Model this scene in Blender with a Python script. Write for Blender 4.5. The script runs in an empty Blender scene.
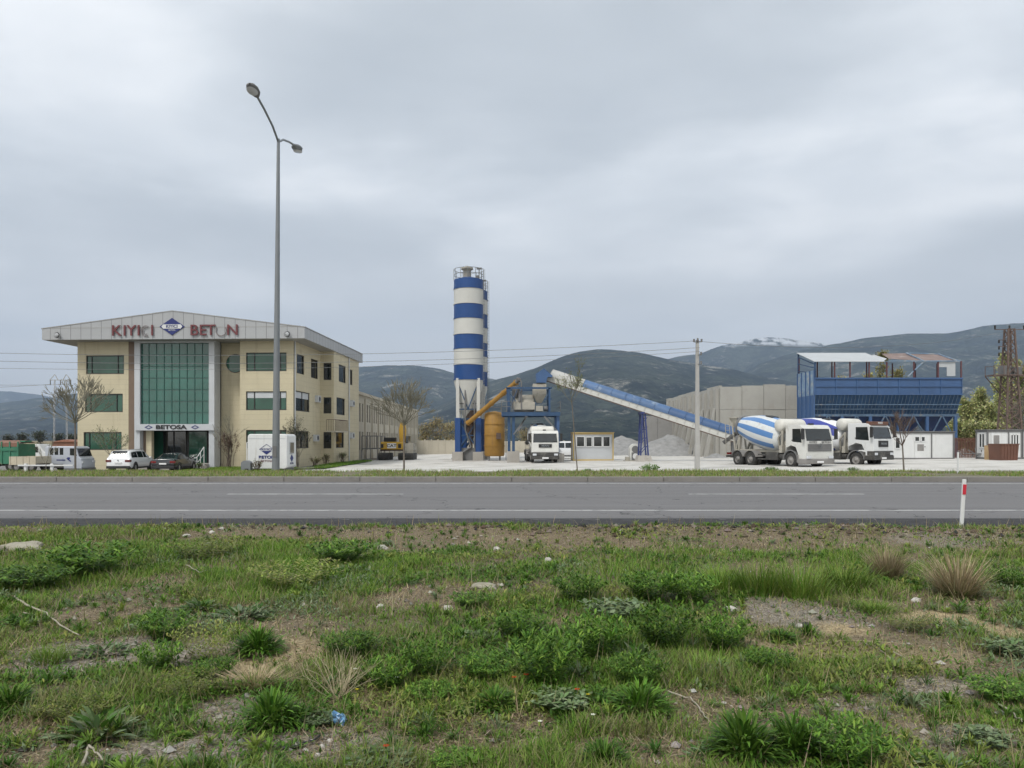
import bpy, math, random
import numpy as np
from mathutils import Vector, Matrix, Euler
R = math.radians
random.seed(7)
rng = np.random.default_rng(7)
SC = bpy.context.scene
COL = SC.collection
# ---------------------------------------------------------------- camera
F, HOR, EYE = 760.0, 440.0, 1.7
cam = bpy.data.cameras.new('camera')
cam.sensor_width = 36; cam.lens = F*36/1024
cam.shift_y = (HOR-384)/1024
cam.clip_start = 0.1; cam.clip_end = 60000
co = bpy.data.objects.new('camera', cam); COL.objects.link(co)
co.location = (0, 0, EYE); co.rotation_euler = (R(90), 0, 0)
SC.camera = co
# ---------------------------------------------------------------- light
SUN_EL, SUN_AZ = 52, 215     # azimuth clockwise from +Y, the sun stands behind the camera, to the left
w = bpy.data.worlds.new('World'); SC.world = w; w.use_nodes = True
nt = w.node_tree; nt.nodes.clear()
def N(t, ty, **kw):
    n = t.nodes.new(ty)
    for k, v in kw.items(): setattr(n, k, v)
    return n
out = N(nt, 'ShaderNodeOutputWorld'); bg = N(nt, 'ShaderNodeBackground'); bg.inputs[1].default_value = 0.133
sky = N(nt, 'ShaderNodeTexSky', sky_type='NISHITA'); sky.sun_disc = False
sky.sun_elevation = R(SUN_EL); sky.sun_rotation = R(SUN_AZ); sky.dust_density = 2.0
tc = N(nt, 'ShaderNodeTexCoord'); sep = N(nt, 'ShaderNodeSeparateXYZ'); nt.links.new(tc.outputs['Generated'], sep.inputs[0])
def M2(op, a, b, clamp=False):
    n = N(nt, 'ShaderNodeMath', operation=op); n.use_clamp = clamp
    for i, v in enumerate((a, b)):
        if isinstance(v, (int, float)): n.inputs[i].default_value = v
        elif v is not None: nt.links.new(v, n.inputs[i])
    return n.outputs[0]
zz_ = M2('ADD', M2('MAXIMUM', sep.outputs[2], 0.0), 0.16)
cx_ = M2('DIVIDE', sep.outputs[0], zz_); cy_ = M2('DIVIDE', sep.outputs[1], zz_)
cmb = N(nt, 'ShaderNodeCombineXYZ'); nt.links.new(cx_, cmb.inputs[0]); nt.links.new(cy_, cmb.inputs[1])
mp = N(nt, 'ShaderNodeMapping'); nt.links.new(cmb.outputs[0], mp.inputs[0])
mp.inputs['Location'].default_value = (3.1, 0.65, 0); mp.inputs['Scale'].default_value = (0.75, 0.9, 1)
def cloud(scale, detail, dist, lo, hi, rough=0.5):
    n = N(nt, 'ShaderNodeTexNoise'); n.inputs['Scale'].default_value = scale; n.inputs['Detail'].default_value = detail
    n.inputs['Roughness'].default_value = rough; n.inputs['Distortion'].default_value = dist
    nt.links.new(mp.outputs[0], n.inputs['Vector'])
    m = N(nt, 'ShaderNodeMapRange', interpolation_type='SMOOTHSTEP'); m.inputs[1].default_value = lo; m.inputs[2].default_value = hi
    nt.links.new(n.outputs[0], m.inputs[0]); return m.outputs[0]
c1 = cloud(0.9, 6, 0.25, 0.38, 0.62, 0.48); c2 = cloud(2.6, 6, 0.3, 0.3, 0.72, 0.5)
cf = M2('ADD', M2('MULTIPLY', c1, 0.7), M2('MULTIPLY', c2, 0.3))
ramp = N(nt, 'ShaderNodeValToRGB'); nt.links.new(cf, ramp.inputs[0])
CL = [(0.0, (3.55, 3.8, 4.0)), (0.4, (4.45, 4.68, 4.86)), (0.7, (5.7, 5.9, 6.05)), (1.0, (7.4, 7.45, 7.45))]
e = ramp.color_ramp.elements
e[0].position, e[0].color = CL[0][0], (*[c/10 for c in CL[0][1]], 1)
e[1].position, e[1].color = CL[3][0], (*[c/10 for c in CL[3][1]], 1)
for p_, c_ in CL[1:3]:
    q = e.new(p_); q.color = (*[c/10 for c in c_], 1)
sc10 = N(nt, 'ShaderNodeVectorMath', operation='SCALE'); sc10.inputs['Scale'].default_value = 10.0
nt.links.new(ramp.outputs[0], sc10.inputs[0])
# a paler, calmer band towards the horizon
hz = N(nt, 'ShaderNodeMapRange', interpolation_type='SMOOTHSTEP'); hz.inputs[1].default_value = 0.04; hz.inputs[2].default_value = 0.34
hz.inputs[3].default_value = 0.75; hz.inputs[4].default_value = 0.0; nt.links.new(sep.outputs[2], hz.inputs[0])
mxh = N(nt, 'ShaderNodeMix', data_type='RGBA'); nt.links.new(hz.outputs[0], mxh.inputs[0]); nt.links.new(sc10.outputs[0], mxh.inputs[6])
mxh.inputs[7].default_value = (8.0, 7.85, 7.5, 1)
mx = N(nt, 'ShaderNodeMix', data_type='RGBA'); mx.inputs[0].default_value = 0.975
nt.links.new(sky.outputs[0], mx.inputs[6]); nt.links.new(mxh.outputs[2], mx.inputs[7])
nt.links.new(mx.outputs[2], bg.inputs[0]); nt.links.new(bg.outputs[0], out.inputs[0])
sl = bpy.data.lights.new('sun', 'SUN'); sl.energy = 2.0; sl.angle = R(12); sl.color = (1, 0.96, 0.9)
so = bpy.data.objects.new('sun', sl); COL.objects.link(so)
az, el = R(SUN_AZ), R(SUN_EL)
sd = Vector((math.sin(az)*math.cos(el), math.cos(az)*math.cos(el), math.sin(el)))
so.rotation_euler = sd.to_track_quat('Z', 'Y').to_euler(); so.location = sd*50
vs = SC.view_settings; vs.view_transform = 'Standard'; vs.look = 'None'; vs.gamma = 1; vs.exposure = 0.36; vs.use_curve_mapping = False
cy = SC.cycles; cy.use_denoising = True; cy.max_bounces = 5; cy.diffuse_bounces = 2; cy.glossy_bounces = 2
cy.transmission_bounces = 3; cy.transparent_max_bounces = 6; cy.volume_bounces = 0; cy.use_adaptive_sampling = True; cy.adaptive_threshold = 0.02
# ---------------------------------------------------------------- helpers
def gx(px, d): return (px-512)/F*d
def gz(py, d): return EYE+(HOR-py)/F*d
def tag(o, label=None, cat=None, group=None, kind=None):
    for k, v in (('label', label), ('category', cat), ('group', group), ('kind', kind)):
        if v: o[k] = v
    return o
def thing(name, label, cat, loc=(0, 0, 0), rz=0, group=None):
    o = bpy.data.objects.new(name, None); COL.objects.link(o); o.empty_display_size = 0.2
    o.location = loc; o.rotation_euler = (0, 0, rz)
    return tag(o, label, cat, group)
class MB:
    def __init__(s): s.v = []; s.f = []; s.m = []; s.mats = []; s.cur = 0; s.sm = []; s.smooth = False
    def use(s, m):
        if m not in s.mats: s.mats.append(m)
        s.cur = s.mats.index(m); return s
    def add(s, vs, fs, smooth=None):
        b = len(s.v); s.v += [tuple(v) for v in vs]
        for f in fs: s.f.append(tuple(b+i for i in f)); s.m.append(s.cur); s.sm.append(s.smooth if smooth is None else smooth)
        return s
    def box(s, x0, x1, y0, y1, z0, z1):
        x0, x1 = sorted((x0, x1)); y0, y1 = sorted((y0, y1)); z0, z1 = sorted((z0, z1))
        return s.add([(x0,y0,z0),(x1,y0,z0),(x1,y1,z0),(x0,y1,z0),(x0,y0,z1),(x1,y0,z1),(x1,y1,z1),(x0,y1,z1)],
              [(0,3,2,1),(4,5,6,7),(0,1,5,4),(1,2,6,5),(2,3,7,6),(3,0,4,7)])
    def cbox(s, c, sz): return s.box(c[0]-sz[0]/2, c[0]+sz[0]/2, c[1]-sz[1]/2, c[1]+sz[1]/2, c[2]-sz[2]/2, c[2]+sz[2]/2)
    def quad(s, *p): return s.add(p, [tuple(range(len(p)))])
    def cyl(s, p0, p1, r0, r1=None, n=10, caps=True, smooth=True):
        p0 = Vector(p0); p1 = Vector(p1); r1 = r0 if r1 is None else r1
        d = (p1-p0)
        if d.length < 1e-6: return s
        d.normalize(); a = d.orthogonal().normalized(); b = d.cross(a)
        vs = []
        for p, r in ((p0, r0), (p1, r1)):
            for i in range(n):
                t = 2*math.pi*i/n; vs.append(p+(a*math.cos(t)+b*math.sin(t))*r)
        s.add(vs, [(i, (i+1) % n, n+(i+1) % n, n+i) for i in range(n)], smooth)
        if caps: s.add(vs, [tuple(range(n))[::-1], tuple(range(n, 2*n))], False)
        return s
    def bar(s, p0, p1, w_, h_=None):
        p0 = Vector(p0); p1 = Vector(p1); h_ = h_ or w_
        d = (p1-p0).normalized()
        up = Vector((0, 0, 1)) if abs(d.z) < 0.9 else Vector((0, 1, 0))
        a = d.cross(up).normalized()*w_/2; b = a.cross(d).normalized()*h_/2
        vs = [p+i*a+j*b for p in (p0, p1) for i, j in ((-1,-1),(1,-1),(1,1),(-1,1))]
        return s.add(vs, [(0,3,2,1),(4,5,6,7),(0,1,5,4),(1,2,6,5),(2,3,7,6),(3,0,4,7)])
    def tube(s, pts, r, n=6):
        for i in range(len(pts)-1): s.cyl(pts[i], pts[i+1], r, r, n, caps=False)
        return s
    def lathe(s, prof, n=24, axis='z', org=(0, 0, 0), a0=0, a1=2*math.pi, smooth=True):
        full = abs(a1-a0-2*math.pi) < 1e-6; m = n if full else n+1
        vs = []
        for (r, h) in prof:
            for i in range(m):
                t = a0+(a1-a0)*i/n; c, q = r*math.cos(t), r*math.sin(t)
                p = {'z': (c, q, h), 'x': (h, c, q), 'y': (c, h, q)}[axis]
                vs.append((p[0]+org[0], p[1]+org[1], p[2]+org[2]))
        fs = []
        for k in range(len(prof)-1):
            for i in range(n if full else n):
                j = (i+1) % m
                fs.append((k*m+i, k*m+j, (k+1)*m+j, (k+1)*m+i))
        return s.add(vs, fs, smooth)
    def prism(s, poly, y0, y1, plane='xz'):
        def P(a, b, c): return {'xz': (a, c, b), 'xy': (a, b, c), 'yz': (c, a, b)}[plane]
        n = len(poly)
        vs = [P(a, b, y0) for a, b in poly]+[P(a, b, y1) for a, b in poly]
        return s.add(vs, [tuple(range(n)), tuple(range(n, 2*n))[::-1]]+[(i, n+i, n+(i+1) % n, (i+1) % n) for i in range(n)])
    def build(s, name, mat=None, parent=None, bevel=0, fix=True):
        me = bpy.data.meshes.new(name); me.from_pydata(s.v, [], s.f)
        mats = s.mats if s.mats else [mat]
        for m in mats: me.materials.append(m)
        if s.mats: me.polygons.foreach_set('material_index', s.m)
        me.polygons.foreach_set('use_smooth', s.sm)
        me.update()
        if fix:
            import bmesh
            b = bmesh.new(); b.from_mesh(me); bmesh.ops.recalc_face_normals(b, faces=b.faces[:]); b.to_mesh(me); b.free()
        o = bpy.data.objects.new(name, me); COL.objects.link(o)
        if parent: o.parent = parent
        if bevel:
            md = o.modifiers.new('bevel', 'BEVEL'); md.width = bevel; md.segments = 2; md.limit_method = 'ANGLE'; md.angle_limit = R(50)
        return o
def np_mesh(name, V, Fq, mat, parent=None, col=None, smooth=False):
    """V (n,3), Fq (m,4 or 3) arrays; col (n,3) per vertex colour of the plant itself"""
    me = bpy.data.meshes.new(name); k = Fq.shape[1]
    me.vertices.add(len(V)); me.vertices.foreach_set('co', V.astype(np.float32).ravel())
    me.loops.add(Fq.size); me.loops.foreach_set('vertex_index', Fq.astype(np.int32).ravel())
    me.polygons.add(len(Fq)); me.polygons.foreach_set('loop_start', np.arange(0, Fq.size, k, dtype=np.int32))
    me.polygons.foreach_set('loop_total', np.full(len(Fq), k, dtype=np.int32))
    me.polygons.foreach_set('use_smooth', np.full(len(Fq), smooth))
    if col is not None:
        a = me.color_attributes.new('Col', 'FLOAT_COLOR', 'POINT')
        c4 = np.ones((len(V), 4), np.float32); c4[:, :3] = col; a.data.foreach_set('color', c4.ravel())
    me.materials.append(mat); me.update(calc_edges=True); me.validate()
    o = bpy.data.objects.new(name, me); COL.objects.link(o)
    if parent: o.parent = parent
    return o
def copy_tree(o, parent=None):
    c = o.copy(); COL.objects.link(c)
    if parent is not None: c.parent = parent
    for ch in list(o.children): copy_tree(ch, c)
    return c
# ---------------------------------------------------------------- materials
def mat(name, c, rough=0.7, metal=0, var=0.12, vs_=1.2, c2=None, stain=None, stain_s=0.6, stain_lo=0.55, bump=0.0, bs=30, spec=0.5, coat=0, streak=False, coord='Object'):
    m = bpy.data.materials.new(name); m.use_nodes = True; t = m.node_tree; b = t.nodes['Principled BSDF']
    b.inputs['Roughness'].default_value = rough; b.inputs['Metallic'].default_value = metal
    b.inputs['Specular IOR Level'].default_value = spec; b.inputs['Coat Weight'].default_value = coat
    tcn = N(t, 'ShaderNodeTexCoord'); vec = tcn.outputs[coord]
    n = N(t, 'ShaderNodeTexNoise'); n.inputs['Scale'].default_value = vs_; n.inputs['Detail'].default_value = 7; n.inputs['Roughness'].default_value = 0.62
    t.links.new(vec, n.inputs['Vector'])
    r = N(t, 'ShaderNodeMapRange'); r.inputs[1].default_value = 0.28; r.inputs[2].default_value = 0.72; t.links.new(n.outputs[0], r.inputs[0])
    x = N(t, 'ShaderNodeMix', data_type='RGBA'); t.links.new(r.outputs[0], x.inputs[0])
    lo = [v*(1-var) for v in c]; hi = c2 if c2 else [min(1, v*(1+var)) for v in c]
    x.inputs[6].default_value = (*lo, 1); x.inputs[7].default_value = (*hi, 1)
    res = x.outputs[2]
    if stain:
        n2 = N(t, 'ShaderNodeTexNoise'); n2.inputs['Scale'].default_value = stain_s; n2.inputs['Detail'].default_value = 8; n2.inputs['Roughness'].default_value = 0.7
        if streak:
            mpn = N(t, 'ShaderNodeMapping'); mpn.inputs['Scale'].default_value = (3, 3, 0.25); t.links.new(vec, mpn.inputs[0]); t.links.new(mpn.outputs[0], n2.inputs['Vector'])
        else: t.links.new(vec, n2.inputs['Vector'])
        r2 = N(t, 'ShaderNodeMapRange'); r2.inputs[1].default_value = stain_lo; r2.inputs[2].default_value = stain_lo+0.16; t.links.new(n2.outputs[0], r2.inputs[0])
        x2 = N(t, 'ShaderNodeMix', data_type='RGBA'); t.links.new(r2.outputs[0], x2.inputs[0]); t.links.new(res, x2.inputs[6]); x2.inputs[7].default_value = (*stain, 1)
        res = x2.outputs[2]
    t.links.new(res, b.inputs['Base Color'])
    if bump:
        n3 = N(t, 'ShaderNodeTexNoise'); n3.inputs['Scale'].default_value = bs; n3.inputs['Detail'].default_value = 6; t.links.new(vec, n3.inputs['Vector'])
        bp = N(t, 'ShaderNodeBump'); bp.inputs['Strength'].default_value = bump; bp.inputs['Distance'].default_value = 0.02
        t.links.new(n3.outputs[0], bp.inputs['Height']); t.links.new(bp.outputs[0], b.inputs['Normal'])
    m['col'] = 1
    return m
def leafmat(name, c1=None, c2=None, rough=0.55, trans=0.25, vary=0.25, sc=3.0):
    """plant material: colour of the plant from its vertex attribute (c1 None) or two mixed tints, some light through the leaf"""
    m = bpy.data.materials.new(name); m.use_nodes = True; t = m.node_tree; b = t.nodes['Principled BSDF']; o = t.nodes['Material Output']
    b.inputs['Roughness'].default_value = rough; b.inputs['Specular IOR Level'].default_value = 0.15
    if c1 is None:
        a = N(t, 'ShaderNodeAttribute'); a.attribute_name = 'Col'; res = a.outputs['Color']
    else:
        tcn = N(t, 'ShaderNodeTexCoord'); n = N(t, 'ShaderNodeTexNoise'); n.inputs['Scale'].default_value = sc; n.inputs['Detail'].default_value = 4
        t.links.new(tcn.outputs['Object'], n.inputs['Vector'])
        r = N(t, 'ShaderNodeMapRange'); r.inputs[1].default_value = 0.35; r.inputs[2].default_value = 0.65; t.links.new(n.outputs[0], r.inputs[0])
        x = N(t, 'ShaderNodeMix', data_type='RGBA'); t.links.new(r.outputs[0], x.inputs[0]); x.inputs[6].default_value = (*c1, 1); x.inputs[7].default_value = (*c2, 1)
        res = x.outputs[2]
    oi = N(t, 'ShaderNodeObjectInfo'); hs = N(t, 'ShaderNodeHueSaturation')
    mr = N(t, 'ShaderNodeMapRange'); mr.inputs[3].default_value = 1-vary; mr.inputs[4].default_value = 1+vary; t.links.new(oi.outputs['Random'], mr.inputs[0]); t.links.new(mr.outputs[0], hs.inputs['Value'])
    t.links.new(res, hs.inputs['Color']); res = hs.outputs[0]
    t.links.new(res, b.inputs['Base Color'])
    tr = N(t, 'ShaderNodeBsdfTranslucent'); t.links.new(res, tr.inputs[0]); mxs = N(t, 'ShaderNodeMixShader'); mxs.inputs[0].default_value = trans
    t.links.new(b.outputs[0], mxs.inputs[1]); t.links.new(tr.outputs[0], mxs.inputs[2]); t.links.new(mxs.outputs[0], o.inputs[0])
    return m
def stripes(m, expr_axis, period, width, dark, coord='Object', off=0.0):
    """thin joints every PERIOD metres along one axis, in the cladding itself"""
    t = m.node_tree; b = t.nodes['Principled BSDF']; l = b.inputs['Base Color'].links[0]; src = l.from_socket
    tcn = N(t, 'ShaderNodeTexCoord'); s_ = N(t, 'ShaderNodeSeparateXYZ'); t.links.new(tcn.outputs[coord], s_.inputs[0])
    a = N(t, 'ShaderNodeMath', operation='ADD'); a.inputs[1].default_value = off+1000*period; t.links.new(s_.outputs[expr_axis], a.inputs[0])
    q = N(t, 'ShaderNodeMath', operation='DIVIDE'); q.inputs[1].default_value = period; t.links.new(a.outputs[0], q.inputs[0])
    fr = N(t, 'ShaderNodeMath', operation='FRACT'); t.links.new(q.outputs[0], fr.inputs[0])
    lt = N(t, 'ShaderNodeMath', operation='LESS_THAN'); lt.inputs[1].default_value = width/period; t.links.new(fr.outputs[0], lt.inputs[0])
    x = N(t, 'ShaderNodeMix', data_type='RGBA'); x.blend_type = 'MULTIPLY'; t.links.new(lt.outputs[0], x.inputs[0]); t.links.new(src, x.inputs[6]); x.inputs[7].default_value = (dark, dark, dark, 1)
    t.links.new(x.outputs[2], b.inputs['Base Color'])
    return m
M = {}
M['cream'] = stripes(mat('cream_cladding', (0.52,0.465,0.325), 0.7, var=0.07, vs_=0.5, stain=(0.42,0.365,0.25), stain_lo=0.55, streak=True), 2, 0.42, 0.03, 0.86)
M['fascia'] = stripes(mat('fascia_panel', (0.36,0.37,0.38), 0.45, var=0.05, vs_=0.4, stain=(0.28,0.29,0.30), stain_lo=0.6), 0, 0.85, 0.045, 0.45)
M['fascia_side'] = stripes(mat('fascia_side_panel', (0.36,0.37,0.38), 0.45, var=0.05, vs_=0.4), 1, 0.85, 0.045, 0.45)
M['soffit'] = mat('soffit', (0.30,0.29,0.27), 0.7)
M['roofm'] = mat('roof_metal', (0.33,0.34,0.35), 0.5)
M['brown'] = mat('brown_cladding', (0.17,0.12,0.085), 0.6)
M['colw'] = mat('column_panel', (0.48,0.50,0.52), 0.45, var=0.05)
M['greenglass'] = mat('green_glass', (0.014,0.105,0.08), 0.06, var=0.35, vs_=0.35, spec=0.8)
M['officeglass'] = mat('office_glass', (0.018,0.078,0.05), 0.06, var=0.4, vs_=0.5, spec=0.6)
M['darkglass'] = mat('dark_glass', (0.012,0.016,0.017), 0.06, var=0.3, vs_=0.5, spec=0.8)
M['frame'] = mat('dark_frame', (0.025,0.024,0.022), 0.5)
M['mull'] = mat('mullion_green', (0.02,0.085,0.068), 0.5)
M['red'] = mat('letter_red', (0.14,0.035,0.04), 0.5)
M['letterside'] = mat('letter_outline', (0.20,0.17,0.17), 0.5)
M['navy'] = mat('navy', (0.015,0.025,0.14), 0.5)
M['white'] = mat('white_paint', (0.63,0.64,0.635), 0.45, var=0.05, stain=(0.50,0.49,0.46), stain_s=0.9, stain_lo=0.58, streak=True)
M['whitedirty'] = mat('dusty_white_paint', (0.58,0.58,0.55), 0.55, var=0.08, stain=(0.36,0.34,0.29), stain_s=1.4, stain_lo=0.56)
M['dusty'] = mat('cement_dusted_metal', (0.36,0.34,0.29), 0.85, var=0.2, stain=(0.2,0.19,0.165), stain_s=1.5, bump=0.3)
M['conc'] = mat('concrete', (0.36,0.34,0.31), 0.9, var=0.12, vs_=0.6, stain=(0.25,0.235,0.21), stain_s=0.7, bump=0.3)
M['black'] = mat('black_plastic', (0.02,0.02,0.021), 0.6)
M['rubber'] = mat('rubber', (0.03,0.029,0.028), 0.85, var=0.2, vs_=4, stain=(0.10,0.095,0.085), stain_s=3, stain_lo=0.58)
M['rim'] = mat('dusty_rim', (0.22,0.21,0.20), 0.6, var=0.2)
M['alloy'] = mat('alloy_rim', (0.45,0.46,0.47), 0.35, metal=0.7)
M['chassis'] = mat('chassis', (0.055,0.053,0.05), 0.8, var=0.3, vs_=2, stain=(0.16,0.15,0.13), stain_s=2)
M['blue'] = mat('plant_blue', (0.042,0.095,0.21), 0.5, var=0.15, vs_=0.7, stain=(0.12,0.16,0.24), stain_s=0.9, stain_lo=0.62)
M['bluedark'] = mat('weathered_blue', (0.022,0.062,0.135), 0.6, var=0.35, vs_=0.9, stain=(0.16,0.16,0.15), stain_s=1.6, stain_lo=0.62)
M['blueworn'] = mat('worn_blue', (0.16,0.24,0.34), 0.6, var=0.3, vs_=1.2, stain=(0.36,0.37,0.36), stain_s=1.6, stain_lo=0.5)
M['silowhite'] = mat('silo_white', (0.50,0.50,0.47), 0.55, var=0.05, vs_=0.5, stain=(0.40,0.39,0.35), stain_s=0.7, stain_lo=0.6, streak=True)
M['siloblue'] = mat('silo_blue', (0.008,0.052,0.19), 0.45, var=0.1, vs_=0.6, stain=(0.02,0.07,0.20), stain_s=0.8, streak=True)
M['ochre'] = mat('ochre_paint', (0.32,0.175,0.035), 0.6, var=0.15, vs_=1, stain=(0.22,0.13,0.05), stain_s=1.4, streak=True)
M['galv'] = mat('galvanised_steel', (0.20,0.215,0.225), 0.45, metal=0.35, var=0.08)
M['pole_conc'] = mat('pole_concrete', (0.36,0.355,0.34), 0.85, var=0.1, vs_=1.5, bump=0.2)
M['rust'] = mat('rusty_steel', (0.115,0.08,0.065), 0.8, var=0.3, vs_=3)
M['rustbrown'] = mat('brown_paint', (0.13,0.06,0.04), 0.7, var=0.2)
M['bark'] = mat('bark', (0.15,0.13,0.11), 0.9, var=0.25, vs_=6, bump=0.5)
M['twig'] = mat('twig_bark', (0.20,0.19,0.145), 0.9, var=0.2, vs_=3)
M['dryplant'] = mat('dry_stem', (0.42,0.36,0.23), 0.8, var=0.2, vs_=5)
M['beige'] = mat('beige_render', (0.42,0.385,0.31), 0.85, var=0.12, vs_=0.3, stain=(0.32,0.29,0.235), stain_s=0.3, streak=True)
M['yellow'] = mat('machine_yellow', (0.50,0.30,0.03), 0.5, var=0.1, stain=(0.25,0.18,0.09), stain_s=2)
M['cabinyellow'] = mat('cabin_yellow', (0.50,0.37,0.15), 0.6, var=0.08)
M['silver'] = mat('silver_paint', (0.46,0.49,0.54), 0.35, metal=0.2, var=0.04)
M['carwhite'] = mat('car_white', (0.78,0.79,0.80), 0.22, var=0.02, coat=0.6)
M['carblack'] = mat('car_black', (0.016,0.018,0.022), 0.2, var=0.05, coat=0.8)
M['redlight'] = mat('red_lamp', (0.16,0.012,0.012), 0.2)
M['clearlight'] = mat('lamp_glass', (0.55,0.57,0.6), 0.12)
M['plate'] = mat('plate_white', (0.75,0.75,0.75), 0.5, var=0.02)
M['green'] = mat('truck_green', (0.035,0.17,0.10), 0.6, var=0.2, stain=(0.18,0.12,0.07), stain_s=1.5)
M['tarp'] = mat('rust_red_tarp', (0.22,0.12,0.085), 0.85, var=0.2)
M['lightroof'] = mat('pale_roof_sheet', (0.42,0.44,0.45), 0.5, var=0.05, vs_=0.6)
M['stone'] = mat('pale_stone', (0.30,0.28,0.22), 0.9, var=0.2, vs_=6, bump=0.6, bs=12)
M['stonewhite'] = mat('white_stone', (0.48,0.46,0.42), 0.9, var=0.1, vs_=6, bump=0.5, bs=12)
M['wire'] = mat('cable', (0.16,0.165,0.17), 0.6)
M['galvdark'] = mat('weathered_steel', (0.15,0.15,0.15), 0.7, var=0.2)
M['tile'] = mat('roof_tile', (0.26,0.12,0.08), 0.85, var=0.2)
# ---------------------------------------------------------------- land form
def sstep(a, b, x):
    t = np.clip((x-a)/(b-a), 0, 1); return t*t*(3-2*t)
def nz(x, y, s, seed=0):
    """smooth value noise, vectorised"""
    x = np.asarray(x, float)*s+seed*17.13; y = np.asarray(y, float)*s+seed*5.71
    xi = np.floor(x); yi = np.floor(y); fx = x-xi; fy = y-yi; fx = fx*fx*(3-2*fx); fy = fy*fy*(3-2*fy)
    def h(a, b):
        q = np.sin(a*127.1+b*311.7+seed*74.7)*43758.5453; return q-np.floor(q)
    return (h(xi, yi)*(1-fx)+h(xi+1, yi)*fx)*(1-fy)+(h(xi, yi+1)*(1-fx)+h(xi+1, yi+1)*fx)*fy
def fbm(x, y, s, o=4, seed=0):
    a = 0; amp = 0.5
    for k in range(o): a = a+amp*nz(x, y, s*2**k, seed+k); amp *= 0.5
    return a/(1-0.5**o)
def yard_z(x, y): return np.clip(-0.36+0.0115*np.asarray(x, float), -1.0, 0.1)
def land_z(x, y):
    x = np.asarray(x, float); y = np.asarray(y, float)
    field = 0.10*(fbm(x, y, 0.35, 3, 1)-0.5)+0.05*(fbm(x, y, 1.7, 3, 5)-0.5)
    berm = 0.10*np.exp(-((y-13.9)/0.75)**2)*(0.35+fbm(x, y, 1.1, 3, 9))
    near = field+berm
    a = sstep(14.3, 15.0, y)
    z = near*(1-a)+(-0.03)*a
    yz = yard_z(x, y)-0.06
    b = sstep(36.0, 42.0, y); z = z*(1-b)+yz*b
    far = sstep(150, 400, y); z = z*(1-far)+(-0.8)*far
    return z
# ---------------------------------------------------------------- ground, road, verge, yard
def axis(pts):
    r = []
    for a, b, s in pts: r += list(np.arange(a, b, s))
    return np.array(r+[pts[-1][1]])
gxs = axis([(-15000,-3000,1500),(-3000,-400,260),(-400,-60,20),(-60,-16,2),(-16,16,0.11),(16,60,2),(60,400,20),(400,3000,260),(3000,15000,1500)])
gys = axis([(-300,-10,29),(-10,2,1.0),(2,15.6,0.11),(15.6,60,1.2),(60,160,10),(160,800,40),(800,15000,710)])
GX, GY = np.meshgrid(gxs, gys); GZ = land_z(GX, GY)
nxx, nyy = len(gxs), len(gys)
idx = np.arange(nxx*nyy).reshape(nyy, nxx)
Fg = np.stack([idx[:-1,:-1], idx[:-1,1:], idx[1:,1:], idx[1:,:-1]], -1).reshape(-1, 4)
# bare and dry patches of the field, as (px, py, half width px, half depth px, strength, kind); kind 0 gravel, 1 straw, 2 reddish dry
BARE = [(125,655,105,20,1,0),(60,690,60,12,.8,0),(235,712,60,16,.9,0),(185,745,110,14,.9,0),(60,755,50,14,.6,2),(265,655,55,18,.8,1),(430,600,60,14,.8,2),(480,590,90,10,.6,2),
        (120,608,60,14,.7,2),(800,612,66,16,.75,0),(840,627,34,7,1,1),(945,618,42,8,1,1),(1005,628,40,8,1,1),(825,650,70,12,.7,1),(940,690,75,14,1,0),(880,705,60,12,.6,0),(1000,700,50,14,.5,1),
        (500,730,60,22,.75,2),(640,755,70,18,.8,2),(330,745,70,16,.8,0),(370,700,50,14,.6,1),(440,735,60,22,.6,2),(600,715,30,12,.5,2),(900,655,80,12,.5,1),(970,745,70,18,.8,0),(700,705,40,14,.5,2),(30,735,60,20,.6,2),(700,543,420,9,.65,2),
        (400,536,160,5,.7,2),(870,533,330,4,.7,2),(560,541,90,7,.9,2),(960,540,80,5,.6,0),(730,625,60,8,.5,2)]
BW = []
for (px, py, wx, wy, s, k) in BARE:
    d = EYE*F/(py-HOR); d1 = EYE*F/(py-wy-HOR); d2 = EYE*F/(py+wy-HOR)
    BW.append((gx(px, d), d, wx/F*d, (d1-d2)/2, s, k))
def bareness(x, y):
    b = np.zeros_like(np.asarray(x, float)); kinds = np.zeros(b.shape+(3,))
    wob = (fbm(x, y, 1.6, 3, 21)-0.5)*1.5
    for (X, Y, a, c, s, k) in BW:
        q = ((x-X)/a)**2+((y-Y)/c)**2
        v = s*sstep(1.6, 0.35, q+wob*1.1)
        kinds[..., k] = np.maximum(kinds[..., k], v); b = np.maximum(b, v)
    g = fbm(x, y, 0.8, 4, 33)
    b2 = sstep(0.54, 0.70, g)*0.75
    kinds[..., 2] = np.maximum(kinds[..., 2], b2*0.8)
    return np.maximum(b, b2), kinds
Bv, Kv = bareness(GX.ravel(), GY.ravel())
gcol = np.zeros((GX.size, 3)); gcol[:, 0] = Kv[:, 0]; gcol[:, 1] = Kv[:, 1]; gcol[:, 2] = Kv[:, 2]
gm = bpy.data.materials.new('field_soil'); gm.use_nodes = True; t = gm.node_tree; b = t.nodes['Principled BSDF']; b.inputs['Roughness'].default_value = 0.95; b.inputs['Specular IOR Level'].default_value = 0.15
def L(t, a, b_): t.links.new(a, b_)
def noise(t, vec, s, d=6, rough=0.6, lo=0.35, hi=0.65):
    n = N(t, 'ShaderNodeTexNoise'); n.inputs['Scale'].default_value = s; n.inputs['Detail'].default_value = d; n.inputs['Roughness'].default_value = rough
    L(t, vec, n.inputs['Vector']); m = N(t, 'ShaderNodeMapRange'); m.inputs[1].default_value = lo; m.inputs[2].default_value = hi; L(t, n.outputs[0], m.inputs[0]); return m.outputs[0]
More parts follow.
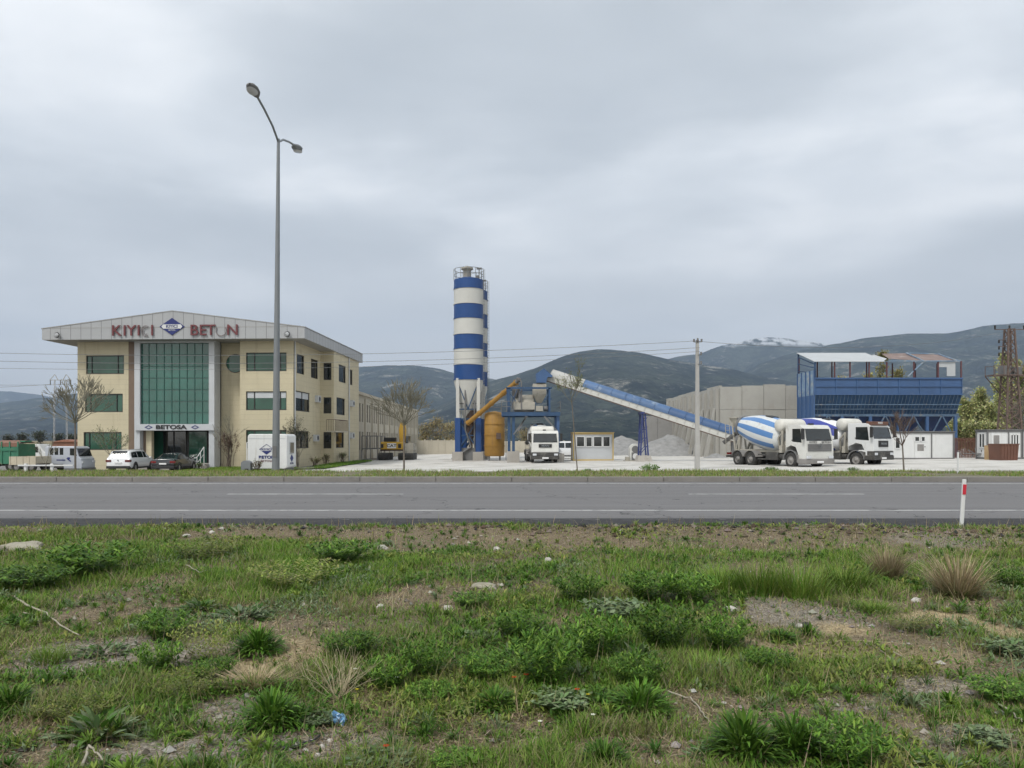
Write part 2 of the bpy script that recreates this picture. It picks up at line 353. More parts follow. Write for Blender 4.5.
def mixc(t, f, a, c):
    x = N(t, 'ShaderNodeMix', data_type='RGBA')
    if isinstance(f, float): x.inputs[0].default_value = f
    else: L(t, f, x.inputs[0])
    for i, v in ((6, a), (7, c)):
        if isinstance(v, tuple): x.inputs[i].default_value = (*v, 1)
        else: L(t, v, x.inputs[i])
    return x.outputs[2]
tcn = N(t, 'ShaderNodeTexCoord'); P = tcn.outputs['Object']; at = N(t, 'ShaderNodeAttribute'); at.attribute_name = 'Col'
sepc = N(t, 'ShaderNodeSeparateColor'); L(t, at.outputs['Color'], sepc.inputs[0])
base = mixc(t, noise(t, P, 9), (0.085,0.075,0.048), (0.15,0.125,0.08))
base = mixc(t, noise(t, P, 60, lo=0.5, hi=0.62), base, (0.22,0.19,0.13))
vor = N(t, 'ShaderNodeTexVoronoi'); vor.inputs['Scale'].default_value = 28; L(t, P, vor.inputs['Vector'])
grav = mixc(t, noise(t, P, 45, lo=0.42, hi=0.6), (0.155,0.135,0.11), (0.34,0.31,0.265))
peb = N(t, 'ShaderNodeMapRange'); peb.inputs[1].default_value = 0.2; peb.inputs[2].default_value = 0.0; L(t, vor.outputs['Distance'], peb.inputs[0])
pebm = N(t, 'ShaderNodeMath', operation='MULTIPLY'); L(t, peb.outputs[0], pebm.inputs[0]); pebm.inputs[1].default_value = 0.7
grav = mixc(t, pebm.outputs[0], grav, (0.45,0.42,0.37))
straw = mixc(t, noise(t, P, 50, lo=0.4, hi=0.6), (0.22,0.17,0.10), (0.46,0.37,0.22))
red = mixc(t, noise(t, P, 40, lo=0.4, hi=0.6), (0.105,0.08,0.055), (0.27,0.215,0.145))
c = mixc(t, sepc.outputs[2], base, red); c = mixc(t, sepc.outputs[0], c, grav); c = mixc(t, sepc.outputs[1], c, straw)
# distant farmland: bands of ploughed soil and young crops
mp2 = N(t, 'ShaderNodeMapping'); mp2.inputs['Scale'].default_value = (0.004, 0.012, 1); L(t, P, mp2.inputs[0])
farm = mixc(t, noise(t, mp2.outputs[0], 1.2, 3, lo=0.40, hi=0.56), (0.34,0.235,0.14), (0.12,0.15,0.06))
farm = mixc(t, noise(t, P, 0.04, 5), farm, (0.26,0.20,0.13))
sp = N(t, 'ShaderNodeSeparateXYZ'); L(t, P, sp.inputs[0]); mr = N(t, 'ShaderNodeMapRange'); mr.inputs[1].default_value = 55; mr.inputs[2].default_value = 85; L(t, sp.outputs[1], mr.inputs[0])
c = mixc(t, mr.outputs[0], c, farm); L(t, c, b.inputs['Base Color'])
n3 = N(t, 'ShaderNodeTexNoise'); n3.inputs['Scale'].default_value = 35; n3.inputs['Detail'].default_value = 8; L(t, P, n3.inputs['Vector'])
hh = N(t, 'ShaderNodeMath', operation='SUBTRACT'); L(t, n3.outputs[0], hh.inputs[0]); L(t, vor.outputs['Distance'], hh.inputs[1])
bp = N(t, 'ShaderNodeBump'); bp.inputs['Strength'].default_value = 0.7; bp.inputs['Distance'].default_value = 0.02; L(t, hh.outputs[0], bp.inputs['Height']); L(t, bp.outputs[0], b.inputs['Normal'])
tag(np_mesh('ground', np.stack([GX.ravel(), GY.ravel(), GZ.ravel()], 1), Fg, gm, col=gcol, smooth=True), kind='structure')
# road
rm = bpy.data.materials.new('asphalt'); rm.use_nodes = True; t = rm.node_tree; b = t.nodes['Principled BSDF']; b.inputs['Roughness'].default_value = 0.85; b.inputs['Specular IOR Level'].default_value = 0.3
tcn = N(t, 'ShaderNodeTexCoord'); P = tcn.outputs['Object']
mpa = N(t, 'ShaderNodeMapping'); mpa.inputs['Scale'].default_value = (0.02, 0.9, 1); L(t, P, mpa.inputs[0])
c = mixc(t, noise(t, mpa.outputs[0], 1.0, 4, lo=0.3, hi=0.7), (0.088,0.087,0.09), (0.158,0.156,0.160))
c = mixc(t, noise(t, P, 0.5, 7, 0.7, lo=0.5, hi=0.8), c, (0.115,0.113,0.115))
c = mixc(t, noise(t, P, 50, 4, lo=0.3, hi=0.75), c, (0.185,0.18,0.178)); 
vo = N(t, 'ShaderNodeTexVoronoi', feature='DISTANCE_TO_EDGE'); vo.inputs['Scale'].default_value = 0.22; nn = N(t, 'ShaderNodeTexNoise'); nn.inputs['Scale'].default_value = 1.5; L(t, P, nn.inputs['Vector'])
vm = N(t, 'ShaderNodeVectorMath', operation='ADD'); L(t, P, vm.inputs[0]); L(t, nn.outputs['Color'], vm.inputs[1]); L(t, vm.outputs[0], vo.inputs['Vector'])
lt = N(t, 'ShaderNodeMath', operation='LESS_THAN'); lt.inputs[1].default_value = 0.003; L(t, vo.outputs['Distance'], lt.inputs[0])
c = mixc(t, lt.outputs[0], c, (0.06,0.059,0.06)); L(t, c, b.inputs['Base Color'])
n3 = N(t, 'ShaderNodeTexNoise'); n3.inputs['Scale'].default_value = 90; L(t, P, n3.inputs['Vector']); bp = N(t, 'ShaderNodeBump'); bp.inputs['Strength'].default_value = 0.3; bp.inputs['Distance'].default_value = 0.01
L(t, n3.outputs[0], bp.inputs['Height']); L(t, bp.outputs[0], b.inputs['Normal'])
m = MB(); xs_ = list(np.arange(-150, 151, 2.0))
m.add([(x, 15.75, 0.05) for x in xs_]+[(x, 30.0, 0.05) for x in xs_], [(i, i+1, len(xs_)+i+1, len(xs_)+i) for i in range(len(xs_)-1)])
m.quad((-150,30.0,0.05),(150,30.0,0.05),(150,30.0,-0.15),(-150,30.0,-0.15))
tag(m.build('road', rm, fix=False), kind='structure')
# ragged dark edge of the surfacing towards the field
em = mat('fresh_asphalt_edge', (0.032,0.032,0.034), 0.95, var=0.4, vs_=6, stain=(0.12,0.11,0.10), stain_s=5, stain_lo=0.60, bump=0.9, bs=20)
xs_ = np.arange(-26, 26, 0.08); n_ = len(xs_); V = []
ys_ = 15.25-0.28*fbm(xs_, xs_*0, 0.9, 4, 3)-0.10*fbm(xs_, xs_*0, 6, 2, 4)
for k, (f_, z_) in enumerate(((1.0, -0.06), (0.7, 0.02), (0.35, 0.05), (0.0, 0.056))):
    yy = ys_*f_+(1-f_)*15.95; zz = z_+(0.03*(fbm(xs_, yy, 5, 3, 8+k)-0.5) if k in (1, 2) else 0)
    V.append(np.stack([xs_, yy, np.zeros(n_)+zz], 1))
V = np.concatenate(V); I = np.arange(n_-1); Fq = np.concatenate([np.stack([k*n_+I, k*n_+I+1, (k+1)*n_+I+1, (k+1)*n_+I], 1) for k in range(3)])
tag(np_mesh('road_edge', V, Fq, em, smooth=True), kind='structure')
lm = mat('road_paint', (0.40,0.40,0.39), 0.8, var=0.15, vs_=2, stain=(0.19,0.19,0.19), stain_s=3, stain_lo=0.49)
m = MB(); m.box(-150,150,17.75,17.91,0.02,0.054); tag(m.build('near_edge_line', lm), kind='structure')
m = MB(); m.box(-150,150,28.6,28.8,0.02,0.054); tag(m.build('far_edge_line', lm), kind='structure')
m = MB()
for k in range(-8, 9):
    x0 = gx(228, 23.2)+k*14.05; m.box(x0, x0+5.35, 23.1, 23.27, 0.02, 0.054)
tag(m.build('lane_line', lm), kind='structure')
# kerb of cast blocks
km = mat('kerb_concrete', (0.20,0.19,0.175), 0.9, var=0.15, vs_=0.8, stain=(0.13,0.125,0.115), stain_s=1.2, bump=0.3)
m = MB(); x = -120.0
while x < 120:
    m.box(x, x+2.985, 30.02, 30.30, -0.2, 0.245+random.uniform(-.008,.008)); x += 3.0
k_ = m.build('kerb', km, bevel=0.02); tag(k_, kind='structure')
# verge
vm_ = mat('verge_soil', (0.13,0.12,0.07), 0.95, var=0.3, vs_=3, stain=(0.26,0.235,0.17), stain_s=0.7, stain_lo=0.62, coord='Object')
def verge_z(x, y): return 0.21*(1-sstep(36.0, 40.5, y))+(yard_z(x, y)+0.015)*sstep(36.0, 40.5, y)+0.04*(fbm(x, y, 0.5, 3, 2)-0.5)*(1-sstep(38, 40, y))
def sheet(name, x0, x1, dx, y0, y1, dy, zf, mt):
    X, Y = np.meshgrid(np.arange(x0, x1+dx/2, dx), np.arange(y0, y1+dy/2, dy)); Z = zf(X, Y)
    i = np.arange(X.size).reshape(X.shape); Fq = np.stack([i[:-1,:-1], i[:-1,1:], i[1:,1:], i[1:,:-1]], -1).reshape(-1, 4)
    return tag(np_mesh(name, np.stack([X.ravel(), Y.ravel(), Z.ravel()], 1), Fq, mt, smooth=True), kind='structure')
sheet('verge', -110, 110, 1.0, 30.28, 40.6, 0.68, verge_z, vm_)
cm = mat('yard_concrete', (0.53,0.515,0.48), 0.9, var=0.08, vs_=0.15, stain=(0.36,0.345,0.31), stain_s=0.35, stain_lo=0.48, bump=0.15)
sheet('yard', -16, 110, 3.0, 40.5, 150, 2.5, lambda x, y: yard_z(x, y)-0.01, cm)
pm = mat('parking_asphalt', (0.17,0.165,0.155), 0.9, var=0.2, vs_=0.4, stain=(0.30,0.28,0.24), stain_s=0.3)
sheet('parking', -110, -16, 3.0, 40.5, 90, 2.5, lambda x, y: yard_z(x, y)-0.012, pm)
# service strip along the yard and its low kerb
sm_ = mat('service_strip', (0.30,0.295,0.28), 0.9, var=0.12, vs_=0.5)
sheet('service_road', -16, 110, 3.0, 40.4, 43.6, 0.8, lambda x, y: yard_z(x, y)+0.004, sm_)
m = MB()
for i in range(36):
    x = -16-2.6*i
    m.box(x-2.57, x, 43.9, 44.1, -1.2, float(yard_z(x, 44))+0.16)
tag(m.build('parking_kerb', M['conc']), kind='structure')
# grass bed by the office
bedz = lambda x, y: yard_z(x, y)+0.06
bm_ = mat('bed_soil', (0.11,0.13,0.055), 0.95, var=0.3, vs_=1)
sheet('grass_bed', gx(192,57), -16.6, 0.5, 52, 61, 0.9, bedz, bm_)
sheet('grass_bed', -16.4, -14.2, 0.4, 58, 78, 0.9, bedz, bm_)
# ---------------------------------------------------------------- mountains
def mountain(name, ridge, D0, D1, cols, c_lo, c_hi, patch, seed, snow=None, step=3, rows=110, rough=1.0):
    px = np.arange(-420, 1440, step); rp = np.interp(px, [p for p, _ in ridge], [q for _, q in ridge])
    k = np.ones(5)/5; rp = np.convolve(np.pad(rp, 2, 'edge'), k, 'valid')
    rp = rp+2.0*(fbm(px, px*0, 0.03, 4, seed)-0.5)*2.2*rough
    tt = np.concatenate([np.linspace(0, 1, rows), [1.03, 1.08, 1.15]])
    V = np.zeros((len(tt), len(px), 3))
    for i, q in enumerate(tt):
        d = D0+(D1-D0)*min(q, 1.3)
        X = (px-512)/F*D1*(0.55+0.45*d/D1)/1.0
        X = (px-512)/F*d
        H1 = EYE+(HOR-rp)/F*D1
        s = (0.02*q+0.98*q**1.35) if q <= 1 else 1-(q-1)*2.2
        amp = min(1, q*4)*(max(0, 1-q)**0.55)
        n = (fbm(X, d*np.ones_like(X)*0.8, 1/(0.22*(D1-D0)), 5, seed+3)-0.5)
        g = 1-np.abs(2*fbm(X, d*np.ones_like(X)*0.6, 1/(0.16*(D1-D0)), 4, seed+8)-1)
        g2 = 1-np.abs(2*fbm(X, d*np.ones_like(X)*0.7, 1/(0.05*(D1-D0)), 4, seed+14)-1)
        Z = H1*s*(1+amp*(0.6*n))+H1*amp*0.26*(g-0.8)+H1*amp*0.07*(g2-0.7)
        lim = EYE+(HOR-rp-0.6)/F*d
        Z = np.where((q < 1), np.minimum(Z, np.maximum(lim*(0.985), 0)), Z)
        V[i, :, 0] = X; V[i, :, 1] = d; V[i, :, 2] = np.maximum(Z, 0)-6+6*min(1, q*10)
    idx = np.arange(V.shape[0]*V.shape[1]).reshape(V.shape[:2])
    Fq = np.stack([idx[:-1,:-1], idx[:-1,1:], idx[1:,1:], idx[1:,:-1]], -1).reshape(-1, 4)
    mm = bpy.data.materials.new(name); mm.use_nodes = True; t = mm.node_tree; b = t.nodes['Principled BSDF']; b.inputs['Roughness'].default_value = 1; b.inputs['Specular IOR Level'].default_value = 0
    tcn = N(t, 'ShaderNodeTexCoord'); P = tcn.outputs['Object']; sc = 1/(D1-D0)
    c = mixc(t, noise(t, P, 7*sc, 10, 0.80, lo=0.44, hi=0.56), c_lo, c_hi)
    c = mixc(t, noise(t, P, 60*sc, 8, 0.8, lo=0.45, hi=0.65), c, tuple(v*0.45 for v in c_lo))
    pt = noise(t, P, 16*sc, 10, 0.82, lo=0.555, hi=0.63)
    c = mixc(t, pt, c, patch)
    if snow is not None:
        spn = N(t, 'ShaderNodeSeparateXYZ'); L(t, P, spn.inputs[0])
        a = N(t, 'ShaderNodeMapRange'); a.inputs[1].default_value = snow[0]; a.inputs[2].default_value = snow[1]; L(t, spn.outputs[2], a.inputs[0])
        nn_ = noise(t, P, 22*sc, 6, 0.6, lo=0.40, hi=0.52); mu = N(t, 'ShaderNodeMath', operation='MULTIPLY'); L(t, a.outputs[0], mu.inputs[0]); L(t, nn_, mu.inputs[1])
        c = mixc(t, mu.outputs[0], c, (0.85,0.87,0.9))
    nb_ = N(t, 'ShaderNodeTexNoise'); nb_.inputs['Scale'].default_value = 45*sc; nb_.inputs['Detail'].default_value = 9; nb_.inputs['Roughness'].default_value = .7; L(t, P, nb_.inputs['Vector']); bb_ = N(t, 'ShaderNodeBump'); bb_.inputs['Strength'].default_value = 1.0; bb_.inputs['Distance'].default_value = 60; L(t, nb_.outputs[0], bb_.inputs['Height']); L(t, bb_.outputs[0], b.inputs['Normal'])
    L(t, c, b.inputs['Base Color'])
    o = np_mesh(name, V.reshape(-1, 3), Fq, mm, smooth=True); tag(o, kind='structure'); return V
G1, G2, PT = (0.010,0.020,0.017), (0.075,0.092,0.062), (0.36,0.34,0.29)
mountain('far_mountain', [(-420,400),(-60,388),(0,391),(22,392),(45,396),(90,404),(170,425),(230,440),(1440,440)], 8500, 12500, 0, G1, G2, PT, 3)
mountain('western_mountain', [(-420,418),(-100,410),(0,403),(30,399),(60,396),(100,392),(200,388),(300,372),(357,367),(390,365.5),(425,367),(455,372),(500,380),(560,392),(640,430),(1440,440)], 3200, 7200, 0, G1, G2, PT, 12)
mountain('snowy_mountain', [(-420,440),(560,430),(600,385),(640,364),(668,358.5),(700,352.5),(718,346),(735,343),(765,337),(785,338),(805,342),(830,344),(870,352),(960,372),(1440,400)], 5200, 8200, 0, G1, G2, PT, 22, snow=(985,1030))
mountain('eastern_mountain', [(-420,440),(560,438),(690,415),(730,384),(760,362),(800,350),(830,344),(860,339),(900,334.5),(945,333),(965,329),(985,325),(1024,323),(1200,318),(1440,330)], 3000, 6500, 0, G1, G2, PT, 31)
CV = mountain('central_mountain', [(-420,440),(300,440),(400,424),(440,405),(470,390),(495,380),(520,373),(535,368),(550,362),(570,355),(590,350.5),(608,349),(625,350),(645,354),(668,359),(700,364),(740,372),(800,385),(900,400),(1000,412),(1440,430)], 1900, 5000, 0, G1, G2, PT, 41)
# ---------------------------------------------------------------- frames: a rotated local system whose points can be found from the photo
class Fr:
    def __init__(s, X, Y, deg): s.X, s.Y, s.a = X, Y, R(deg); s.ex = (math.cos(s.a), math.sin(s.a)); s.ey = (-math.sin(s.a), math.cos(s.a))
    def u(s, px, v=0):
        k = (px-512)/F; return (k*(s.Y+v*s.ey[1])-s.X-v*s.ey[0])/(s.ex[0]-k*s.ex[1])
    def v(s, px, u=0):
        k = (px-512)/F; return (k*(s.Y+u*s.ex[1])-s.X-u*s.ex[0])/(s.ey[0]-k*s.ey[1])
    def z(s, py, u, v): return gz(py, s.Y+u*s.ex[1]+v*s.ey[1])
def text(body, size, mt, parent, loc, rot=(90, 0, 0), ext=0.03, off=0.0, name='letter', sx=1.0):
    cu = bpy.data.curves.new(name, 'FONT'); cu.body = body; cu.size = size; cu.align_x = 'CENTER'; cu.align_y = 'CENTER'; cu.extrude = ext; cu.offset = off
    tmp = bpy.data.objects.new('tmp', cu); COL.objects.link(tmp); dg = bpy.context.evaluated_depsgraph_get(); me = bpy.data.meshes.new_from_object(tmp.evaluated_get(dg))
    bpy.data.objects.remove(tmp); me.materials.clear(); me.materials.append(mt); me.name = name
    o = bpy.data.objects.new(name, me); COL.objects.link(o); o.parent = parent; o.location = loc; o.rotation_euler = tuple(R(a) for a in rot); o.scale = (sx, 1, 1)
    return o
def wall(m, o, d, n, L_, z0, z1, ops, dep=0.16):
    """wall face from o along unit d (outward normal n), with real openings (u0,u1,z0,z1) and their reveals"""
    us = sorted({0, L_}|{q for a in ops for q in a[:2]}); zs = sorted({z0, z1}|{q for a in ops for q in a[2:]})
    def P(u, z, k=0): return (o[0]+d[0]*u-n[0]*k, o[1]+d[1]*u-n[1]*k, z)
    for i in range(len(us)-1):
        for j in range(len(zs)-1):
            uc, zc = (us[i]+us[i+1])/2, (zs[j]+zs[j+1])/2
            if any(a[0] < uc < a[1] and a[2] < zc < a[3] for a in ops): continue
            m.quad(P(us[i], zs[j]), P(us[i+1], zs[j]), P(us[i+1], zs[j+1]), P(us[i], zs[j+1]))
    for a in ops:
        c = [(a[0], a[2]), (a[1], a[2]), (a[1], a[3]), (a[0], a[3])]
        for i in range(4): q, r = c[i], c[(i+1) % 4]; m.quad(P(*q), P(*r), P(*r, dep), P(*q, dep))
def window(par, o, d, n, a, glass, fm, bars=(), dep=0.12, fw=0.07, hb=(), blind=None):
    """window in opening a=(u0,u1,z0,z1): frame part with a pane as its sub-part"""
    def P(u, z, k): return Vector((o[0]+d[0]*u-n[0]*k, o[1]+d[1]*u-n[1]*k, z))
    m = MB(); u0, u1, z0, z1 = a; h = fw/2
    for p, q in (((u0+h, z0), (u0+h, z1)), ((u1-h, z0), (u1-h, z1))): m.bar(P(*p, dep-0.03), P(*q, dep-0.03), fw, 0.06)
    for z in (z0+h, z1-h)+tuple(z0+(z1-z0)*b for b in hb): m.bar(P(u0+fw, z, dep-0.03), P(u1-fw, z, dep-0.03), 0.06, fw)
    for b in bars: u = u0+(u1-u0)*b; m.bar(P(u, z0+fw, dep-0.032), P(u, z1-fw, dep-0.032), fw, 0.05)
    f = m.build('window', fm, par)
    g = MB(); g.quad(P(u0, z0, dep), P(u1, z0, dep), P(u1, z1, dep), P(u0, z1, dep)); g.build('pane', glass, f, fix=False)
    if blind:
        g = MB(); g.quad(P(u0+fw, z1-(z1-z0)*blind, dep-0.012), P(u1-fw, z1-(z1-z0)*blind, dep-0.012), P(u1-fw, z1-fw, dep-0.012), P(u0+fw, z1-fw, dep-0.012)); g.build('blind', M['colw'], f, fix=False)
    return f
# ================================================================ office building
B = Fr(-18.0, 62.5, -2.5); OB = thing('office_building', 'cream three storey office with green glass front and pitched grey fascia carrying red letters', 'office building', (B.X, B.Y, 0), B.a)
ZB = -1.2; ZT = 9.95; WL = -18.2
def U(px, v=0): return B.u(px, v)
def Zf(py, v=0): return B.z(py, -9, v)
wins = []
fz = [(355, 373.7), (393.5, 412), (432, 450)]
m = MB().use(M['cream'])
# left wing
uL0, uL1 = WL, U(128.5); ops = []
for i, (t0, t1) in enumerate(fz):
    a, b_ = (U(86-i*1.2), U(124-i*1.2)); ops.append((a-uL0, b_-uL0, Zf(t1), Zf(t0)))
wall(m, (uL0, 0), (1, 0), (0, -1), uL1-uL0, ZB, ZT, ops); WA = [((uL0, 0), (1, 0), (0, -1), o, (0.14, 0.83)) for o in ops]
# right wing
uR0 = U(240); ops = [(U(246)-uR0, U(286.5)-uR0, B.z(b, -2, 0), B.z(a, -2, 0)) for a, b in ((352.5, 371.2), (391.3, 410.2), (430, 448.5))]
wall(m, (uR0, 0), (1, 0), (0, -1), -uR0, ZB, ZT, ops); WA += [((uR0, 0), (1, 0), (0, -1), o, (0.2, 0.84)) for o in ops]
# recessed bay with the round window
V1 = 1.3; uQ0, uQ1 = U(221, V1), uR0+0.02
m.quad((uQ0, V1, ZB), (uQ1, V1, ZB), (uQ1, V1, ZT), (uQ0, V1, ZT)); m.quad((uR0, 0, ZB), (uR0, V1, ZB), (uR0, V1, ZT), (uR0, 0, ZT))
# side walls
VS = 7.6; JX = 1.25; VB = 17.0
so_ = []
def side_op(pa, pb, ya, yb, u=0):
    va, vb = B.v(pa, u), B.v(pb, u); vm = (va+vb)/2; return (va, vb, B.z(yb, u, vm), B.z(ya, u, vm))
for q in ((296.8, 304.3, 354.8, 374), (311, 318, 359.5, 378.5), (295.6, 309.6, 391.8, 411.5), (295.8, 308.8, 431, 448.3)): so_.append(side_op(*q))
wall(m, (0, 0), (0, 1), (1, 0), VS, ZB, ZT, so_); WA += [((0, 0), (0, 1), (1, 0), o, (0.5,) if i > 1 else ()) for i, o in enumerate(so_)]
us0 = 0.0; st = []
for ya, yb in ((363, 380), (397.3, 413.5), (432, 448.5)): st.append((0.28, 1.02, B.z(yb, 0.6, VS), B.z(ya, 0.6, VS)))
wall(m, (0, VS), (1, 0), (0, -1), JX, ZB, ZT, st); WA += [((0, VS), (1, 0), (0, -1), o, ()) for o in st]
s2 = []
for q in ((338.8, 345.8, 365.3, 382.5), (350, 352.6, 369.8, 385), (336.5, 345, 398, 415), (336, 344, 432, 448)):
    va, vb, za, zb = side_op(*q, u=JX); s2.append((va-VS, vb-VS, za, zb))
wall(m, (JX, VS), (0, 1), (1, 0), VB-VS, ZB, ZT, s2); WA += [((JX, VS), (0, 1), (1, 0), o, ()) for o in s2]
m.quad((WL, 0, ZB), (WL, VB, ZB), (WL, VB, ZT), (WL, 0, ZT)); m.quad((WL, VB, ZB), (JX, VB, ZB), (JX, VB, ZT), (WL, VB, ZT))
m.build('wall', parent=OB)
for i, (o, d, n, a, bars) in enumerate(WA): window(OB, o, d, n, a, M['officeglass'] if i < 6 else M['darkglass'], M['frame'], bars, blind=(0.35 if i in (4, 8) else None))
for u_, v_, l_ in ((U(246), 0, 0),): pass
# inner dark backing so panes never show daylight through
# brown strip, white columns and glass curtain
m = MB(); m.box(uL1, U(134.2, -0.1), 0.0, 0.5, ZB, ZT); m.build('brown_strip', M['brown'], OB)
VC = -0.25
for pa, pb in ((134.3, 139.8), (208.8, 214.3)):
    m = MB(); m.box(U(pa, VC), U(pb, VC), VC, 0.9, ZB, ZT); m.build('column', M['colw'], OB)
c0, c1 = U(139.8, VC), U(208.8, VC); zc0, zc1 = B.z(424, -13, 0), B.z(343.5, -13, 0)
cw = MB(); cw.quad((c0, 0, zc0), (c1, 0, zc0), (c1, 0, zc1), (c0, 0, zc1)); cw = cw.build('glass_curtain', M['greenglass'], OB, fix=False)
m = MB(); nc = 9
for i in range(nc+1): x = c0+(c1-c0)*i/nc; m.box(x-0.022, x+0.022, -0.05, 0.01, zc0, zc1)
for i in range(8):
    z = zc0+(zc1-zc0)*i/7; m.box(c0, c1, -0.04, 0.0, z-0.03, z+0.03)
m.build('glazing_grid', M['mull'], cw)
m = MB(); m.box(U(139.8, VC), U(208.8, VC), VC, 0.4, zc1, ZT-0.02); m.build('top_panel', M['colw'], OB)
# dark side pane right of the glass box
m = MB(); m.box(U(214.3, 0.3), uQ0, 0.5, 0.7, ZB, ZT); m.build('side_pane', M['greenglass'], OB)
# round window
cz = B.z(363.5, -5, V1); cu_ = U(235.5, V1); rr = 9.3/F*63.8
m = MB(); m.cyl((cu_, V1-0.02, cz), (cu_, V1-0.06, cz), rr, n=40); rw = m.build('round_window', M['frame'], OB)
m = MB(); m.cyl((cu_, V1-0.03, cz), (cu_, V1-0.075, cz), rr*0.93, n=40); m.build('pane', M['officeglass'], rw)
# entrance beam and recess
zb0, zb1 = B.z(430.5, -13, 0), B.z(424.2, -13, 0)
beam = MB(); beam.box(U(134.3, -0.45), U(214.3, -0.45), -0.45, -0.26, zb0, zb1); beam.box(c0, c1, -0.26, 0.4, zb0, zb1); beam = beam.build('entrance_beam', M['colw'], OB)
text('BETOSA', 0.46, M['black'], beam, (U(171, -0.47), -0.47, (zb0+zb1)/2), name='lettering', off=0.012, sx=1.55)
for px in (148.5, 195):
    m = MB(); x = U(px, -0.47); zc = (zb0+zb1)/2; 
    for sgn in (1, -1): m.prism([(x-0.34, zc), (x, zc+sgn*0.17), (x+0.34, zc), (x+0.22, zc), (x, zc+sgn*0.1), (x-0.22, zc)], -0.452, -0.475)
    m.build('emblem', M['navy'], beam)
VE = 1.6
m = MB().use(M['frame']); m.box(c0, c1, VE+0.02, VE+0.1, ZB, zb0); m.use(M['brown']); m.box(c0, U(146, 0.3), 0.3, VE, ZB, zb0); m.use(M['cream']); m.box(U(146, 0.2), U(151.5, 0.2), 0.2, 0.6, ZB, zb0)
m.use(M['conc']); m.box(c0, c1, -1.0, VE, ZB, -0.25); m.build('entrance_recess', parent=OB)
e0, e1 = U(152, VE), U(207.5, VE)
for i, (a, b_) in enumerate(((0, .22), (.22, .4), (.4, .62), (.66, 1))):
    m = MB(); x0, x1 = e0+(e1-e0)*a, e0+(e1-e0)*b_; z0, z1 = -0.25, zb0-0.05
    for p, q in (((x0, z0), (x0, z1)), ((x1, z0), (x1, z1))): m.bar((p[0], VE-0.05, p[1]), (q[0], VE-0.05, q[1]), 0.07)
    m.bar((x0, VE-0.05, z1), (x1, VE-0.05, z1), 0.07)
    f = m.build('entrance_door', M['frame'], OB); g = MB(); g.quad((x0, VE-0.02, z0), (x1, VE-0.02, z0), (x1, VE-0.02, z1), (x0, VE-0.02, z1)); g.build('pane', M['officeglass'] if i in (0, 3) else M['darkglass'], f, fix=False)
st_ = MB()
for i in range(3): st_.box(U(151, -1.2), U(207, -1.2), -1.0-0.3*(3-i), -1.0-0.3*(2-i), ZB, -0.25-0.15*(3-i)+0.02)
st_.build('entrance_steps', M['conc'], OB)
# fascia, soffit, roof
VF = -1.5; fl, fr = U(42, VF), U(304.5, VF)
zb_, zs_, za_ = 9.86, 10.72, B.z(311.3, -9, VF)
um = (fl+fr)/2
fas = MB().use(M['fascia']); fas.prism([(fl, zb_), (fr, zb_), (fr, zs_), (um, za_), (fl, zs_)], VF, VF+0.12)
fas.use(M['soffit']); fas.quad((fl-0.06, VF-0.02, zs_), (um, VF-0.02, za_), (um, VF-0.02, za_+0.07), (fl-0.06, VF-0.02, zs_+0.07)); fas.quad((um, VF-0.02, za_), (fr+0.06, VF-0.02, zs_), (fr+0.06, VF-0.02, zs_+0.07), (um, VF-0.02, za_+0.07))
fas.quad((fl, VF-0.012, 10.78), (fr, VF-0.012, 10.78), (fr, VF-0.012, 10.815), (fl, VF-0.012, 10.815))
fas = fas.build('fascia', parent=OB)
VR = VB+0.9
for q0 in (fr-0.12, fl):
    m = MB(); m.box(q0, q0+0.12, VF+0.12, VR, zb_, zs_+0.02); m.build('side_fascia', M['fascia_side'], OB)
m = MB(); m.box(fl+0.12, fr-0.12, VF+0.12, VR, zb_+0.0, zb_+0.08); m.build('soffit', M['soffit'], OB)
rf = MB()
for a, b_ in (((fl-0.05, zs_+0.03), (um, za_+0.02)), ((um, za_+0.02), (fr+0.05, zs_+0.03))):
    rf.prism([a, b_, (b_[0], b_[1]+0.06), (a[0], a[1]+0.06)], VF-0.03, VR)
rf = rf.build('roof', M['roofm'], OB)
zl = B.z(331, -11, VF)
for ch, px, o_l in (('K', 117, 0), ('I', 125.3, 0), ('Y', 132, 0), ('I', 139.3, 0), ('C', 146.2, 1), ('I', 152.8, 0), ('B', 194.6, 0), ('E', 203.4, 0), ('T', 211.4, 0), ('O', 221.5, 1), ('N', 233, 0)):
    x = U(px, VF); 
    if not o_l:
        text(ch, 1.22, M['red'], fas, (x, VF-0.1, zl), ext=0.04, off=0.006, sx=1.08)
    else:   # the lit face is gone: only the rim of the letter is left
        m = MB(); rx, rz = (0.34, 0.42) if ch == 'C' else (0.42, 0.43)
        a0, a1 = (50, 310) if ch == 'C' else (145, 400)
        pts = [(x+rx*math.cos(R(a)), VF-0.08, zl+rz*math.sin(R(a))) for a in range(a0, a1, 12)]
        m.tube(pts, 0.034, 5)
        if ch == 'C': pts = [(x+rx*.6*math.cos(R(a)), VF-0.08, zl+rz*.65*math.sin(R(a))) for a in range(a0, a1, 12)]; m.tube(pts, 0.028, 5)
        m.build('letter', M['letterside'], fas)
x = U(172.3, VF); ze = B.z(326.6, -9, VF)
em_ = MB(); em_.prism([(x-1.03, ze), (x, ze-0.70), (x+1.03, ze), (x, ze+0.70)], VF-0.01, VF-0.06); em_ = em_.build('emblem', M['navy'], fas)
m = MB(); m.prism([(x-0.72, ze-0.17), (x+0.72, ze-0.17), (x+0.86, ze), (x+0.72, ze+0.17), (x-0.72, ze+0.17), (x-0.86, ze)], VF-0.062, VF-0.08); m.use  
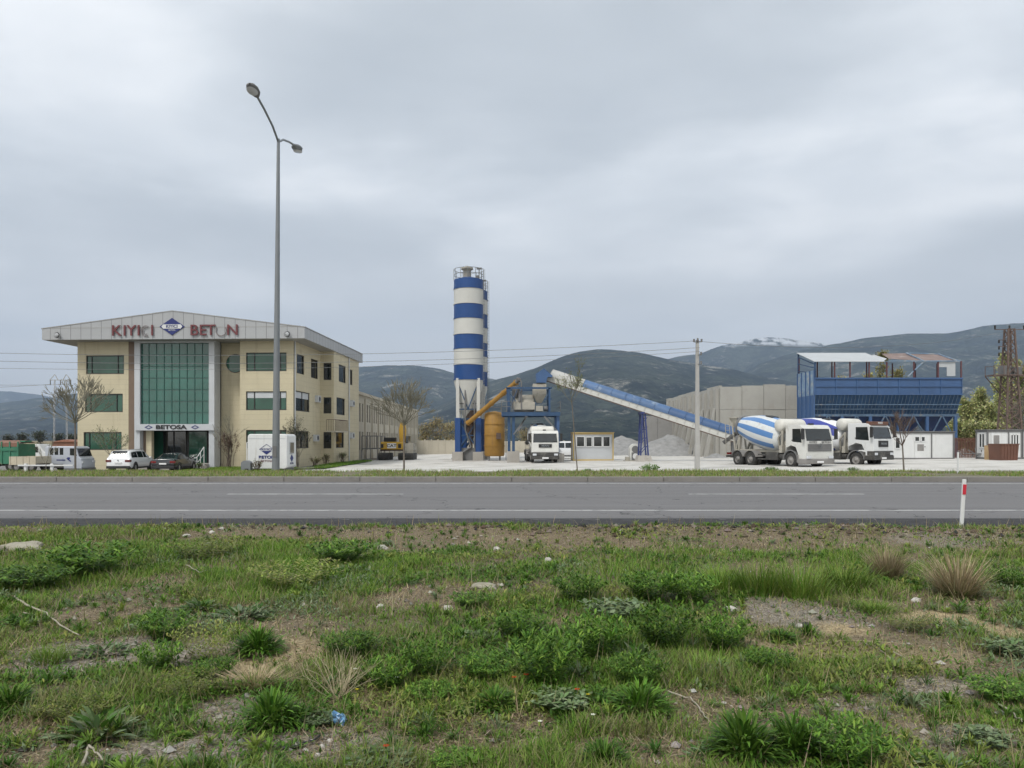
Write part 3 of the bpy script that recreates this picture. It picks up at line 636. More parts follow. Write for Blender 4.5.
m.build('name_band', M['white'], fas)
text('KIYICI', 0.34, M['navy'], fas, (x, VF-0.09, ze), ext=0.008, off=0.006, name='lettering', sx=1.05)
text('BETON', 0.17, M['white'], fas, (x, VF-0.07, ze-0.29), ext=0.006, name='lettering')
for px in (56.5, 287):
    xx = U(px, VF-0.3); zq = B.z(335, -9 if px > 100 else -15, VF)
    m = MB().use(M['colw']); m.lathe([(0.02, 0), (0.16, 0.02), (0.2, 0.1)], 12, 'y', (xx, VF-0.3, zq)); m.use(M['black']); m.lathe([(0.2, 0.0), (0.24, 0.05)], 12, 'y', (xx, VF-0.32, zq-0.02)); m.bar((xx, VF, zq+0.05), (xx, VF-0.3, zq), 0.05); m.build('floodlight', parent=fas)
# pipes, ac units, balcony of the side wall
m = MB(); m.cyl((0.08, 0.25, ZB), (0.08, 0.25, ZT), 0.06, n=8); m.build('downpipe', M['colw'], OB)
m = MB(); m.cyl((JX+0.08, VB-4.2, ZB), (JX+0.08, VB-4.2, ZT), 0.06, n=8); m.build('downpipe', M['colw'], OB)
for px, py, u in ((316.3, 399, 0), (350.8, 403.5, JX), (350.6, 435.5, JX), (314.5, 438, 0)):
    v_ = B.v(px, u); z = B.z(py, u, v_); m = MB().use(M['colw']); m.box(u, u+0.32, v_-0.42, v_+0.42, z-0.3, z+0.3); m.use(M['black']); m.cyl((u+0.322, v_, z), (u+0.33, v_, z), 0.22, n=16); m.build('air_conditioner', parent=OB, bevel=0.0)
va, vb = B.v(335.5, JX+0.8), B.v(347.5, JX+0.8); zb = B.z(431, 2, (va+vb)/2); m = MB().use(M['beige']); m.box(JX, JX+0.8, va, vb, zb-0.12, zb); m.use(M['rust'])
zt = zb+1.0
m.bar((JX, va, zt), (JX+.8, va, zt), 0.05); m.bar((JX+.8, va, zt), (JX+.8, vb, zt), 0.05); m.bar((JX+.8, vb, zt), (JX, vb, zt), 0.05)
for i in range(14): v_ = va+(vb-va)*i/13; m.bar((JX+.8, v_, zb), (JX+.8, v_, zt), 0.03)
for i in range(5): m.bar((JX+.2*i, va, zb), (JX+.2*i, va, zt), 0.03)
m.build('balcony', parent=OB)
# entrance stair rail, white
zg = -0.7
rl = thing('stair_railing', 'white railing rising beside the glass office entrance', 'railing', (0, 0, 0))
m = MB()
def bp_(px, d, py): return (gx(px, d), d, gz(py, d))
P_ = [bp_(187.5, 61, 466), bp_(187.5, 61, 458), bp_(196, 61, 458), bp_(196, 61, 452), bp_(202, 61.4, 446.5), bp_(205, 62, 446.5)]
m.tube([P_[1], P_[2], bp_(198, 61, 456), bp_(204, 61.5, 447)], 0.035); m.tube([bp_(187.5, 61, 462), bp_(198, 61, 462), bp_(204, 61.5, 454)], 0.03)
for px, a, b_ in ((187.5, 458, 468), (192, 458, 468), (197, 457, 468), (200.5, 452, 468), (204, 447, 466)): m.tube([bp_(px, 61, a), bp_(px, 61, b_)], 0.035)
m.build('rail', M['white'], rl)
# ================================================================ long workshop behind
WS = thing('workshop_building', 'long beige two storey workshop with rows of narrow windows behind the office', 'workshop', (-17.0, 83, 0)); LW = 54.0; zt = 6.75
m = MB().use(M['beige']); ops = []
for i in range(12):
    v0 = 1.6+i*4.4
    for k in (0, 1.5): ops += [(v0+k, v0+k+0.8, 3.75, 5.85), (v0+k, v0+k+0.8, 0.55, 2.65)]
wall(m, (0, 0), (0, 1), (1, 0), LW, -1.0, zt, ops, 0.2); m.quad((-12, 0, -1), (0, 0, -1), (0, 0, zt), (-12, 0, zt)); m.quad((-12, 0, zt), (0, 0, zt), (0, LW, zt), (-12, LW, zt)); m.quad((-12, LW, -1), (0, LW, -1), (0, LW, zt), (-12, LW, zt))
for i in range(13): m.box(0.0, 0.16, i*4.4+0.1, i*4.4+0.5, -1, zt-0.3)
m.box(-0.1, 0.25, -0.1, LW+0.1, zt-0.02, zt+0.3); m.build('wall', parent=WS)
for o in ops: window(WS, (0, 0), (0, 1), (1, 0), o, M['darkglass'], M['galvdark'], (), 0.16, 0.05, hb=(0.5,))
# ramp cage at its near end
m = MB(); m.mats = []; x0, x1, y0, y1 = 0.2, 1.9, 0.5, 5.5; cg = thing('steel_cage', 'dark open steel frame standing between the office and the long workshop', 'steel frame', (-17.0+0.3, 83, float(yard_z(-17, 83))))
for x in (x0, x1):
    for y in (y0, (y0+y1)/2, y1): m.bar((x, y, 0), (x, y, 2.7), 0.08)
for z in (0.1, 1.3, 2.7):
    for x in (x0, x1): m.bar((x, y0, z), (x, y1, z), 0.07)
    for y in (y0, y1): m.bar((x0, y, z), (x1, y, z), 0.07)
m.bar((x1, y0, 0.1), (x1, y1, 2.7), 0.06); m.build('frame', M['galvdark'], cg)
# low wall beyond the yard
fw_ = thing('boundary_wall', 'low pale concrete wall closing the yard beyond the excavator', 'wall', (gx(418, 118), 118, -0.4))
m = MB(); Lx = gx(458, 118)-gx(418, 118); n_ = 6
for i in range(n_): m.box(Lx/n_*i+0.03, Lx/n_*(i+1)-0.03, 0, 0.2, -0.5, 2.05); m.box(Lx/n_*i-0.1, Lx/n_*i+0.1, -0.06, 0.26, -0.5, 2.2)
m.build('panel', M['beige'], fw_)
fw_ = thing('boundary_wall', 'long low pale wall across the yard behind the silo and batching plant', 'wall', (gx(456, 125), 125, -0.4))
m = MB(); Lx = gx(600, 125)-gx(456, 125); n_ = 16
for i in range(n_): m.box(Lx/n_*i+0.03, Lx/n_*(i+1)-0.03, 0, 0.2, -0.5, 1.9); m.box(Lx/n_*i-0.1, Lx/n_*i+0.1, -0.06, 0.26, -0.5, 2.05)
m.build('panel', M['beige'], fw_)
# ================================================================ cement silos
def silo(name, label, X, Y, zg, z_body, bands, rad, legs=True, detail=True, grp=None):
    s = thing(name, label, 'silo', (X, Y, 0), 0, grp)
    b = MB()
    zs = bands
    for i in range(len(zs)-1):
        b.use(M['siloblue'] if i % 2 == 0 else M['silowhite']); b.lathe([(rad, zs[i]), (rad, zs[i+1])], 40)
        b.use(M['silowhite'] if i % 2 else M['siloblue']); b.lathe([(rad, zs[i+1]+0.05), (rad+0.05, zs[i+1]+0.05), (rad+0.05, zs[i+1]-0.05), (rad, zs[i+1]-0.05)], 40, smooth=False)
    b.use(M['siloblue']); b.lathe([(rad, zs[0]), (rad*0.5, zs[0]+0.25), (0.01, zs[0]+0.35)], 40)
    b.build('body', parent=s)
    b = MB(); zc = zs[-1]; b.lathe([(rad*0.99, zc), (rad*0.98, zc-0.3), (0.28, zg+3.2), (0.2, zg+2.9)], 32); b.build('cone', M['silowhite'], s)
    r_ = rad*0.97
    for i in range(4):
        a = R(45+90*i); x, y = r_*math.cos(a), r_*math.sin(a)
        l = MB().use(M['silowhite']); l.box(x-0.17, x+0.17, y-0.17, y+0.17, zg+4.4, zc+0.1); l.use(M['siloblue']); l.box(x-0.28, x+0.28, y-0.24, y+0.24, zg+0.9, zg+4.4); l.build('leg', parent=s)
        f = MB(); f.box(x-0.55, x+0.55, y-0.55, y+0.55, zg-0.3, zg+0.9); f.build('footing', M['conc'], s, bevel=0.03)
    b = MB()
    c = [(r_*math.cos(R(45+90*i)), r_*math.sin(R(45+90*i))) for i in range(4)]
    for i in range(4):
        (x0, y0), (x1, y1) = c[i], c[(i+1) % 4]
        b.bar((x0, y0, zc-0.3), ((x0+x1)/2, (y0+y1)/2, zg+5.3), 0.1); b.bar((x1, y1, zc-0.3), ((x0+x1)/2, (y0+y1)/2, zg+5.3), 0.1)
        b.bar((x0, y0, zg+5.3), (x1, y1, zg+5.3), 0.12)
        b.bar((x0, y0, zg+1.0), (x1, y1, zg+4.3), 0.11); b.bar((x1, y1, zg+1.0), (x0, y0, zg+4.3), 0.11); b.bar((x0, y0, zg+2.6), (x1, y1, zg+2.6), 0.11); b.bar((x0, y0, zg+4.3), (x1, y1, zg+4.3), 0.16)
    b.build('brace', M['bluedark'], s)
    b = MB(); zr = zs[0]
    for h in (0.55, 1.1): b.tube([(rad*math.cos(t_), rad*math.sin(t_), zr+h) for t_ in np.linspace(0, 2*math.pi, 25)], 0.03, 5)
    for i in range(12): t_ = 2*math.pi*i/12; b.tube([(rad*math.cos(t_), rad*math.sin(t_), zr), (rad*math.cos(t_), rad*math.sin(t_), zr+1.1)], 0.028, 5)
    b.build('top_railing', M['galv'], s)
    f = MB().use(M['dusty']); f.lathe([(0.42, zr+0.1), (0.42, zr+1.05), (0.62, zr+1.1), (0.62, zr+1.3), (0.3, zr+1.42), (0.01, zr+1.45)], 20, org=(-0.15, -0.2, 0)); f.build('dust_filter', parent=s)
    f = MB(); f.box(rad*0.5, rad*0.5+0.35, -0.5, -0.1, zr+0.15, zr+0.45); f.cyl((rad*.72, -0.6, zr), (rad*.72, -0.6, zr+1.1), 0.05); f.box(rad*.55, rad*.9, -0.75, -0.5, zr+1.05, zr+1.2); f.build('relief_valve', M['galvdark'], s)
    # ladder with cage on the right flank
    l = MB(); a = R(-20); cx, cy_l = math.cos(a), math.sin(a)
    for sd_ in (-0.22, 0.22): l.tube([((rad+0.18)*cx-sd_*cy_l, (rad+0.18)*cy_l+sd_*cx, zg+1), ((rad+0.18)*cx-sd_*cy_l, (rad+0.18)*cy_l+sd_*cx, zr+1.1)], 0.025, 4)
    z = zg+1.2
    while z < zr: l.tube([((rad+0.18)*cx-q*cy_l, (rad+0.18)*cy_l+q*cx, z) for q in (-0.22, 0.22)], 0.015, 4); z += 0.3
    l.build('ladder', M['galvdark'], s)
    return s
ds = 79.5; zg = -0.42
bz = [gz(p, ds) for p in (280.6, 289.8, 305, 319.3, 335, 349.4, 365, 380)]
silo('cement_silo', 'tall blue and white banded cement silo beside the ochre tank', gx(469.2, ds+1), ds, zg, 0, bz, 1.55, grp='cement silos of the batching plant')
silo('cement_silo', 'second banded silo half hidden behind the front silo', gx(469.2, ds+1)+0.3, ds+4.3, zg, 0, [b-0.35 for b in bz], 1.55, grp='cement silos of the batching plant')
# lower pipework, hopper and panels among the silo legs
q = thing('silo_pipework', 'rust brown hopper and dark pipes among the silo legs', 'pipework', (gx(470, 78), 79.5, -0.42))
m = MB(); m.lathe([(0.75, 5.2), (0.75, 3.6), (0.2, 2.2), (0.2, 1.2)], 16); m.build('hopper', M['rust'], q)
m = MB(); m.tube([(-0.5, -1.2, 8.4), (-0.5, -1.2, 3.2), (0.1, -1.0, 1.4), (-1.9, -1.2, 0.15)], 0.09, 8); m.tube([(0.45, -1.3, 6.2), (0.45, -1.3, 0.3)], 0.07, 8); m.box(-0.9, 0.6, -0.9, 0.2, 0.0, 1.3); m.tube([(-1.2, -0.8, 5.9), (1.1, -0.8, 5.9)], 0.06); m.build('pipe', M['galvdark'], q)
m = MB(); m.box(0.3, 1.1, 0.9, 1.5, 0, 3.6); m.build('control_box', M['rust'], q)
# screw conveyor
def tubething(name, label, cat, p0, p1, r, mt, ends=True):
    o = thing(name, label, cat, (p0[0], p0[1], p0[2])); a = Vector((0, 0, 0)); b = Vector(p1)-Vector(p0)
    m = MB(); m.cyl(a, b, r, n=16); 
    for k in (0.0, 0.25, 0.5, 0.75, 1.0): c = a+(b-a)*k; dd = (b-a).normalized()*0.05; m.cyl(c-dd, c+dd, r*1.25, n=16)
    m.build('tube', mt, o)
    m = MB(); dd = (b-a).normalized(); m.cyl(b, b+dd*0.55, r*0.8, n=12); m.build('motor', M['galvdark'], o); return o
tubething('screw_conveyor', 'slanting ochre screw conveyor rising from the silo to the mixer tower', 'screw conveyor', (gx(468, 78), 78, gz(423, 78)), (gx(516, 74), 74, gz(382.5, 74)), 0.24, M['ochre'])
# ochre tank
dt = 76.5; xt0, xt1 = gx(484, dt), gx(504.5, dt); tk = thing('storage_tank', 'upright ochre steel tank between the silo and the mixer tower', 'tank', ((xt0+xt1)/2, dt+1.0, -0.4)); hw = (xt1-xt0)/2; ht = gz(412, dt)+0.4
m = MB(); m.lathe([(hw*0.9, 0.45), (hw, 0.6), (hw, ht-0.3), (hw*0.85, ht-0.05), (0.02, ht+0.12)], 28); m.build('body', M['ochre'], tk)
m = MB(); 
for z in (1.5, 2.6, 3.7): m.lathe([(hw, z-0.04), (hw+0.05, z-0.04), (hw+0.05, z+0.04), (hw, z+0.04)], 28, smooth=False)
m.build('rib', M['ochre'], tk)
for i in range(4): a = R(45+90*i); x, y = hw*.75*math.cos(a), hw*.75*math.sin(a); m = MB(); m.box(x-.08, x+.08, y-.08, y+.08, 0, 0.6); m.build('leg', M['galvdark'], tk)
m = MB(); m.box(hw*0.2, hw*0.65, -hw-0.12, -hw*0.85, 2.2, 2.8); m.build('gauge_box', M['rust'], tk)
m = MB(); m.tube([(hw+0.15, -0.3, 0.0), (hw+0.15, -0.3, ht+0.2)], 0.04); m.tube([(-0.6, -0.5, ht), (-0.6, -0.5, ht+0.5), (0.6, -0.5, ht+0.5), (0.6, -0.5, ht)], 0.03); m.build('pipe', M['galvdark'], tk)
# ================================================================ mixer tower
D = 70.5; tx = gx(536, D); PT_ = thing('mixer_tower', 'blue steel mixer tower with raised platform straddling the parked mixer truck', 'batching plant', (tx, D, -0.35))
zdk = gz(413, D)+0.35
def X(px, d=D): return gx(px, d)-tx
cols = [(X(513.5), 0), (X(558), 0), (X(513.5), 3.6), (X(558), 3.6), (X(509), 0.0)]
for i, (x, y) in enumerate(cols):
    m = MB(); m.box(x-0.13, x+0.13, y-0.13, y+0.13, 0.5, zdk); m.build('column', M['blue'] if i % 2 else M['bluedark'], PT_)
for (x, y) in cols[:4]: m = MB(); m.box(x-0.6, x+0.55, y-0.5, y+0.5, -0.3, 1.0 if x < 0 else 0.8); m.build('footing', M['conc'], PT_, bevel=0.03)
m = MB(); x0, x1 = X(501.5), X(560); m.box(x0, x1, -0.4, 4.0, zdk, zdk+0.08)
for y in (-0.38, 1.8, 3.9): m.box(x0, x1, y-0.06, y+0.06, zdk-0.28, zdk)
for k in range(7): x = x0+0.1+(x1-x0-0.2)*k/6; m.box(x-0.05, x+0.05, -0.4, 4.0, zdk-0.2, zdk-0.02)
m.build('platform', M['bluedark'], PT_)
m = MB(); 
for y in (-0.35,):
    m.bar((X(518), y, zdk-1.7), (X(526), y, zdk-0.3), 0.12); m.bar((X(513.5), y, zdk-2.0), (X(527), y, zdk-0.3), 0.12); m.bar((X(557), y, zdk-1.7), (X(544), y, zdk-0.3), 0.12)
m.build('brace', M['galvdark'], PT_)
m = MB(); zr = zdk+0.08
for h in (0.5, 1.0):
    m.tube([(x1, -0.35, zr+h), (x1, 3.9, zr+h)], 0.03, 5); m.tube([(x0, -0.35, zr+h), (X(512), -0.35, zr+h)], 0.03, 5)
for x in (x0, X(507), X(512), x1): m.tube([(x, -0.35, zr), (x, -0.35, zr+1.0)], 0.03, 5)
m.build('railing', M['galvdark'], PT_)
m = MB().use(M['dusty']); mx0, mx1 = X(513.5), X(535); m.box(mx0, mx1, 0.3, 2.6, zr+0.25, zr+0.95); m.lathe([(0.35, -1), (0.95, -0.85), (0.95, 0.85), (0.35, 1)], 20, 'x', ((mx0+mx1)/2, 1.4, zr+0.75)); m.box(X(536), X(543), 0.2, 1.2, zr+0.1, zr+0.6); m.use(M['galvdark']); m.cyl((X(544), 0.6, zr+0.35), (X(548), 0.6, zr+0.35), 0.25)
m.build('pan_mixer', parent=PT_)
zt_ = gz(388, D)+0.35; m = MB()
for x in (X(507.5), X(509.3), X(549.5)):
    for y in (0, 3.0): m.box(x-0.08, x+0.08, y-0.08, y+0.08, zr, zt_)
for z in (zt_, (zr+zt_)/2+0.1):
    m.bar((X(506), 0, z), (X(552), 0, z), 0.16) if z == zt_ else m.bar((X(544), 0, z), (X(552), 0, z), 0.08)
    m.bar((X(506), 3.0, z), (X(552), 3.0, z), 0.14) if z == zt_ else None
for x in (X(508), X(550)): m.bar((x, 0, zt_), (x, 3, zt_), 0.12)
m.bar((X(509), 0, zr+0.2), (X(517), 0, zt_-0.2), 0.07); m.bar((X(509), 0, zt_-0.4), (X(516), 0, zr+1.0), 0.07)
m.bar((X(544), 0, zr+0.9), (X(550), 0, zt_-0.2), 0.05)
m.build('upper_frame', M['bluedark'], PT_)
m = MB(); wx = X(516); m.lathe([(0.35, 0.0), (0.35, -0.5), (0.1, -1.4)], 14, org=(wx, 0.8, zt_+0.2)); m.tube([(X(521.5), 0.3, zr+0.3), (X(521.5), 0.3, zt_+0.5), (X(520), 0.3, zt_+0.9), (X(517), 0.5, zt_+0.95), (X(516), 0.6, zt_+0.5)], 0.07, 6); m.tube([(X(512.5), 0.3, zr+0.3), (X(513), 0.3, zt_+0.1)], 0.06)
m.box(X(518.5), X(520.5), 0.2, 0.6, zr+1.0, zt_-0.3); m.build('weigh_hopper', M['galvdark'], PT_)
# aggregate hopper with blue head house
hx0, hx1 = X(533), X(546.5); m = MB().use(M['dusty']); zh1 = gz(383.5, D)+0.35; zh0 = gz(394, D)+0.35; zh2 = gz(402, D)+0.35
m.box(hx0, hx1, 0.3, 2.0, zh0, zh1)
cxh = (hx0+hx1)/2
def frustum(m, x0, x1, y0, y1, z1, a0, a1, b0, b1, z0):
    v = [(x0,y0,z1),(x1,y0,z1),(x1,y1,z1),(x0,y1,z1),(a0,b0,z0),(a1,b0,z0),(a1,b1,z0),(a0,b1,z0)]
    return m.add(v, [(0,1,2,3),(7,6,5,4),(0,4,5,1),(1,5,6,2),(2,6,7,3),(3,7,4,0)])
frustum(m, hx0, hx1, 0.3, 2.0, zh0, cxh-0.25, cxh+0.25, 0.9, 1.4, zh2); m.box(cxh-0.2, cxh+0.2, 0.95, 1.35, zr+0.9, zh2); m.build('feed_hopper', parent=PT_)
hz0, hz1, hz2 = gz(382.5, D)+0.35, gz(372.5, D)+0.35, gz(368, D)+0.35
m = MB(); a, b_, c_ = X(536), X(542.5), X(552); m.prism([(X(536.5), hz0), (X(546), hz0), (X(548), hz0+0.55), (X(552), hz0+0.5), (X(553), hz1-0.3), (X(544), hz2+0.0), (X(536), hz1-0.1)], 0.2, 1.9); m.build('head_house', M['blue'], PT_)
# ================================================================ inclined belt conveyor
P0 = Vector((gx(549, 71.5), 71.9, gz(375.5, 71.5))); P1 = Vector((gx(737, 66), 66.5, gz(436, 66)))
BC = thing('belt_conveyor', 'long slanting belt conveyor with blue half round cover running down to the right', 'conveyor', tuple(P1)); dv = P0-P1; Ld = dv.length; dn = dv.normalized(); sd_ = Vector((0, 0, 1)).cross(dn).normalized(); up_ = dn.cross(sd_).normalized()
def C(l, s, h): return dn*l+sd_*s+up_*h
for (a, b_, mt) in ((0, 0.34, 'blue'), (0.34, 0.80, 'coverpale'), (0.80, 0.985, 'coverworn')):
    if mt == 'coverpale': M[mt] = mat('faded_blue_cover', (0.07,0.135,0.26), 0.55, var=0.25, vs_=0.5, stain=(0.25,0.31,0.38), stain_s=0.9)
    if mt == 'coverworn': M[mt] = mat('chalky_cover', (0.40,0.40,0.38), 0.7, var=0.12, vs_=1, stain=(0.22,0.24,0.26), stain_s=1.5)
    n_ = max(2, int((b_-a)*14)); m = MB()
    for k in range(n_):
        l0, l1 = Ld*(a+(b_-a)*k/n_)+0.015, Ld*(a+(b_-a)*(k+1)/n_)-0.015
        ang = [R(t_) for t_ in range(-10, 191, 20)]
        vs_ = [C(l, 0.62*math.cos(q), 0.12+0.60*math.sin(q)) for l in (l0, l1) for q in ang]; na = len(ang)
        m.add(vs_, [(i, i+1, na+i+1, na+i) for i in range(na-1)], True)
        m.tube([C(l1, 0.635*math.cos(q), 0.12+0.615*math.sin(q)) for q in ang], 0.02, 4)
    m.build('cover', M[mt], BC)
m = MB(); 
for s in (-0.55, 0.55): m.add([C(0, s, 0.12), C(Ld, s, 0.12), C(Ld, s, -0.42), C(0, s, -0.42)], [(0, 1, 2, 3)])
for s in (-0.57, 0.57):
    for h in (0.1, -0.42): m.bar(C(0, s, h), C(Ld, s, h), 0.08)
    for k in range(24): l = Ld*k/24; m.bar(C(l, s*1.02, -0.42), C(l, s*1.02, 0.1), 0.05)
m.build('side_panel', M['silowhite'], BC)
m = MB()
for s in (-0.6, 0.6): m.bar(C(0, s, -0.52), C(Ld, s, -0.52), 0.07, 0.07)
m.add([C(0, -0.5, -0.5), C(Ld, -0.5, -0.5), C(Ld, 0.5, -0.5), C(0, 0.5, -0.5)], [(0, 1, 2, 3)]); m.build('underside', M['rust'], BC)
m = MB(); m.box(-0.3, 0.3, -0.5, 0.5, -1.9, -0.4); m.cyl(C(0, -0.6, -0.1), C(0, 0.6, -0.1), 0.35); m.build('tail_drum', M['galvdark'], BC)
# support trestle with footing
dS = 69.2; tr = thing('conveyor_trestle', 'slim dark blue trestle holding up the belt conveyor beside the white silo top', 'trestle', (gx(642.5, dS), dS, -0.3)); tr['label'] = 'slim dark blue trestle on concrete footing holding up the belt conveyor'
zt_ = gz(413.5, dS)+0.3; m = MB()
for y in (-0.6, 0.6):
    for x0, x1 in ((-0.28, -0.12), (0.42, 0.12)): m.bar((x0, y, 0.5), (x1, y, zt_), 0.13)
    for k in range(4): z = 0.8+k*0.85; m.bar((-0.25, y, z), (0.33, y, z+0.7), 0.06)
m.box(-0.3, 0.3, -0.8, 0.8, zt_-0.05, zt_+0.12); m.build('frame', mat('trestle_blue', (0.03,0.045,0.15), 0.6), tr)
m = MB(); frustum(m, -0.45, 0.6, -0.8, 0.8, 0.6, -0.75, 0.85, -1, 1, -0.2); m.build('footing', M['conc'], tr)
# compressor by the trestle
cp = thing('plant_pump', 'small arched white pump cabinet standing left of the conveyor trestle', 'pump', (gx(635, 70), 70, -0.3)); m = MB().use(M['whitedirty'])
ar = [(-0.45, 0), (0.45, 0), (0.45, 1.15)]+[(0.45*math.cos(R(a)), 1.15+0.5*math.sin(R(a))) for a in range(15, 180, 15)]+[(-0.45, 1.15)]
m.prism(ar, -0.0, 0.9); m.build('cabinet', parent=cp)
m = MB(); m.cyl((0.02, -0.06, 1.15), (0.02, 0.0, 1.15), 0.32, n=20); m.box(-0.32, 0.34, -0.04, 0, 0.15, 0.85); m.build('grille', M['galvdark'], cp)
m = MB(); m.cyl((0.05, -0.12, 0.5), (0.05, -0.04, 0.5), 0.27, n=20); m.build('round_plate', M['white'], cp)
m = MB(); m.box(-0.95, 0.7, -0.3, 1.0, -0.15, 0.12); m.box(-0.85, -0.5, -0.1, 0.5, 0.1, 0.45); m.build('plinth', M['dusty'], cp)
# ================================================================ big concrete bunker walls
BW_ = thing('aggregate_bunker', 'high weathered concrete bunker wall with tall ribs on its left flank', 'bunker wall', (21.9, 80, -0.4)); H_ = 8.0
m = MB().use(M['bunk'] if 'bunk' in M else M.setdefault('bunk', mat('weathered_concrete', (0.34,0.333,0.305), 0.95, var=0.12, vs_=0.35, stain=(0.29,0.27,0.235), stain_s=0.5, stain_lo=0.55, bump=0.4)))
pw = 2.3; k = 0
while k*pw < 11.4:
    x0, x1 = k*pw+0.02, min(11.4, (k+1)*pw)-0.02
    for j, (z0, z1) in enumerate(((-0.2, 2.6), (2.62, 5.3), (5.32, 7.95-0.12*abs(k-2)))): m.box(x0, x1, random.uniform(-.03, .03), 0.4, z0, z1)
    k += 1
for i in range(11):
    y = 0.5+i*2.5; h = H_-random.uniform(0, .3); m.box(0.0, 0.35, y, y+2.4, -0.2, h); m.box(-0.35, 0.0, y-0.1, y+0.25, -0.2, h-0.4)
    frustum(m, -0.55, -0.36, y-0.1, y+0.25, 5.5, -1.6, -1.2, y-0.1, y+0.25, 0)
m.build('wall', parent=BW_)
lw = thing('bunker_wall', 'lower grey slab wall standing behind the conveyor trestle', 'bunker wall', (gx(643, 98), 98, -0.4)); m = MB(); Lx = gx(672, 98)-gx(643, 98)
for k in range(2): m.box(Lx/2*k+.03, Lx/2*(k+1), 0, 0.4, -0.2, 5.2+0.15*k)
m.build('wall', mat('grey_slab', (0.27,0.265,0.255), 0.95, var=0.1, stain=(0.2,0.195,0.18), bump=0.3), lw)
gvm = mat('crushed_stone', (0.25,0.25,0.245), 0.95, var=0.25, vs_=1.5, stain=(0.31,0.305,0.30), stain_s=0.5, bump=0.8, bs=6)
def pile(name, label, X_, Y_, rx, ry, h, seed):
    n_ = 44; V = []; Fs = []
    for i in range(n_+1):
        r = i/n_
        for j in range(n_): a = 2*math.pi*j/n_; x, y = r*rx*math.cos(a), r*ry*math.sin(a); V.append((x, y, max(-0.1, h*(1-r)**0.9*(0.8+0.4*float(fbm(x, y, 0.5, 4, seed))))))
    for i in range(n_):
        for j in range(n_): Fs.append((i*n_+j, i*n_+(j+1) % n_, (i+1)*n_+(j+1) % n_, (i+1)*n_+j))
    o = np_mesh(name, np.array(V), np.array(Fs), gvm, smooth=True); o.location = (X_, Y_, -0.35); tag(o, label, 'gravel pile', 'piles of crushed stone'); return o
pile('gravel_pile', 'pale crushed stone heap sloping up against the lower grey wall', gx(668, 92), 92, 5.0, 5, 2.9, 2)
pile('gravel_pile', 'low wide stone heap right of the yellow framed cabin', gx(622, 100), 100, 6.0, 6, 2.6, 3)
pile('gravel_pile', 'small rubble heap at the foot of the tall bunker wall', gx(715, 78), 77.5, 1.8, 1.2, 0.7, 4)
# ================================================================ blue aggregate bins
A = thing('aggregate_bins', 'large blue aggregate bin structure with partly roofed top and row of hoppers', 'storage bins', (gx(815, 72), 72, -0.1)); Wb = gx(962, 72)-gx(815, 72); Db = 4.2
def Z(py, d=72): return gz(py, d)+0.1
za, zb, zc, zd = Z(378), Z(394.5), Z(415), Z(432)
m = MB().use(M['blue']); m.box(0, Wb, 0, 0.12, zb, za); m.box(0, Wb, Db-0.12, Db, zb, za); m.box(Wb-0.12, Wb, 0.12, Db-0.12, zb, za); m.box(0.0, 0.12, 0.12, Db-0.12, zb, za)
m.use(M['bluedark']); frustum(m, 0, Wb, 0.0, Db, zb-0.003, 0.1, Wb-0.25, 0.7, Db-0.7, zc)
for k in range(8): x = Wb*k/7; m.use(M['blue']).box(max(0.0, x-0.05), min(Wb, x+0.05), -0.07, 0, zb, za)
m.box(-0.02, Wb+0.02, -0.1, -0.001, (za+zb)/2-0.05, (za+zb)/2+0.05); m.box(-0.05, Wb+0.05, -0.12, -0.001, za-0.1, za+0.03); m.box(-0.05, Wb+0.05, -0.12, -0.001, zb-0.05, zb+0.06)
m.build('bin_body', parent=A)
m = MB(); 
for k in range(41):
    x = 0.05+(Wb-0.1)*k/40; m.bar((x, -0.06, zb), (0.1+(Wb-0.35)*k/40, 0.62, zc), 0.045)
m.bar((0, 0.1, Z(404.5)), (Wb, 0.1, Z(404.5)), 0.1); m.bar((0.1, 0.45, Z(409)), (Wb-.2, 0.45, Z(409)), 0.12); m.build('rib', M['ribblue'] if 'ribblue' in M else M.setdefault('ribblue', mat('rib_blue', (0.07,0.12,0.19), 0.6, var=0.4, vs_=2, stain=(0.22,0.20,0.17), stain_s=2.5)), A)
for k in range(5):
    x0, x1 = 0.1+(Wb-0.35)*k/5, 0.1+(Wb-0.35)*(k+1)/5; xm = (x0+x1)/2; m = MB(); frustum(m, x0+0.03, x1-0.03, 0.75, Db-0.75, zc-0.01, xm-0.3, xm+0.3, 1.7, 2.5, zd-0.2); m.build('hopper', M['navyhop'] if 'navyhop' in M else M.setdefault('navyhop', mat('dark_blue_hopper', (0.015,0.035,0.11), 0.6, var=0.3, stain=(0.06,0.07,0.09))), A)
m = MB(); m.box(-0.02, Wb, 0.55, 0.75, zc-0.12, zc+0.12); m.box(-0.02, Wb, Db-0.75, Db-0.55, zc-0.12, zc+0.12)
for k in range(6):
    x = 0.1+(Wb-0.35)*k/5
    if k < 5:
        xn = 0.1+(Wb-0.35)*(k+1)/5; m.bar((x, 0.5, 1.6), ((x+xn)/2, 0.5, zc), 0.1); m.bar((xn, 0.5, 1.6), ((x+xn)/2, 0.5, zc), 0.1)
m.build('truss', M['ribblue'], A)
for k in range(6):
    x = 0.1+(Wb-0.35)*k/5
    for y in (0.65, Db-0.65): m = MB(); m.box(x-0.13, x+0.13, y-0.13, y+0.13, -0.2, zc-0.12); m.build('leg', M['blue'], A)
m = MB(); m.use(M['bluedark']); ze, zr_ = Z(362), Z(352.5, 75.6)
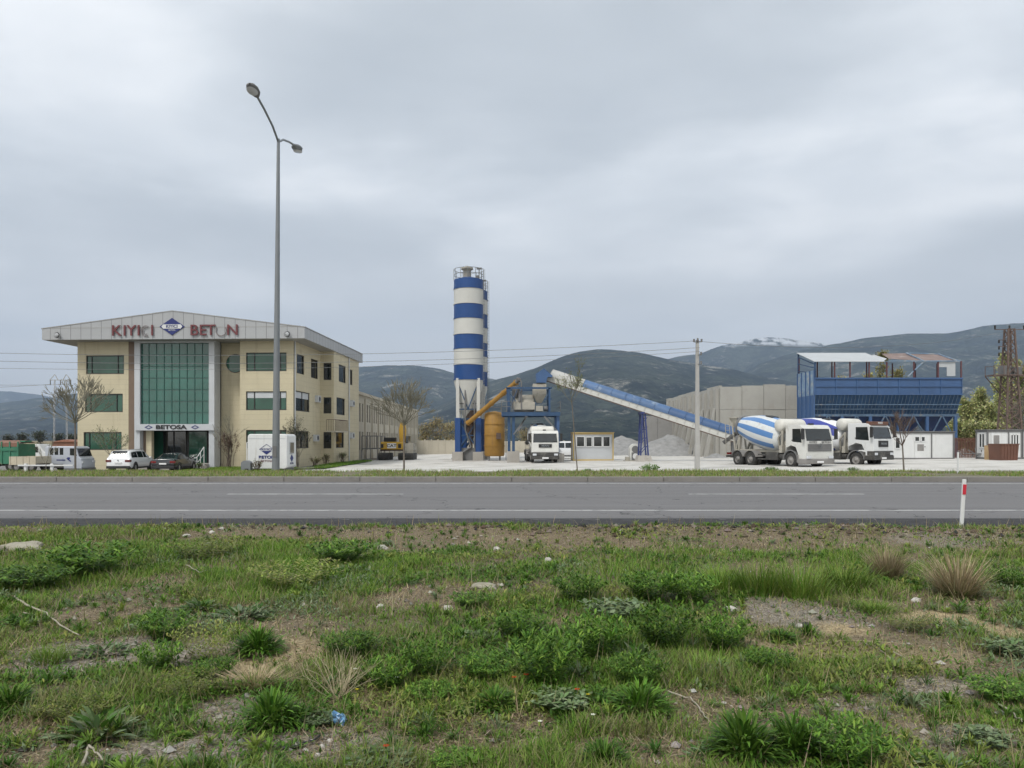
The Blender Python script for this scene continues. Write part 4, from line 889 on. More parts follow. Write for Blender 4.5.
for k, x in enumerate([0.05, Wb*.135, Wb*.24, Wb*.37, Wb*.49, Wb*.675, Wb*.84, Wb-0.05]):
    m.use(M['rustred'] if 'rustred' in M else M.setdefault('rustred', mat('red_oxide', (0.10,0.04,0.045), 0.7, var=0.2))).bar((x, 0.06, za), (x, 0.06, ze if x < Wb*.5 else Z(361)), 0.11)
    m.bar((x, Db-0.06, za), (x, Db-0.06, ze+0.9 if x < Wb*.5 else Z(359)), 0.1)
m.build('post', parent=A)
# left end wall: blue panels below, open frame above
m = MB().use(M['blueworn']); m.box(-0.05, -0.001, 0.1, Db, za-1.6, za+0.75); m.use(M['blue'])
for k in range(5): y = Db*k/4; m.bar((-0.08, y, zc-1.5), (-0.08, y, zb), 0.08); m.bar((-0.07, y, zb), (-0.07, y, za+0.75), 0.12)
m.box(-0.04, -0.002, 0, Db, zc-1.2, zb); m.build('end_wall', parent=A)
m = MB(); m.bar((0, 0, za), (0, 0, ze), 0.12); m.bar((0, Db, za), (0, Db, zr_), 0.12)
for f_ in (0.35, 0.62, 0.85): m.bar((0, 0, za+(ze-za)*f_), (0, Db, za+(zr_-za)*f_), 0.08)
m.build('end_frame', M['bluedark'], A)
m = MB(); xr = gx(884, 72)-gx(815, 72); xr2 = gx(868, 75.8)-gx(815, 72)
m.add([(-0.15, -0.2, ze), (xr, -0.2, ze), (xr2, Db+0.1, zr_), (-0.15, Db+0.1, zr_), (-0.15, -0.2, ze+.05), (xr, -0.2, ze+.05), (xr2, Db+0.1, zr_+.05), (-0.15, Db+0.1, zr_+.05)], [(0,3,2,1),(4,5,6,7),(0,1,5,4),(1,2,6,5),(2,3,7,6),(3,0,4,7)])
def W2(px, d): return gx(px, d)-gx(815, 72)
m.add([(W2(884, 72), 0.2, Z(361.3)), (W2(889.5, 72.5), 1.0, Z(357.5)), (W2(878, 74.5), 3.4, Z(353.6, 74.5)), (W2(872, 74), 2.6, Z(356, 74))], [(0, 1, 2, 3)]); m.build('roof', M['lightroof'], A)
m = MB().use(M['blueworn']); x2 = Wb
m.bar((W2(925, 72), 0.05, Z(360.5)), (W2(908, 72), 0.05, Z(376.5)), 0.09)
for a, b_ in (((906, 75.5, 353), (924, 72, 361)), ((938, 75.5, 354), (957, 72, 360.5)), ((906, 75.5, 353), (938, 75.5, 354)), ((889, 72, 361), (960, 72, 361))):
    m.bar((W2(a[0], a[1]), a[1]-72, Z(a[2], a[1])), (W2(b_[0], b_[1]), b_[1]-72, Z(b_[2], b_[1])), 0.1)
m.build('roof_frame', parent=A)
m = MB(); m.box(W2(947.5, 72), W2(956, 72), 0.1, 0.14, Z(376), Z(361)); m.box(W2(938, 72), W2(947.5, 72), 0.1, 0.14, Z(367), Z(361)); m.build('loose_sheet', M['lightroof'], A)
m = MB(); m.add([(W2(890, 74), 2.2, Z(358.5, 74)), (W2(924, 72.2), 0.2, Z(361, 72.2)), (W2(908, 75.8), 3.9, Z(353, 75.8)), (W2(882, 75.8), 3.9, Z(353.5, 75.8))], [(0, 1, 2, 3)]); m.add([(W2(924, 72.2), 0.25, Z(361, 72.2)), (W2(957, 72.2), 0.25, Z(361, 72.2)), (W2(938, 75.8), 3.9, Z(353.6, 75.8)), (W2(908, 75.8), 3.9, Z(353, 75.8))], [(0, 1, 2, 3)]); m.build('old_roof_sheet', mat('faded_red_sheet', (0.20,0.15,0.135), 0.8, var=0.25, stain=(0.3,0.27,0.25)), A)
# ================================================================ cabins
def cabin(label, px0, px1, pyt, d, dep, items, body='white', trim='galvdark', zg=None, hgt=None, base=None):
    zg = float(yard_z(gx(px0, d), d)) if zg is None else zg
    o = thing('site_cabin', label, 'site cabin', (gx(px0, d), d, zg)); W_ = gx(px1, d)-gx(px0, d); h = gz(pyt, d)-zg
    m = MB(); m.box(0, W_, 0.02, dep-.02, 0.12, h-0.1); m.build('body', M[body], o, bevel=0.01)
    m = MB()
    for x in (0, W_): 
        for y in (0, dep): m.box(x-0.06, x+0.06, y-0.06, y+0.06, 0, h)
    for z in (0.06, h-0.06):
        for y in (0, dep): m.box(0.06, W_-0.06, y-0.05, y+0.05, z-0.08, z+0.08)
        for x in (0, W_): m.box(x-0.05, x+0.05, 0.06, dep-0.06, z-0.08, z+0.08)
    for it in items:
        if it[0] == 'seam': x = gx(it[1], d)-gx(px0, d); m.box(x-0.05, x+0.05, -0.04, 0.0, 0.1, h-0.1)
    m.build('frame', M[trim], o)
    m = MB(); m.box(-0.12, W_+0.12, -0.12, dep+0.12, h, h+0.07); m.build('roof', M['galvdark'] if body == 'white' else M[trim], o)
    def q(px): return gx(px, d)-gx(px0, d)
    for it in items:
        if it[0] == 'win':
            _, a, b_, t0, t1, bars = it; z0, z1 = gz(t1, d)-zg, gz(t0, d)-zg; f = MB(); x0, x1 = q(a), q(b_)
            for x in (x0, x1)+tuple(x0+(x1-x0)*k for k in bars): f.box(x-0.045, x+0.045, -0.05, 0.01, z0, z1)
            for z in (z0, z1): f.box(x0+.045, x1-.045, -0.05, 0.01, z-0.045, z+0.045)
            f = f.build('window', M['white'], o); g = MB(); g.quad((x0, -0.01, z0), (x1, -0.01, z0), (x1, -0.01, z1), (x0, -0.01, z1)); g.build('pane', M['darkglass'], f, fix=False)
        if it[0] == 'door':
            _, a, b_, t0 = it; f = MB(); x0, x1 = q(a), q(b_); z1 = gz(t0, d)-zg; f.box(x0, x1, -0.06, 0.01, 0.14, z1); f = f.build('door', M['white'], o)
            if len(it) > 0 and it[3] > 0: g = MB(); g.quad((x0+.18, -0.07, z1*0.5), (x1-.18, -0.07, z1*0.5), (x1-.18, -0.07, z1-.15), (x0+.18, -0.07, z1-.15)); g.build('pane', M['rim'], f, fix=False)
            g = MB(); g.cyl((x1-.1, -0.12, 1.1), (x1-.1, -0.05, 1.1), 0.04); g.build('handle', M['galvdark'], f)
    return o
cabin('small office cabin in yellow frame with four windows in a row', 573.5, 613, 433, 73, 2.4, [('win', 576.5, 584.5, 436.5, 446.7, ()), ('win', 586, 592, 437, 446.7, ()), ('win', 593.5, 602, 436.5, 446.7, ()), ('win', 603, 610, 436.5, 446.7, ())], 'colw', 'cabinyellow')
# separate door pane frame of the cabin is white already
cabin('white site cabin below the blue bins with white door and two small windows', 885, 953.5, 432, 66, 2.5, [('win', 895, 900, 437.5, 448.5, ()), ('win', 914.5, 919.5, 436.5, 441.5, ()), ('win', 921, 925, 436.5, 441.5, ()), ('door', 914.8, 925.5, 442.5), ('seam', 931.5), ('win', 951.0, 951.4, 444, 446, ())][:5])
cbB = cabin('white site cabin with barred windows behind the brown skip', 987.5, 1021.5, 430.3, 64, 1.5, [('door', 991, 1001, 433.5), ('win', 1010.5, 1018.5, 434.5, 448, (0.33, 0.66)), ('seam', 1008.5)])
f = MB()
for y in (.35, .72, 1.1): f.box(-.05, 0, y-.05, y+.05, .95, 2.15)
for z in (.95, 2.15): f.box(-.045, 0, .35, 1.1, z-.05, z+.05)
f = f.build('window', M['white'], cbB); g = MB(); g.quad((-.012, .35, .95), (-.012, 1.1, .95), (-.012, 1.1, 2.15), (-.012, .35, 2.15)); g.build('pane', M['darkglass'], f, fix=False)
cabin('white site cabin cut off by the right edge of the photo', 1022.5, 1062, 430.0, 64, 2.6, [('win', 1030, 1040, 435.3, 448.5, (0.5,)), ('door', 1046, 1056, 434)])
# skip, fence, junk by the cabins
sk = thing('waste_skip', 'low rust brown steel skip in front of the right hand cabin', 'skip', (gx(1000.5, 60.5), 60.5, 0.05)); sk['label'] = 'low rust brown steel skip in front of the barred cabin window'
Ws = gx(1019, 60.5)-gx(1000.5, 60.5); m = MB(); frustum(m, 0, Ws, 0, 1.6, 1.35, 0.06, Ws-.06, 0.08, 1.5, 0.0); m.box(-.04, Ws+.04, -.04, 0.0, 1.28, 1.36)
for k in range(6): m.bar((Ws*(k+.5)/6, -0.01, 1.3), (Ws*(k+.5)/6, 0.06, 0.03), 0.06)
m.build('body', M['rustbrown'], sk)
fe = thing('steel_fence', 'brown picket fence between the two white site cabins', 'fence', (gx(952, 69), 69, 0.0)); Wf = gx(979, 69)-gx(952, 69); m = MB()
for z in (0.4, 1.7): m.bar((0, 0, z), (Wf, 0, z), 0.07)
for k in range(19): x = Wf*k/18; m.bar((x, -0.04, 0), (x, -0.04, 1.9), 0.07)
m.build('picket', M['rustbrown'], fe)
jk = thing('stacked_frames', 'jumble of grey steel frames stacked beside the cabin wall', 'scrap frames', (gx(966, 65), 65, 0.1)); m = MB()
random.seed(3)
for k in range(12): x, y = random.uniform(0, 2.2), random.uniform(-.4, .4); m.bar((x, y, random.uniform(0, .4)), (x+random.uniform(-.9, .9), y+random.uniform(-.2, .2), random.uniform(.4, 1.0)), 0.06)
for k in range(4): m.box(k*0.55, k*0.55+0.4, -.2, .3, 0.4, 0.46); 
m.build('frame', M['galvdark'], jk)
bd = thing('wooden_board', 'tan board leaning on the white cabin', 'board', (gx(989.5, 62.5), 62.5, 0.05)); m = MB(); m.add([(-.4, 0, 0), (.4, 0, 0), (.25, .5, 1.2), (-.1, .5, 1.2), (-.4, .05, 0), (.4, .05, 0), (.25, .55, 1.2), (-.1, .55, 1.2)], [(0,1,2,3),(7,6,5,4),(0,4,5,1),(1,5,6,2),(2,6,7,3),(3,7,4,0)]); m.build('board', mat('tan_wood', (0.33,0.23,0.12), 0.8), bd)
# ================================================================ mixer trucks
def wheel(par, x, y, r=0.52, w_=0.3, dual=False):
    s = 1 if y > 0 else -1; m = MB(); prof = [(r*0.56, -w_/2), (r*0.9, -w_/2), (r, -w_/2+0.05), (r, w_/2-0.05), (r*0.9, w_/2), (r*0.56, w_/2)]
    m.lathe(prof, 28, 'y', (x, y, r)); 
    if dual: m.lathe(prof, 28, 'y', (x, y-s*0.34, r))
    t_ = m.build('wheel', M['rubber'], par)
    m = MB(); yo = y+s*w_/2
    if dual: m.lathe([(0.01, 0.0), (r*0.28, 0), (r*0.30, -0.12), (r*0.57, -0.14), (r*.59, 0.0)] if s > 0 else [(0.01, 0.0), (r*0.28, 0), (r*0.30, 0.12), (r*0.57, 0.14), (r*.59, 0.0)], 24, 'y', (x, yo, r))
    else: m.lathe([(0.01, s*0.03), (r*0.2, s*0.03), (r*0.24, -s*0.02), (r*0.5, -s*0.05), (r*.59, s*0.0)], 24, 'y', (x, yo, r))
    m.build('rim', M['rim'], t_, fix=False); return t_
def drum_mat(name, c, white, kx, n, duty, off=50.3):
    m = mat(name, white, 0.35, var=0.04, coat=0.2, stain=(0.42,0.40,0.35), stain_s=1.3, stain_lo=0.55); t = m.node_tree; b = t.nodes['Principled BSDF']; src = b.inputs['Base Color'].links[0].from_socket
    tcn = N(t, 'ShaderNodeTexCoord'); s = N(t, 'ShaderNodeSeparateXYZ'); L(t, tcn.outputs['Object'], s.inputs[0])
    a = N(t, 'ShaderNodeMath', operation='ARCTAN2'); L(t, s.outputs[1], a.inputs[0]); L(t, s.outputs[2], a.inputs[1])
    k = N(t, 'ShaderNodeMath', operation='MULTIPLY'); L(t, a.outputs[0], k.inputs[0]); k.inputs[1].default_value = n/(2*math.pi)
    k2 = N(t, 'ShaderNodeMath', operation='MULTIPLY_ADD'); L(t, s.outputs[0], k2.inputs[0]); k2.inputs[1].default_value = kx; L(t, k.outputs[0], k2.inputs[2])
    ad = N(t, 'ShaderNodeMath', operation='ADD'); L(t, k2.outputs[0], ad.inputs[0]); ad.inputs[1].default_value = off
    f = N(t, 'ShaderNodeMath', operation='FRACT'); L(t, ad.outputs[0], f.inputs[0]); l = N(t, 'ShaderNodeMath', operation='LESS_THAN'); L(t, f.outputs[0], l.inputs[0]); l.inputs[1].default_value = duty
    g = N(t, 'ShaderNodeMath', operation='LESS_THAN'); L(t, s.outputs[0], g.inputs[0]); g.inputs[1].default_value = 1.9
    mu = N(t, 'ShaderNodeMath', operation='MULTIPLY'); L(t, l.outputs[0], mu.inputs[0]); L(t, g.outputs[0], mu.inputs[1])
    L(t, mixc(t, mu.outputs[0], src, c), b.inputs['Base Color']); return m
def mixer(label, X_, Y_, deg, zg, dm, style):
    T = thing('mixer_truck', label, 'mixer truck', (X_, Y_, zg), R(deg), 'concrete mixer trucks'); hi = 0.22 if style == 'tall' else 0.0; T.scale = ({'wide': 1.05, 'tall': 1.02, 'plain': .99}[style],)*3
    for y in (-1.05, 1.05): wheel(T, 2.75, y)
    for x in (-1.15, -2.5):
        for y in (-1.08, 1.08): wheel(T, x, y, dual=True)
    m = MB(); m.box(-3.7, 3.5, -0.45, -0.33, 0.75, 1.05); m.box(-3.7, 3.5, 0.33, 0.45, 0.75, 1.05)
    for x in (-3.5, -1.8, -0.2, 1.2): m.box(x, x+.15, -.33, .33, .78, 1.02)
    m.box(0.35, 1.5, -1.15, -0.5, 0.5, 1.0); m.box(0.3, 1.6, 0.5, 1.15, 0.5, 1.0); m.bar((-0.4, -1.15, .55), (0.35, -1.15, .55), .08); m.bar((-0.4, -1.15, .85), (0.35, -1.15, .85), .08)
    m.cyl((1.55, -0.9, 0.75), (1.9, -0.9, 0.75), 0.18)
    for x in (2.75, -1.15, -2.5): m.cyl((x, -1.0, .52), (x, 1.0, .52), .09)
    m.build('chassis', M['chassis'], T)
    m = MB()
    for x in (-1.15, -2.5):
        for s in (-1, 1):
            ang = [R(a) for a in range(15, 166, 15)]; vs_ = [(x+0.62*math.cos(a), s*yy, 0.52+0.60*math.sin(a)) for yy in (1.28, 0.6) for a in ang]; na = len(ang); m.add(vs_, [(i, i+1, na+i+1, na+i) for i in range(na-1)], True)
    m.build('mudguard', M['rim'], T, fix=False)
    # subframe carrying the drum
    m = MB(); m.bar((-3.6, -.5, 1.1), (1.6, -.5, 1.1), .14, .18); m.bar((-3.6, .5, 1.1), (1.6, .5, 1.1), .14, .18); 
    for s in (-1, 1): m.bar((1.35, s*.5, 1.1), (1.5, s*.35, 1.9), .14); m.bar((-3.1, s*.55, 1.1), (-2.95, s*.6, 2.1), .16); m.bar((-3.5, s*.5, 1.1), (-3.0, s*.6, 2.2), .12)
    m.box(1.2, 1.75, -.42, .42, 1.15, 1.75); m.cyl((1.1, 0, 1.75), (1.7, 0, 1.85), .3); m.build('drum_frame', M['dusty'], T)
    # drum: axis along its own x, front low, mouth high at the rear
    d_ = MB(); prof = [(0.02, 2.35), (0.55, 2.33), (0.95, 2.2), (1.12, 1.75), (1.18, 0.9), (1.18, 0.1), (1.1, -0.7), (0.92, -1.55), (0.72, -2.3), (0.66, -2.45), (0.66, -2.55)]
    fine = []
    for i in range(len(prof)-1):
        for k in range(3): q = k/3; fine.append((prof[i][0]*(1-q)+prof[i+1][0]*q, prof[i][1]*(1-q)+prof[i+1][1]*q))
    fine.append(prof[-1]); d_.lathe(fine, 48, 'x'); dr = d_.build('drum', dm, T); dr.location = (-0.95, 0, 2.42); dr.rotation_euler = (0, R(11), 0)
    m = MB(); m.lathe([(0.73, -2.2), (0.8, -2.2), (0.8, -2.4), (0.73, -2.4)], 36, 'x', smooth=False); m.lathe([(0.60, -2.55), (0.30, -2.50)], 36, 'x'); m.build('roller_ring', M['galvdark'], dr)
    m = MB(); m.box(0.1, 0.75, -.3, .3, 1.14, 1.22); m.build('hatch', M['black'], dr)
    # hopper and chute at the tail
    m = MB(); zq = 3.15
    frustum(m, -4.25, -3.4, -.55, .55, zq+0.35, -4.0, -3.5, -.3, .3, zq-0.35); m.bar((-3.7, -.6, 2.2), (-3.9, -.55, zq), .09); m.bar((-3.7, .6, 2.2), (-3.9, .55, zq), .09); m.bar((-3.6, -.5, 1.1), (-3.9, -.5, zq-.4), .1); m.bar((-3.6, .5, 1.1), (-3.9, .5, zq-.4), .1)
    m.box(-4.3, -3.35, -.6, .6, zq+.33, zq+.40); m.build('hopper', M['dusty'], T)
    m = MB(); ang = [R(a) for a in range(180, 361, 30)]
    a_, b__ = Vector((-3.75, -.1, 2.65)), Vector((-4.55, -0.95, 1.75)); dd = (b__-a_).normalized(); sa = dd.cross(Vector((0, 0, 1))).normalized(); ua = sa.cross(dd)
    vs_ = [p+sa*.26*math.cos(q)+ua*.26*math.sin(q) for p in (a_, b__) for q in ang]; na = len(ang); m.add(vs_, [(i, i+1, na+i+1, na+i) for i in range(na-1)], True); vs2 = [v-ua*0.03 for v in vs_]; m.add(vs2, [(i, i+1, na+i+1, na+i) for i in range(na-1)], True); m.build('chute', M['galvdark'], T, fix=False)
    m = MB(); 
    for s in (-.2, .2): m.tube([(-3.95, s-.85, .8), (-4.1, s-.85, 3.4)], .025, 4)
    for k in range(9): m.tube([(-3.96-.015*k, -1.05, .9+.28*k), (-3.96-.015*k, -.65, .9+.28*k)], .02, 4)
    m.build('ladder', M['dusty'], T)
    m = MB().use(M['redlight']); m.box(-3.78, -3.72, -1.15, -.75, .8, .95); m.box(-3.78, -3.72, .75, 1.15, .8, .95); m.use(M['chassis']); m.box(-3.8, -3.72, -1.2, 1.2, .6, .75); m.build('tail_light', parent=T)
    # water tank behind the cab, across the truck
    m = MB(); m.lathe([(0.01, -1.12), (0.2, -1.1), (0.40, -1.02), (0.44, -0.9), (0.44, 0.9), (0.40, 1.02), (0.2, 1.1), (0.01, 1.12)], 28, 'y', (1.45, 0, 2.85+hi)); m.build('water_tank', M['whitetank'] if 'whitetank' in M else M.setdefault('whitetank', mat('tank_white', (0.6,0.59,0.54), 0.5, stain=(0.42,0.40,0.34), stain_s=1.5)), T)
    m = MB(); m.cyl((1.65, -0.9, 1.0), (1.75, -0.95, 2.5), .09, n=8); m.box(1.55, 1.8, -1.05, -.6, 1.0, 1.5); m.box(1.62, 1.95, -.7, .7, 1.3, 1.8); m.tube([(1.2, -.7, 1.2), (1.3, -.9, 2.0), (1.6, -.8, 2.4)], .06, 6); m.build('pipes', M['dusty'], T); bpy.data.objects[-1] if False else None
    # cab
    zf = 0.62+hi; zt = 2.86+hi*1.2; x0, x1 = (2.3 if style == 'wide' else 2.12), 4.05
    cab = MB(); w_ = 1.2
    side = [(x0, zf+.35), (x0+0.04, zf+.62), (2.36, zf+.72), (2.75, zf+.88), (3.2, zf+.78), (3.38, zf+.4), (3.45, zf), (x1, zf), (x1+.03, zf+.4), (x1, 1.75+hi), (x1-.22, zt-.25), (x1-.45, zt-.04), (x1-.8, zt), (x0+.1, zt), (x0, zt-.08)]
    cab.prism([(a, b) for a, b in side], -w_, w_); cb = cab.build('cab', M['whitedirty'] if style != 'tall' else M['white'], T, bevel=0.05)
    # glass
    zw0, zw1 = 1.80+hi, zt-.27
    def fx(z): return x1+(z-(1.75+hi))*(-.22)/((zt-.25)-(1.75+hi))
    g = MB(); g.add([(fx(zw0)+.012, -1.08, zw0), (fx(zw0)+.012, 1.08, zw0), (fx(zw1)+.012, 1.02, zw1), (fx(zw1)+.012, -1.02, zw1)], [(0, 1, 2, 3)]); ws = g.build('windscreen', M['darkglass'], cb, fix=False)
    g = MB(); 
    for k in (-.45, .45): g.bar((fx(zw0)+.03, k, zw0+.02), (fx(zw0+.1)+.03, k+.55, zw0+.12), .03)
    g.build('wiper', M['black'], cb)
    for s in (-1, 1):
        g = MB(); g.add([(x0+.62, s*1.206, zw0-.05), (x1-.3, s*1.206, zw0-.12), (x1-.42, s*1.206, zw1), (x0+.62, s*1.206, zw1)], [(0, 1, 2, 3)]); g.build('side_window', M['darkglass'], cb, fix=False)
        d2 = MB(); d2.box(x0+.5, x1-.15, s*1.195, s*1.203, zf+.95, zw0-.1) ; 
        for a, b in (((x0+.5, zf+.9), (x0+.5, zt-.25)), ((x1-.12, zf+.9), (x1-.3, zt-.25))): d2.bar((a[0], s*1.204, a[1]), (b[0], s*1.204, b[1]), .025)
        dd_ = d2.build('door', M['white'] if style == 'tall' else M['whitedirty'], cb)
        d3 = MB(); d3.box(x0+.58, x0+.8, s*1.2, s*1.24, zf+1.2, zf+1.26); d3.build('handle', M['black'], dd_)
        mm_ = MB(); mm_.box(x1-.05, x1+.08, s*1.32, s*1.52, zw0+.1, zw1); mm_.bar((x1-.2, s*1.2, zw1), (x1, s*1.42, zw1), .04); mm_.bar((x1-.2, s*1.2, zw0+.1), (x1, s*1.42, zw0+.1), .04); mm_.build('mirror', M['black'], cb)
        # front wheel arch, step
        ar = MB(); ang = [R(a) for a in range(0, 181, 15)]; vs_ = [(2.75+r*math.cos(a), s*yy, .55+r*math.sin(a)) for (r, yy) in ((.68, 1.24), (.60, 1.24), (.60, .7)) for a in ang]; na = len(ang)
        for q in range(2): ar.add(vs_[q*na:(q+2)*na], [(i, i+1, na+i+1, na+i) for i in range(na-1)], True)
        ar.build('wheel_arch', M['galvdark'], cb, fix=False)
        h = MB(); h.box(x1+.0, x1+.12, s*.78, s*1.12, zf+.02, zf+.2); h.build('headlight', M['clearlight'], cb, bevel=.02)
    bm_ = MB(); low = zf-.2; bmat = M['rim'] if style == 'wide' else M['chassis']
    bm_.box(3.42, x1+.1, -1.24, 1.24, low-.12, zf+.0); bm_.box(3.3, 3.5, -1.22, 1.22, low-.05, zf+.25)
    if style != 'wide': bm_.box(3.6, x1+.08, -1.22, 1.22, zf, zf+.32)
    bm_.build('bumper', bmat, cb, bevel=.04)
    m = MB(); z0, z1 = (1.12, 1.60) if style == 'wide' else (1.35+hi*.4, 1.66+hi); gw = 1.0 if style == 'wide' else .58
    m.box(x1+.02, x1+.06, -gw, gw, z0, z1)
    for k in range(3): z = z0+(z1-z0)*(k+.5)/3; m.box(x1+.06, x1+.085, -gw+.04, gw-.04, z-.03, z+.03)
    gr = m.build('grille', M['galvdark'] if style == 'wide' else M['black'], cb)
    m = MB()
    if style == 'wide':   # three-pointed star in a ring
        m.tube([(x1+.1, .13*math.cos(a), 1.5+.13*math.sin(a)) for a in np.linspace(0, 2*math.pi, 17)], .014, 5)
        for a in (90, 210, 330): m.bar((x1+.1, 0, 1.5), (x1+.1, .13*math.cos(R(a)), 1.5+.13*math.sin(R(a))), .025)
        m.build('badge', M['galv'], gr)
        text('KIYICI', .2, M['galvdark'], cb, (x1+.035, -.55, 1.71), rot=(90, 0, 90), ext=.008, name='lettering', sx=1.2); text('BETON', .2, M['galvdark'], cb, (x1+.035, .55, 1.71), rot=(90, 0, 90), ext=.008, name='lettering', sx=1.2)
    else:
        text('MAN', .24, M['galv'], gr, (x1+.09, 0, (z0+z1)/2), rot=(90, 0, 90), ext=.01, name='lettering', off=.006, sx=1.3)
        if style == 'tall':
            v = MB(); v.box(x1-.62, x1-.2, -1.05, 1.05, zt-.14, zt+.12); v.build('sun_visor', M['rustbrown'], cb, bevel=.03); text('MAN', .2, M['white'], cb, (x1-.19, 0, zt), rot=(90, 0, 90), ext=.01, name='lettering', sx=1.2)
    m = MB(); m.box(x1+.1, x1+.115, -.28, .28, low-.05, low+.07); m.build('plate', M['plate'], cb)
    m = MB(); m.box(x1-.9, x1-.6, -.12, .12, zt, zt+.1); m.build('roof_hatch', M['black'], cb)
    return T
DM1 = drum_mat('drum_stripes', (0.09,0.21,0.44), (0.60,0.62,0.62), 0.06, 9, 0.5); DM2 = drum_mat('drum_swirl', (0.035,0.05,0.28), (0.74,0.75,0.77), 0.10, 4, 0.42, 50.72)
DM3 = drum_mat('drum_pale_swirl', (0.13,0.22,0.38), (0.62,0.64,0.64), 0.3, 4, 0.4)
mixer('mixer truck with pale blue striped drum and wide grey grille, nearest the conveyor foot', 19.36, 55.9, -67, -0.25, DM1, 'wide')
mixer('white mixer truck with purple blue swirl on its drum, parked before the blue bins', 24.54, 58.36, -57, -0.27, DM2, 'tall')
mixer('mixer truck facing the road beneath the mixer tower platform', gx(541, 69), 70.5, -86, -0.3, DM3, 'plain')
# ================================================================ cars
def car(name, label, cat, X_, Y_, zg, deg, L_, W_, prof, glass, body, kind):
    """prof: list of (x, z_belt or hood line, z_roof, half width at roof); x from tail to nose"""
    T = thing(name, label, cat, (X_, Y_, zg), R(deg)); hw = W_/2; m = MB(); rings = []
    for (x, zb, zr, wr, wb) in prof:
        zl = 0.28; half = [(wb*.9*hw, zl), (wb*hw, zl+.14), (wb*hw, zb*.72), (wb*hw*.97, zb), (wr*hw, zr-.05), (wr*hw*.8, zr)]
        rings.append([(x, -y, z) for y, z in half]+[(x, y, z) for y, z in half[::-1]])
    n_ = len(rings[0]); vs_ = [p for r in rings for p in r]; fs = []
    for i in range(len(rings)-1):
        for j in range(n_): k = (j+1) % n_; fs.append((i*n_+j, i*n_+k, (i+1)*n_+k, (i+1)*n_+j))
    fs += [tuple(range(n_)), tuple(range((len(rings)-1)*n_, len(rings)*n_))[::-1]]
    m.add(vs_, fs, True); b = m.build('body', M[body], T); md = b.modifiers.new('bevel', 'BEVEL'); md.width = .03; md.segments = 2; md.limit_method = 'ANGLE'; md.angle_limit = R(35)
    # glass laid on the glasshouse
    xs = [p[0] for p in prof]
    def at_(x, i): return float(np.interp(x, xs, [p[i] for p in prof]))
    def sp(x, f, o=.008):
        zb, zr, wr, wb = at_(x, 1), at_(x, 2), at_(x, 3), at_(x, 4); return (wb*hw*.97+(wr*hw-wb*hw*.97)*f+o, zb+(zr-.05-zb)*f)
    for s in (-1, 1):
        for (a, b_) in glass['side']:
            g = MB(); st = np.linspace(a, b_, 5); lo = [(x, s*sp(x, .08)[0], sp(x, .08)[1]) for x in st]; hi = [(x, s*sp(x, .86)[0], sp(x, .86)[1]) for x in st]
            for i in range(4): g.quad(lo[i], lo[i+1], hi[i+1], hi[i])
            g.build('side_window', M['darkglass'], T, fix=False)
    for nm, (xa, xb) in (('rear_window', glass['rear']), ('windscreen', glass['front'])):
        g = MB(); st = np.linspace(xa, xb, 8); row = [(x+(-.012 if nm == 'rear_window' else .012), at_(x, 3)*hw*.79, at_(x, 2)+.014) for x in st]
        for i in range(7): g.quad((row[i][0], -row[i][1], row[i][2]), (row[i][0], row[i][1], row[i][2]), (row[i+1][0], row[i+1][1], row[i+1][2]), (row[i+1][0], -row[i+1][1], row[i+1][2]))
        g.build(nm, M['darkglass'], T, fix=False)
    r = .34 if kind == 'suv' else .32
    for x in (L_/2-.9, -L_/2+.85):
        for y in (-hw+.09, hw-.09):
            s = 1 if y > 0 else -1; a = MB(); a.cyl((x, s*(hw-.2), r+.02), (x, s*(hw+.004), r+.02), r+.07, n=24); a.build('wheel_arch', M['black'], T)
            w0 = MB(); w0.lathe([(r*.6, -.1), (r*.93, -.1), (r, -.06), (r, .06), (r*.93, .1), (r*.6, .1)], 24, 'y', (x, s*(hw-.07), r)); w0 = w0.build('wheel', M['rubber'], T); q = MB(); q.lathe([(0.01, s*.09), (r*.15, s*.09), (r*.62, s*.07)], 10, 'y', (x, s*(hw-.07), r)); q.build('rim', M['alloy'], w0, fix=False)
    zt = at_(-L_/2+.05, 1); tl = zt*.86 if kind == 'suv' else zt*.84
    for s in (-1, 1):
        g = MB(); g.box(-L_/2-.015, -L_/2+.22, s*(hw*.55), s*(hw*.985), tl-.1, tl+.06); g.build('tail_light', M['redlight'] if kind != 'suv' else mat('dark_red_lamp', (.12,.02,.02), .2), T, bevel=.02)
        g = MB(); g.box(L_/2-.3, L_/2+.0, s*(hw*.6), s*(hw*.95), .62, .75); g.build('headlight', M['clearlight'], T, bevel=.02)
        g = MB(); g.box(.75, .95, s*(hw+.02), s*(hw+.2), .98, 1.1); g.build('mirror', M[body], T, bevel=.03)
    g = MB(); g.box(-L_/2-.03, -L_/2+.0, -.26, .26, tl-.2, tl-.09); g.build('plate', M['plate'], T)
    g = MB(); g.box(-L_/2-.05, -L_/2+.25, -hw*.93, hw*.93, .26, .46); g.box(L_/2-.2, L_/2+.03, -hw*.9, hw*.9, .25, .42)
    for s in (-1, 1): g.box(-L_/2+.9, L_/2-1.0, s*(hw-.05), s*(hw+.012), .24, .36)
    g.build('bumper_trim', M['black'], T, bevel=.02)
    if kind == 'suv':
        for s in (-1, 1): g = MB(); g.tube([(-1.6, s*hw*.72, 1.68), (0.6, s*hw*.72, 1.70)], .02, 6); g.build('roof_rail', M['galv'], T)
        g = MB(); g.cyl((-L_/2-.02, 0, tl+.02), (-L_/2-.0, 0, tl+.02), .05); g.build('badge', M['galv'], T)
    return T
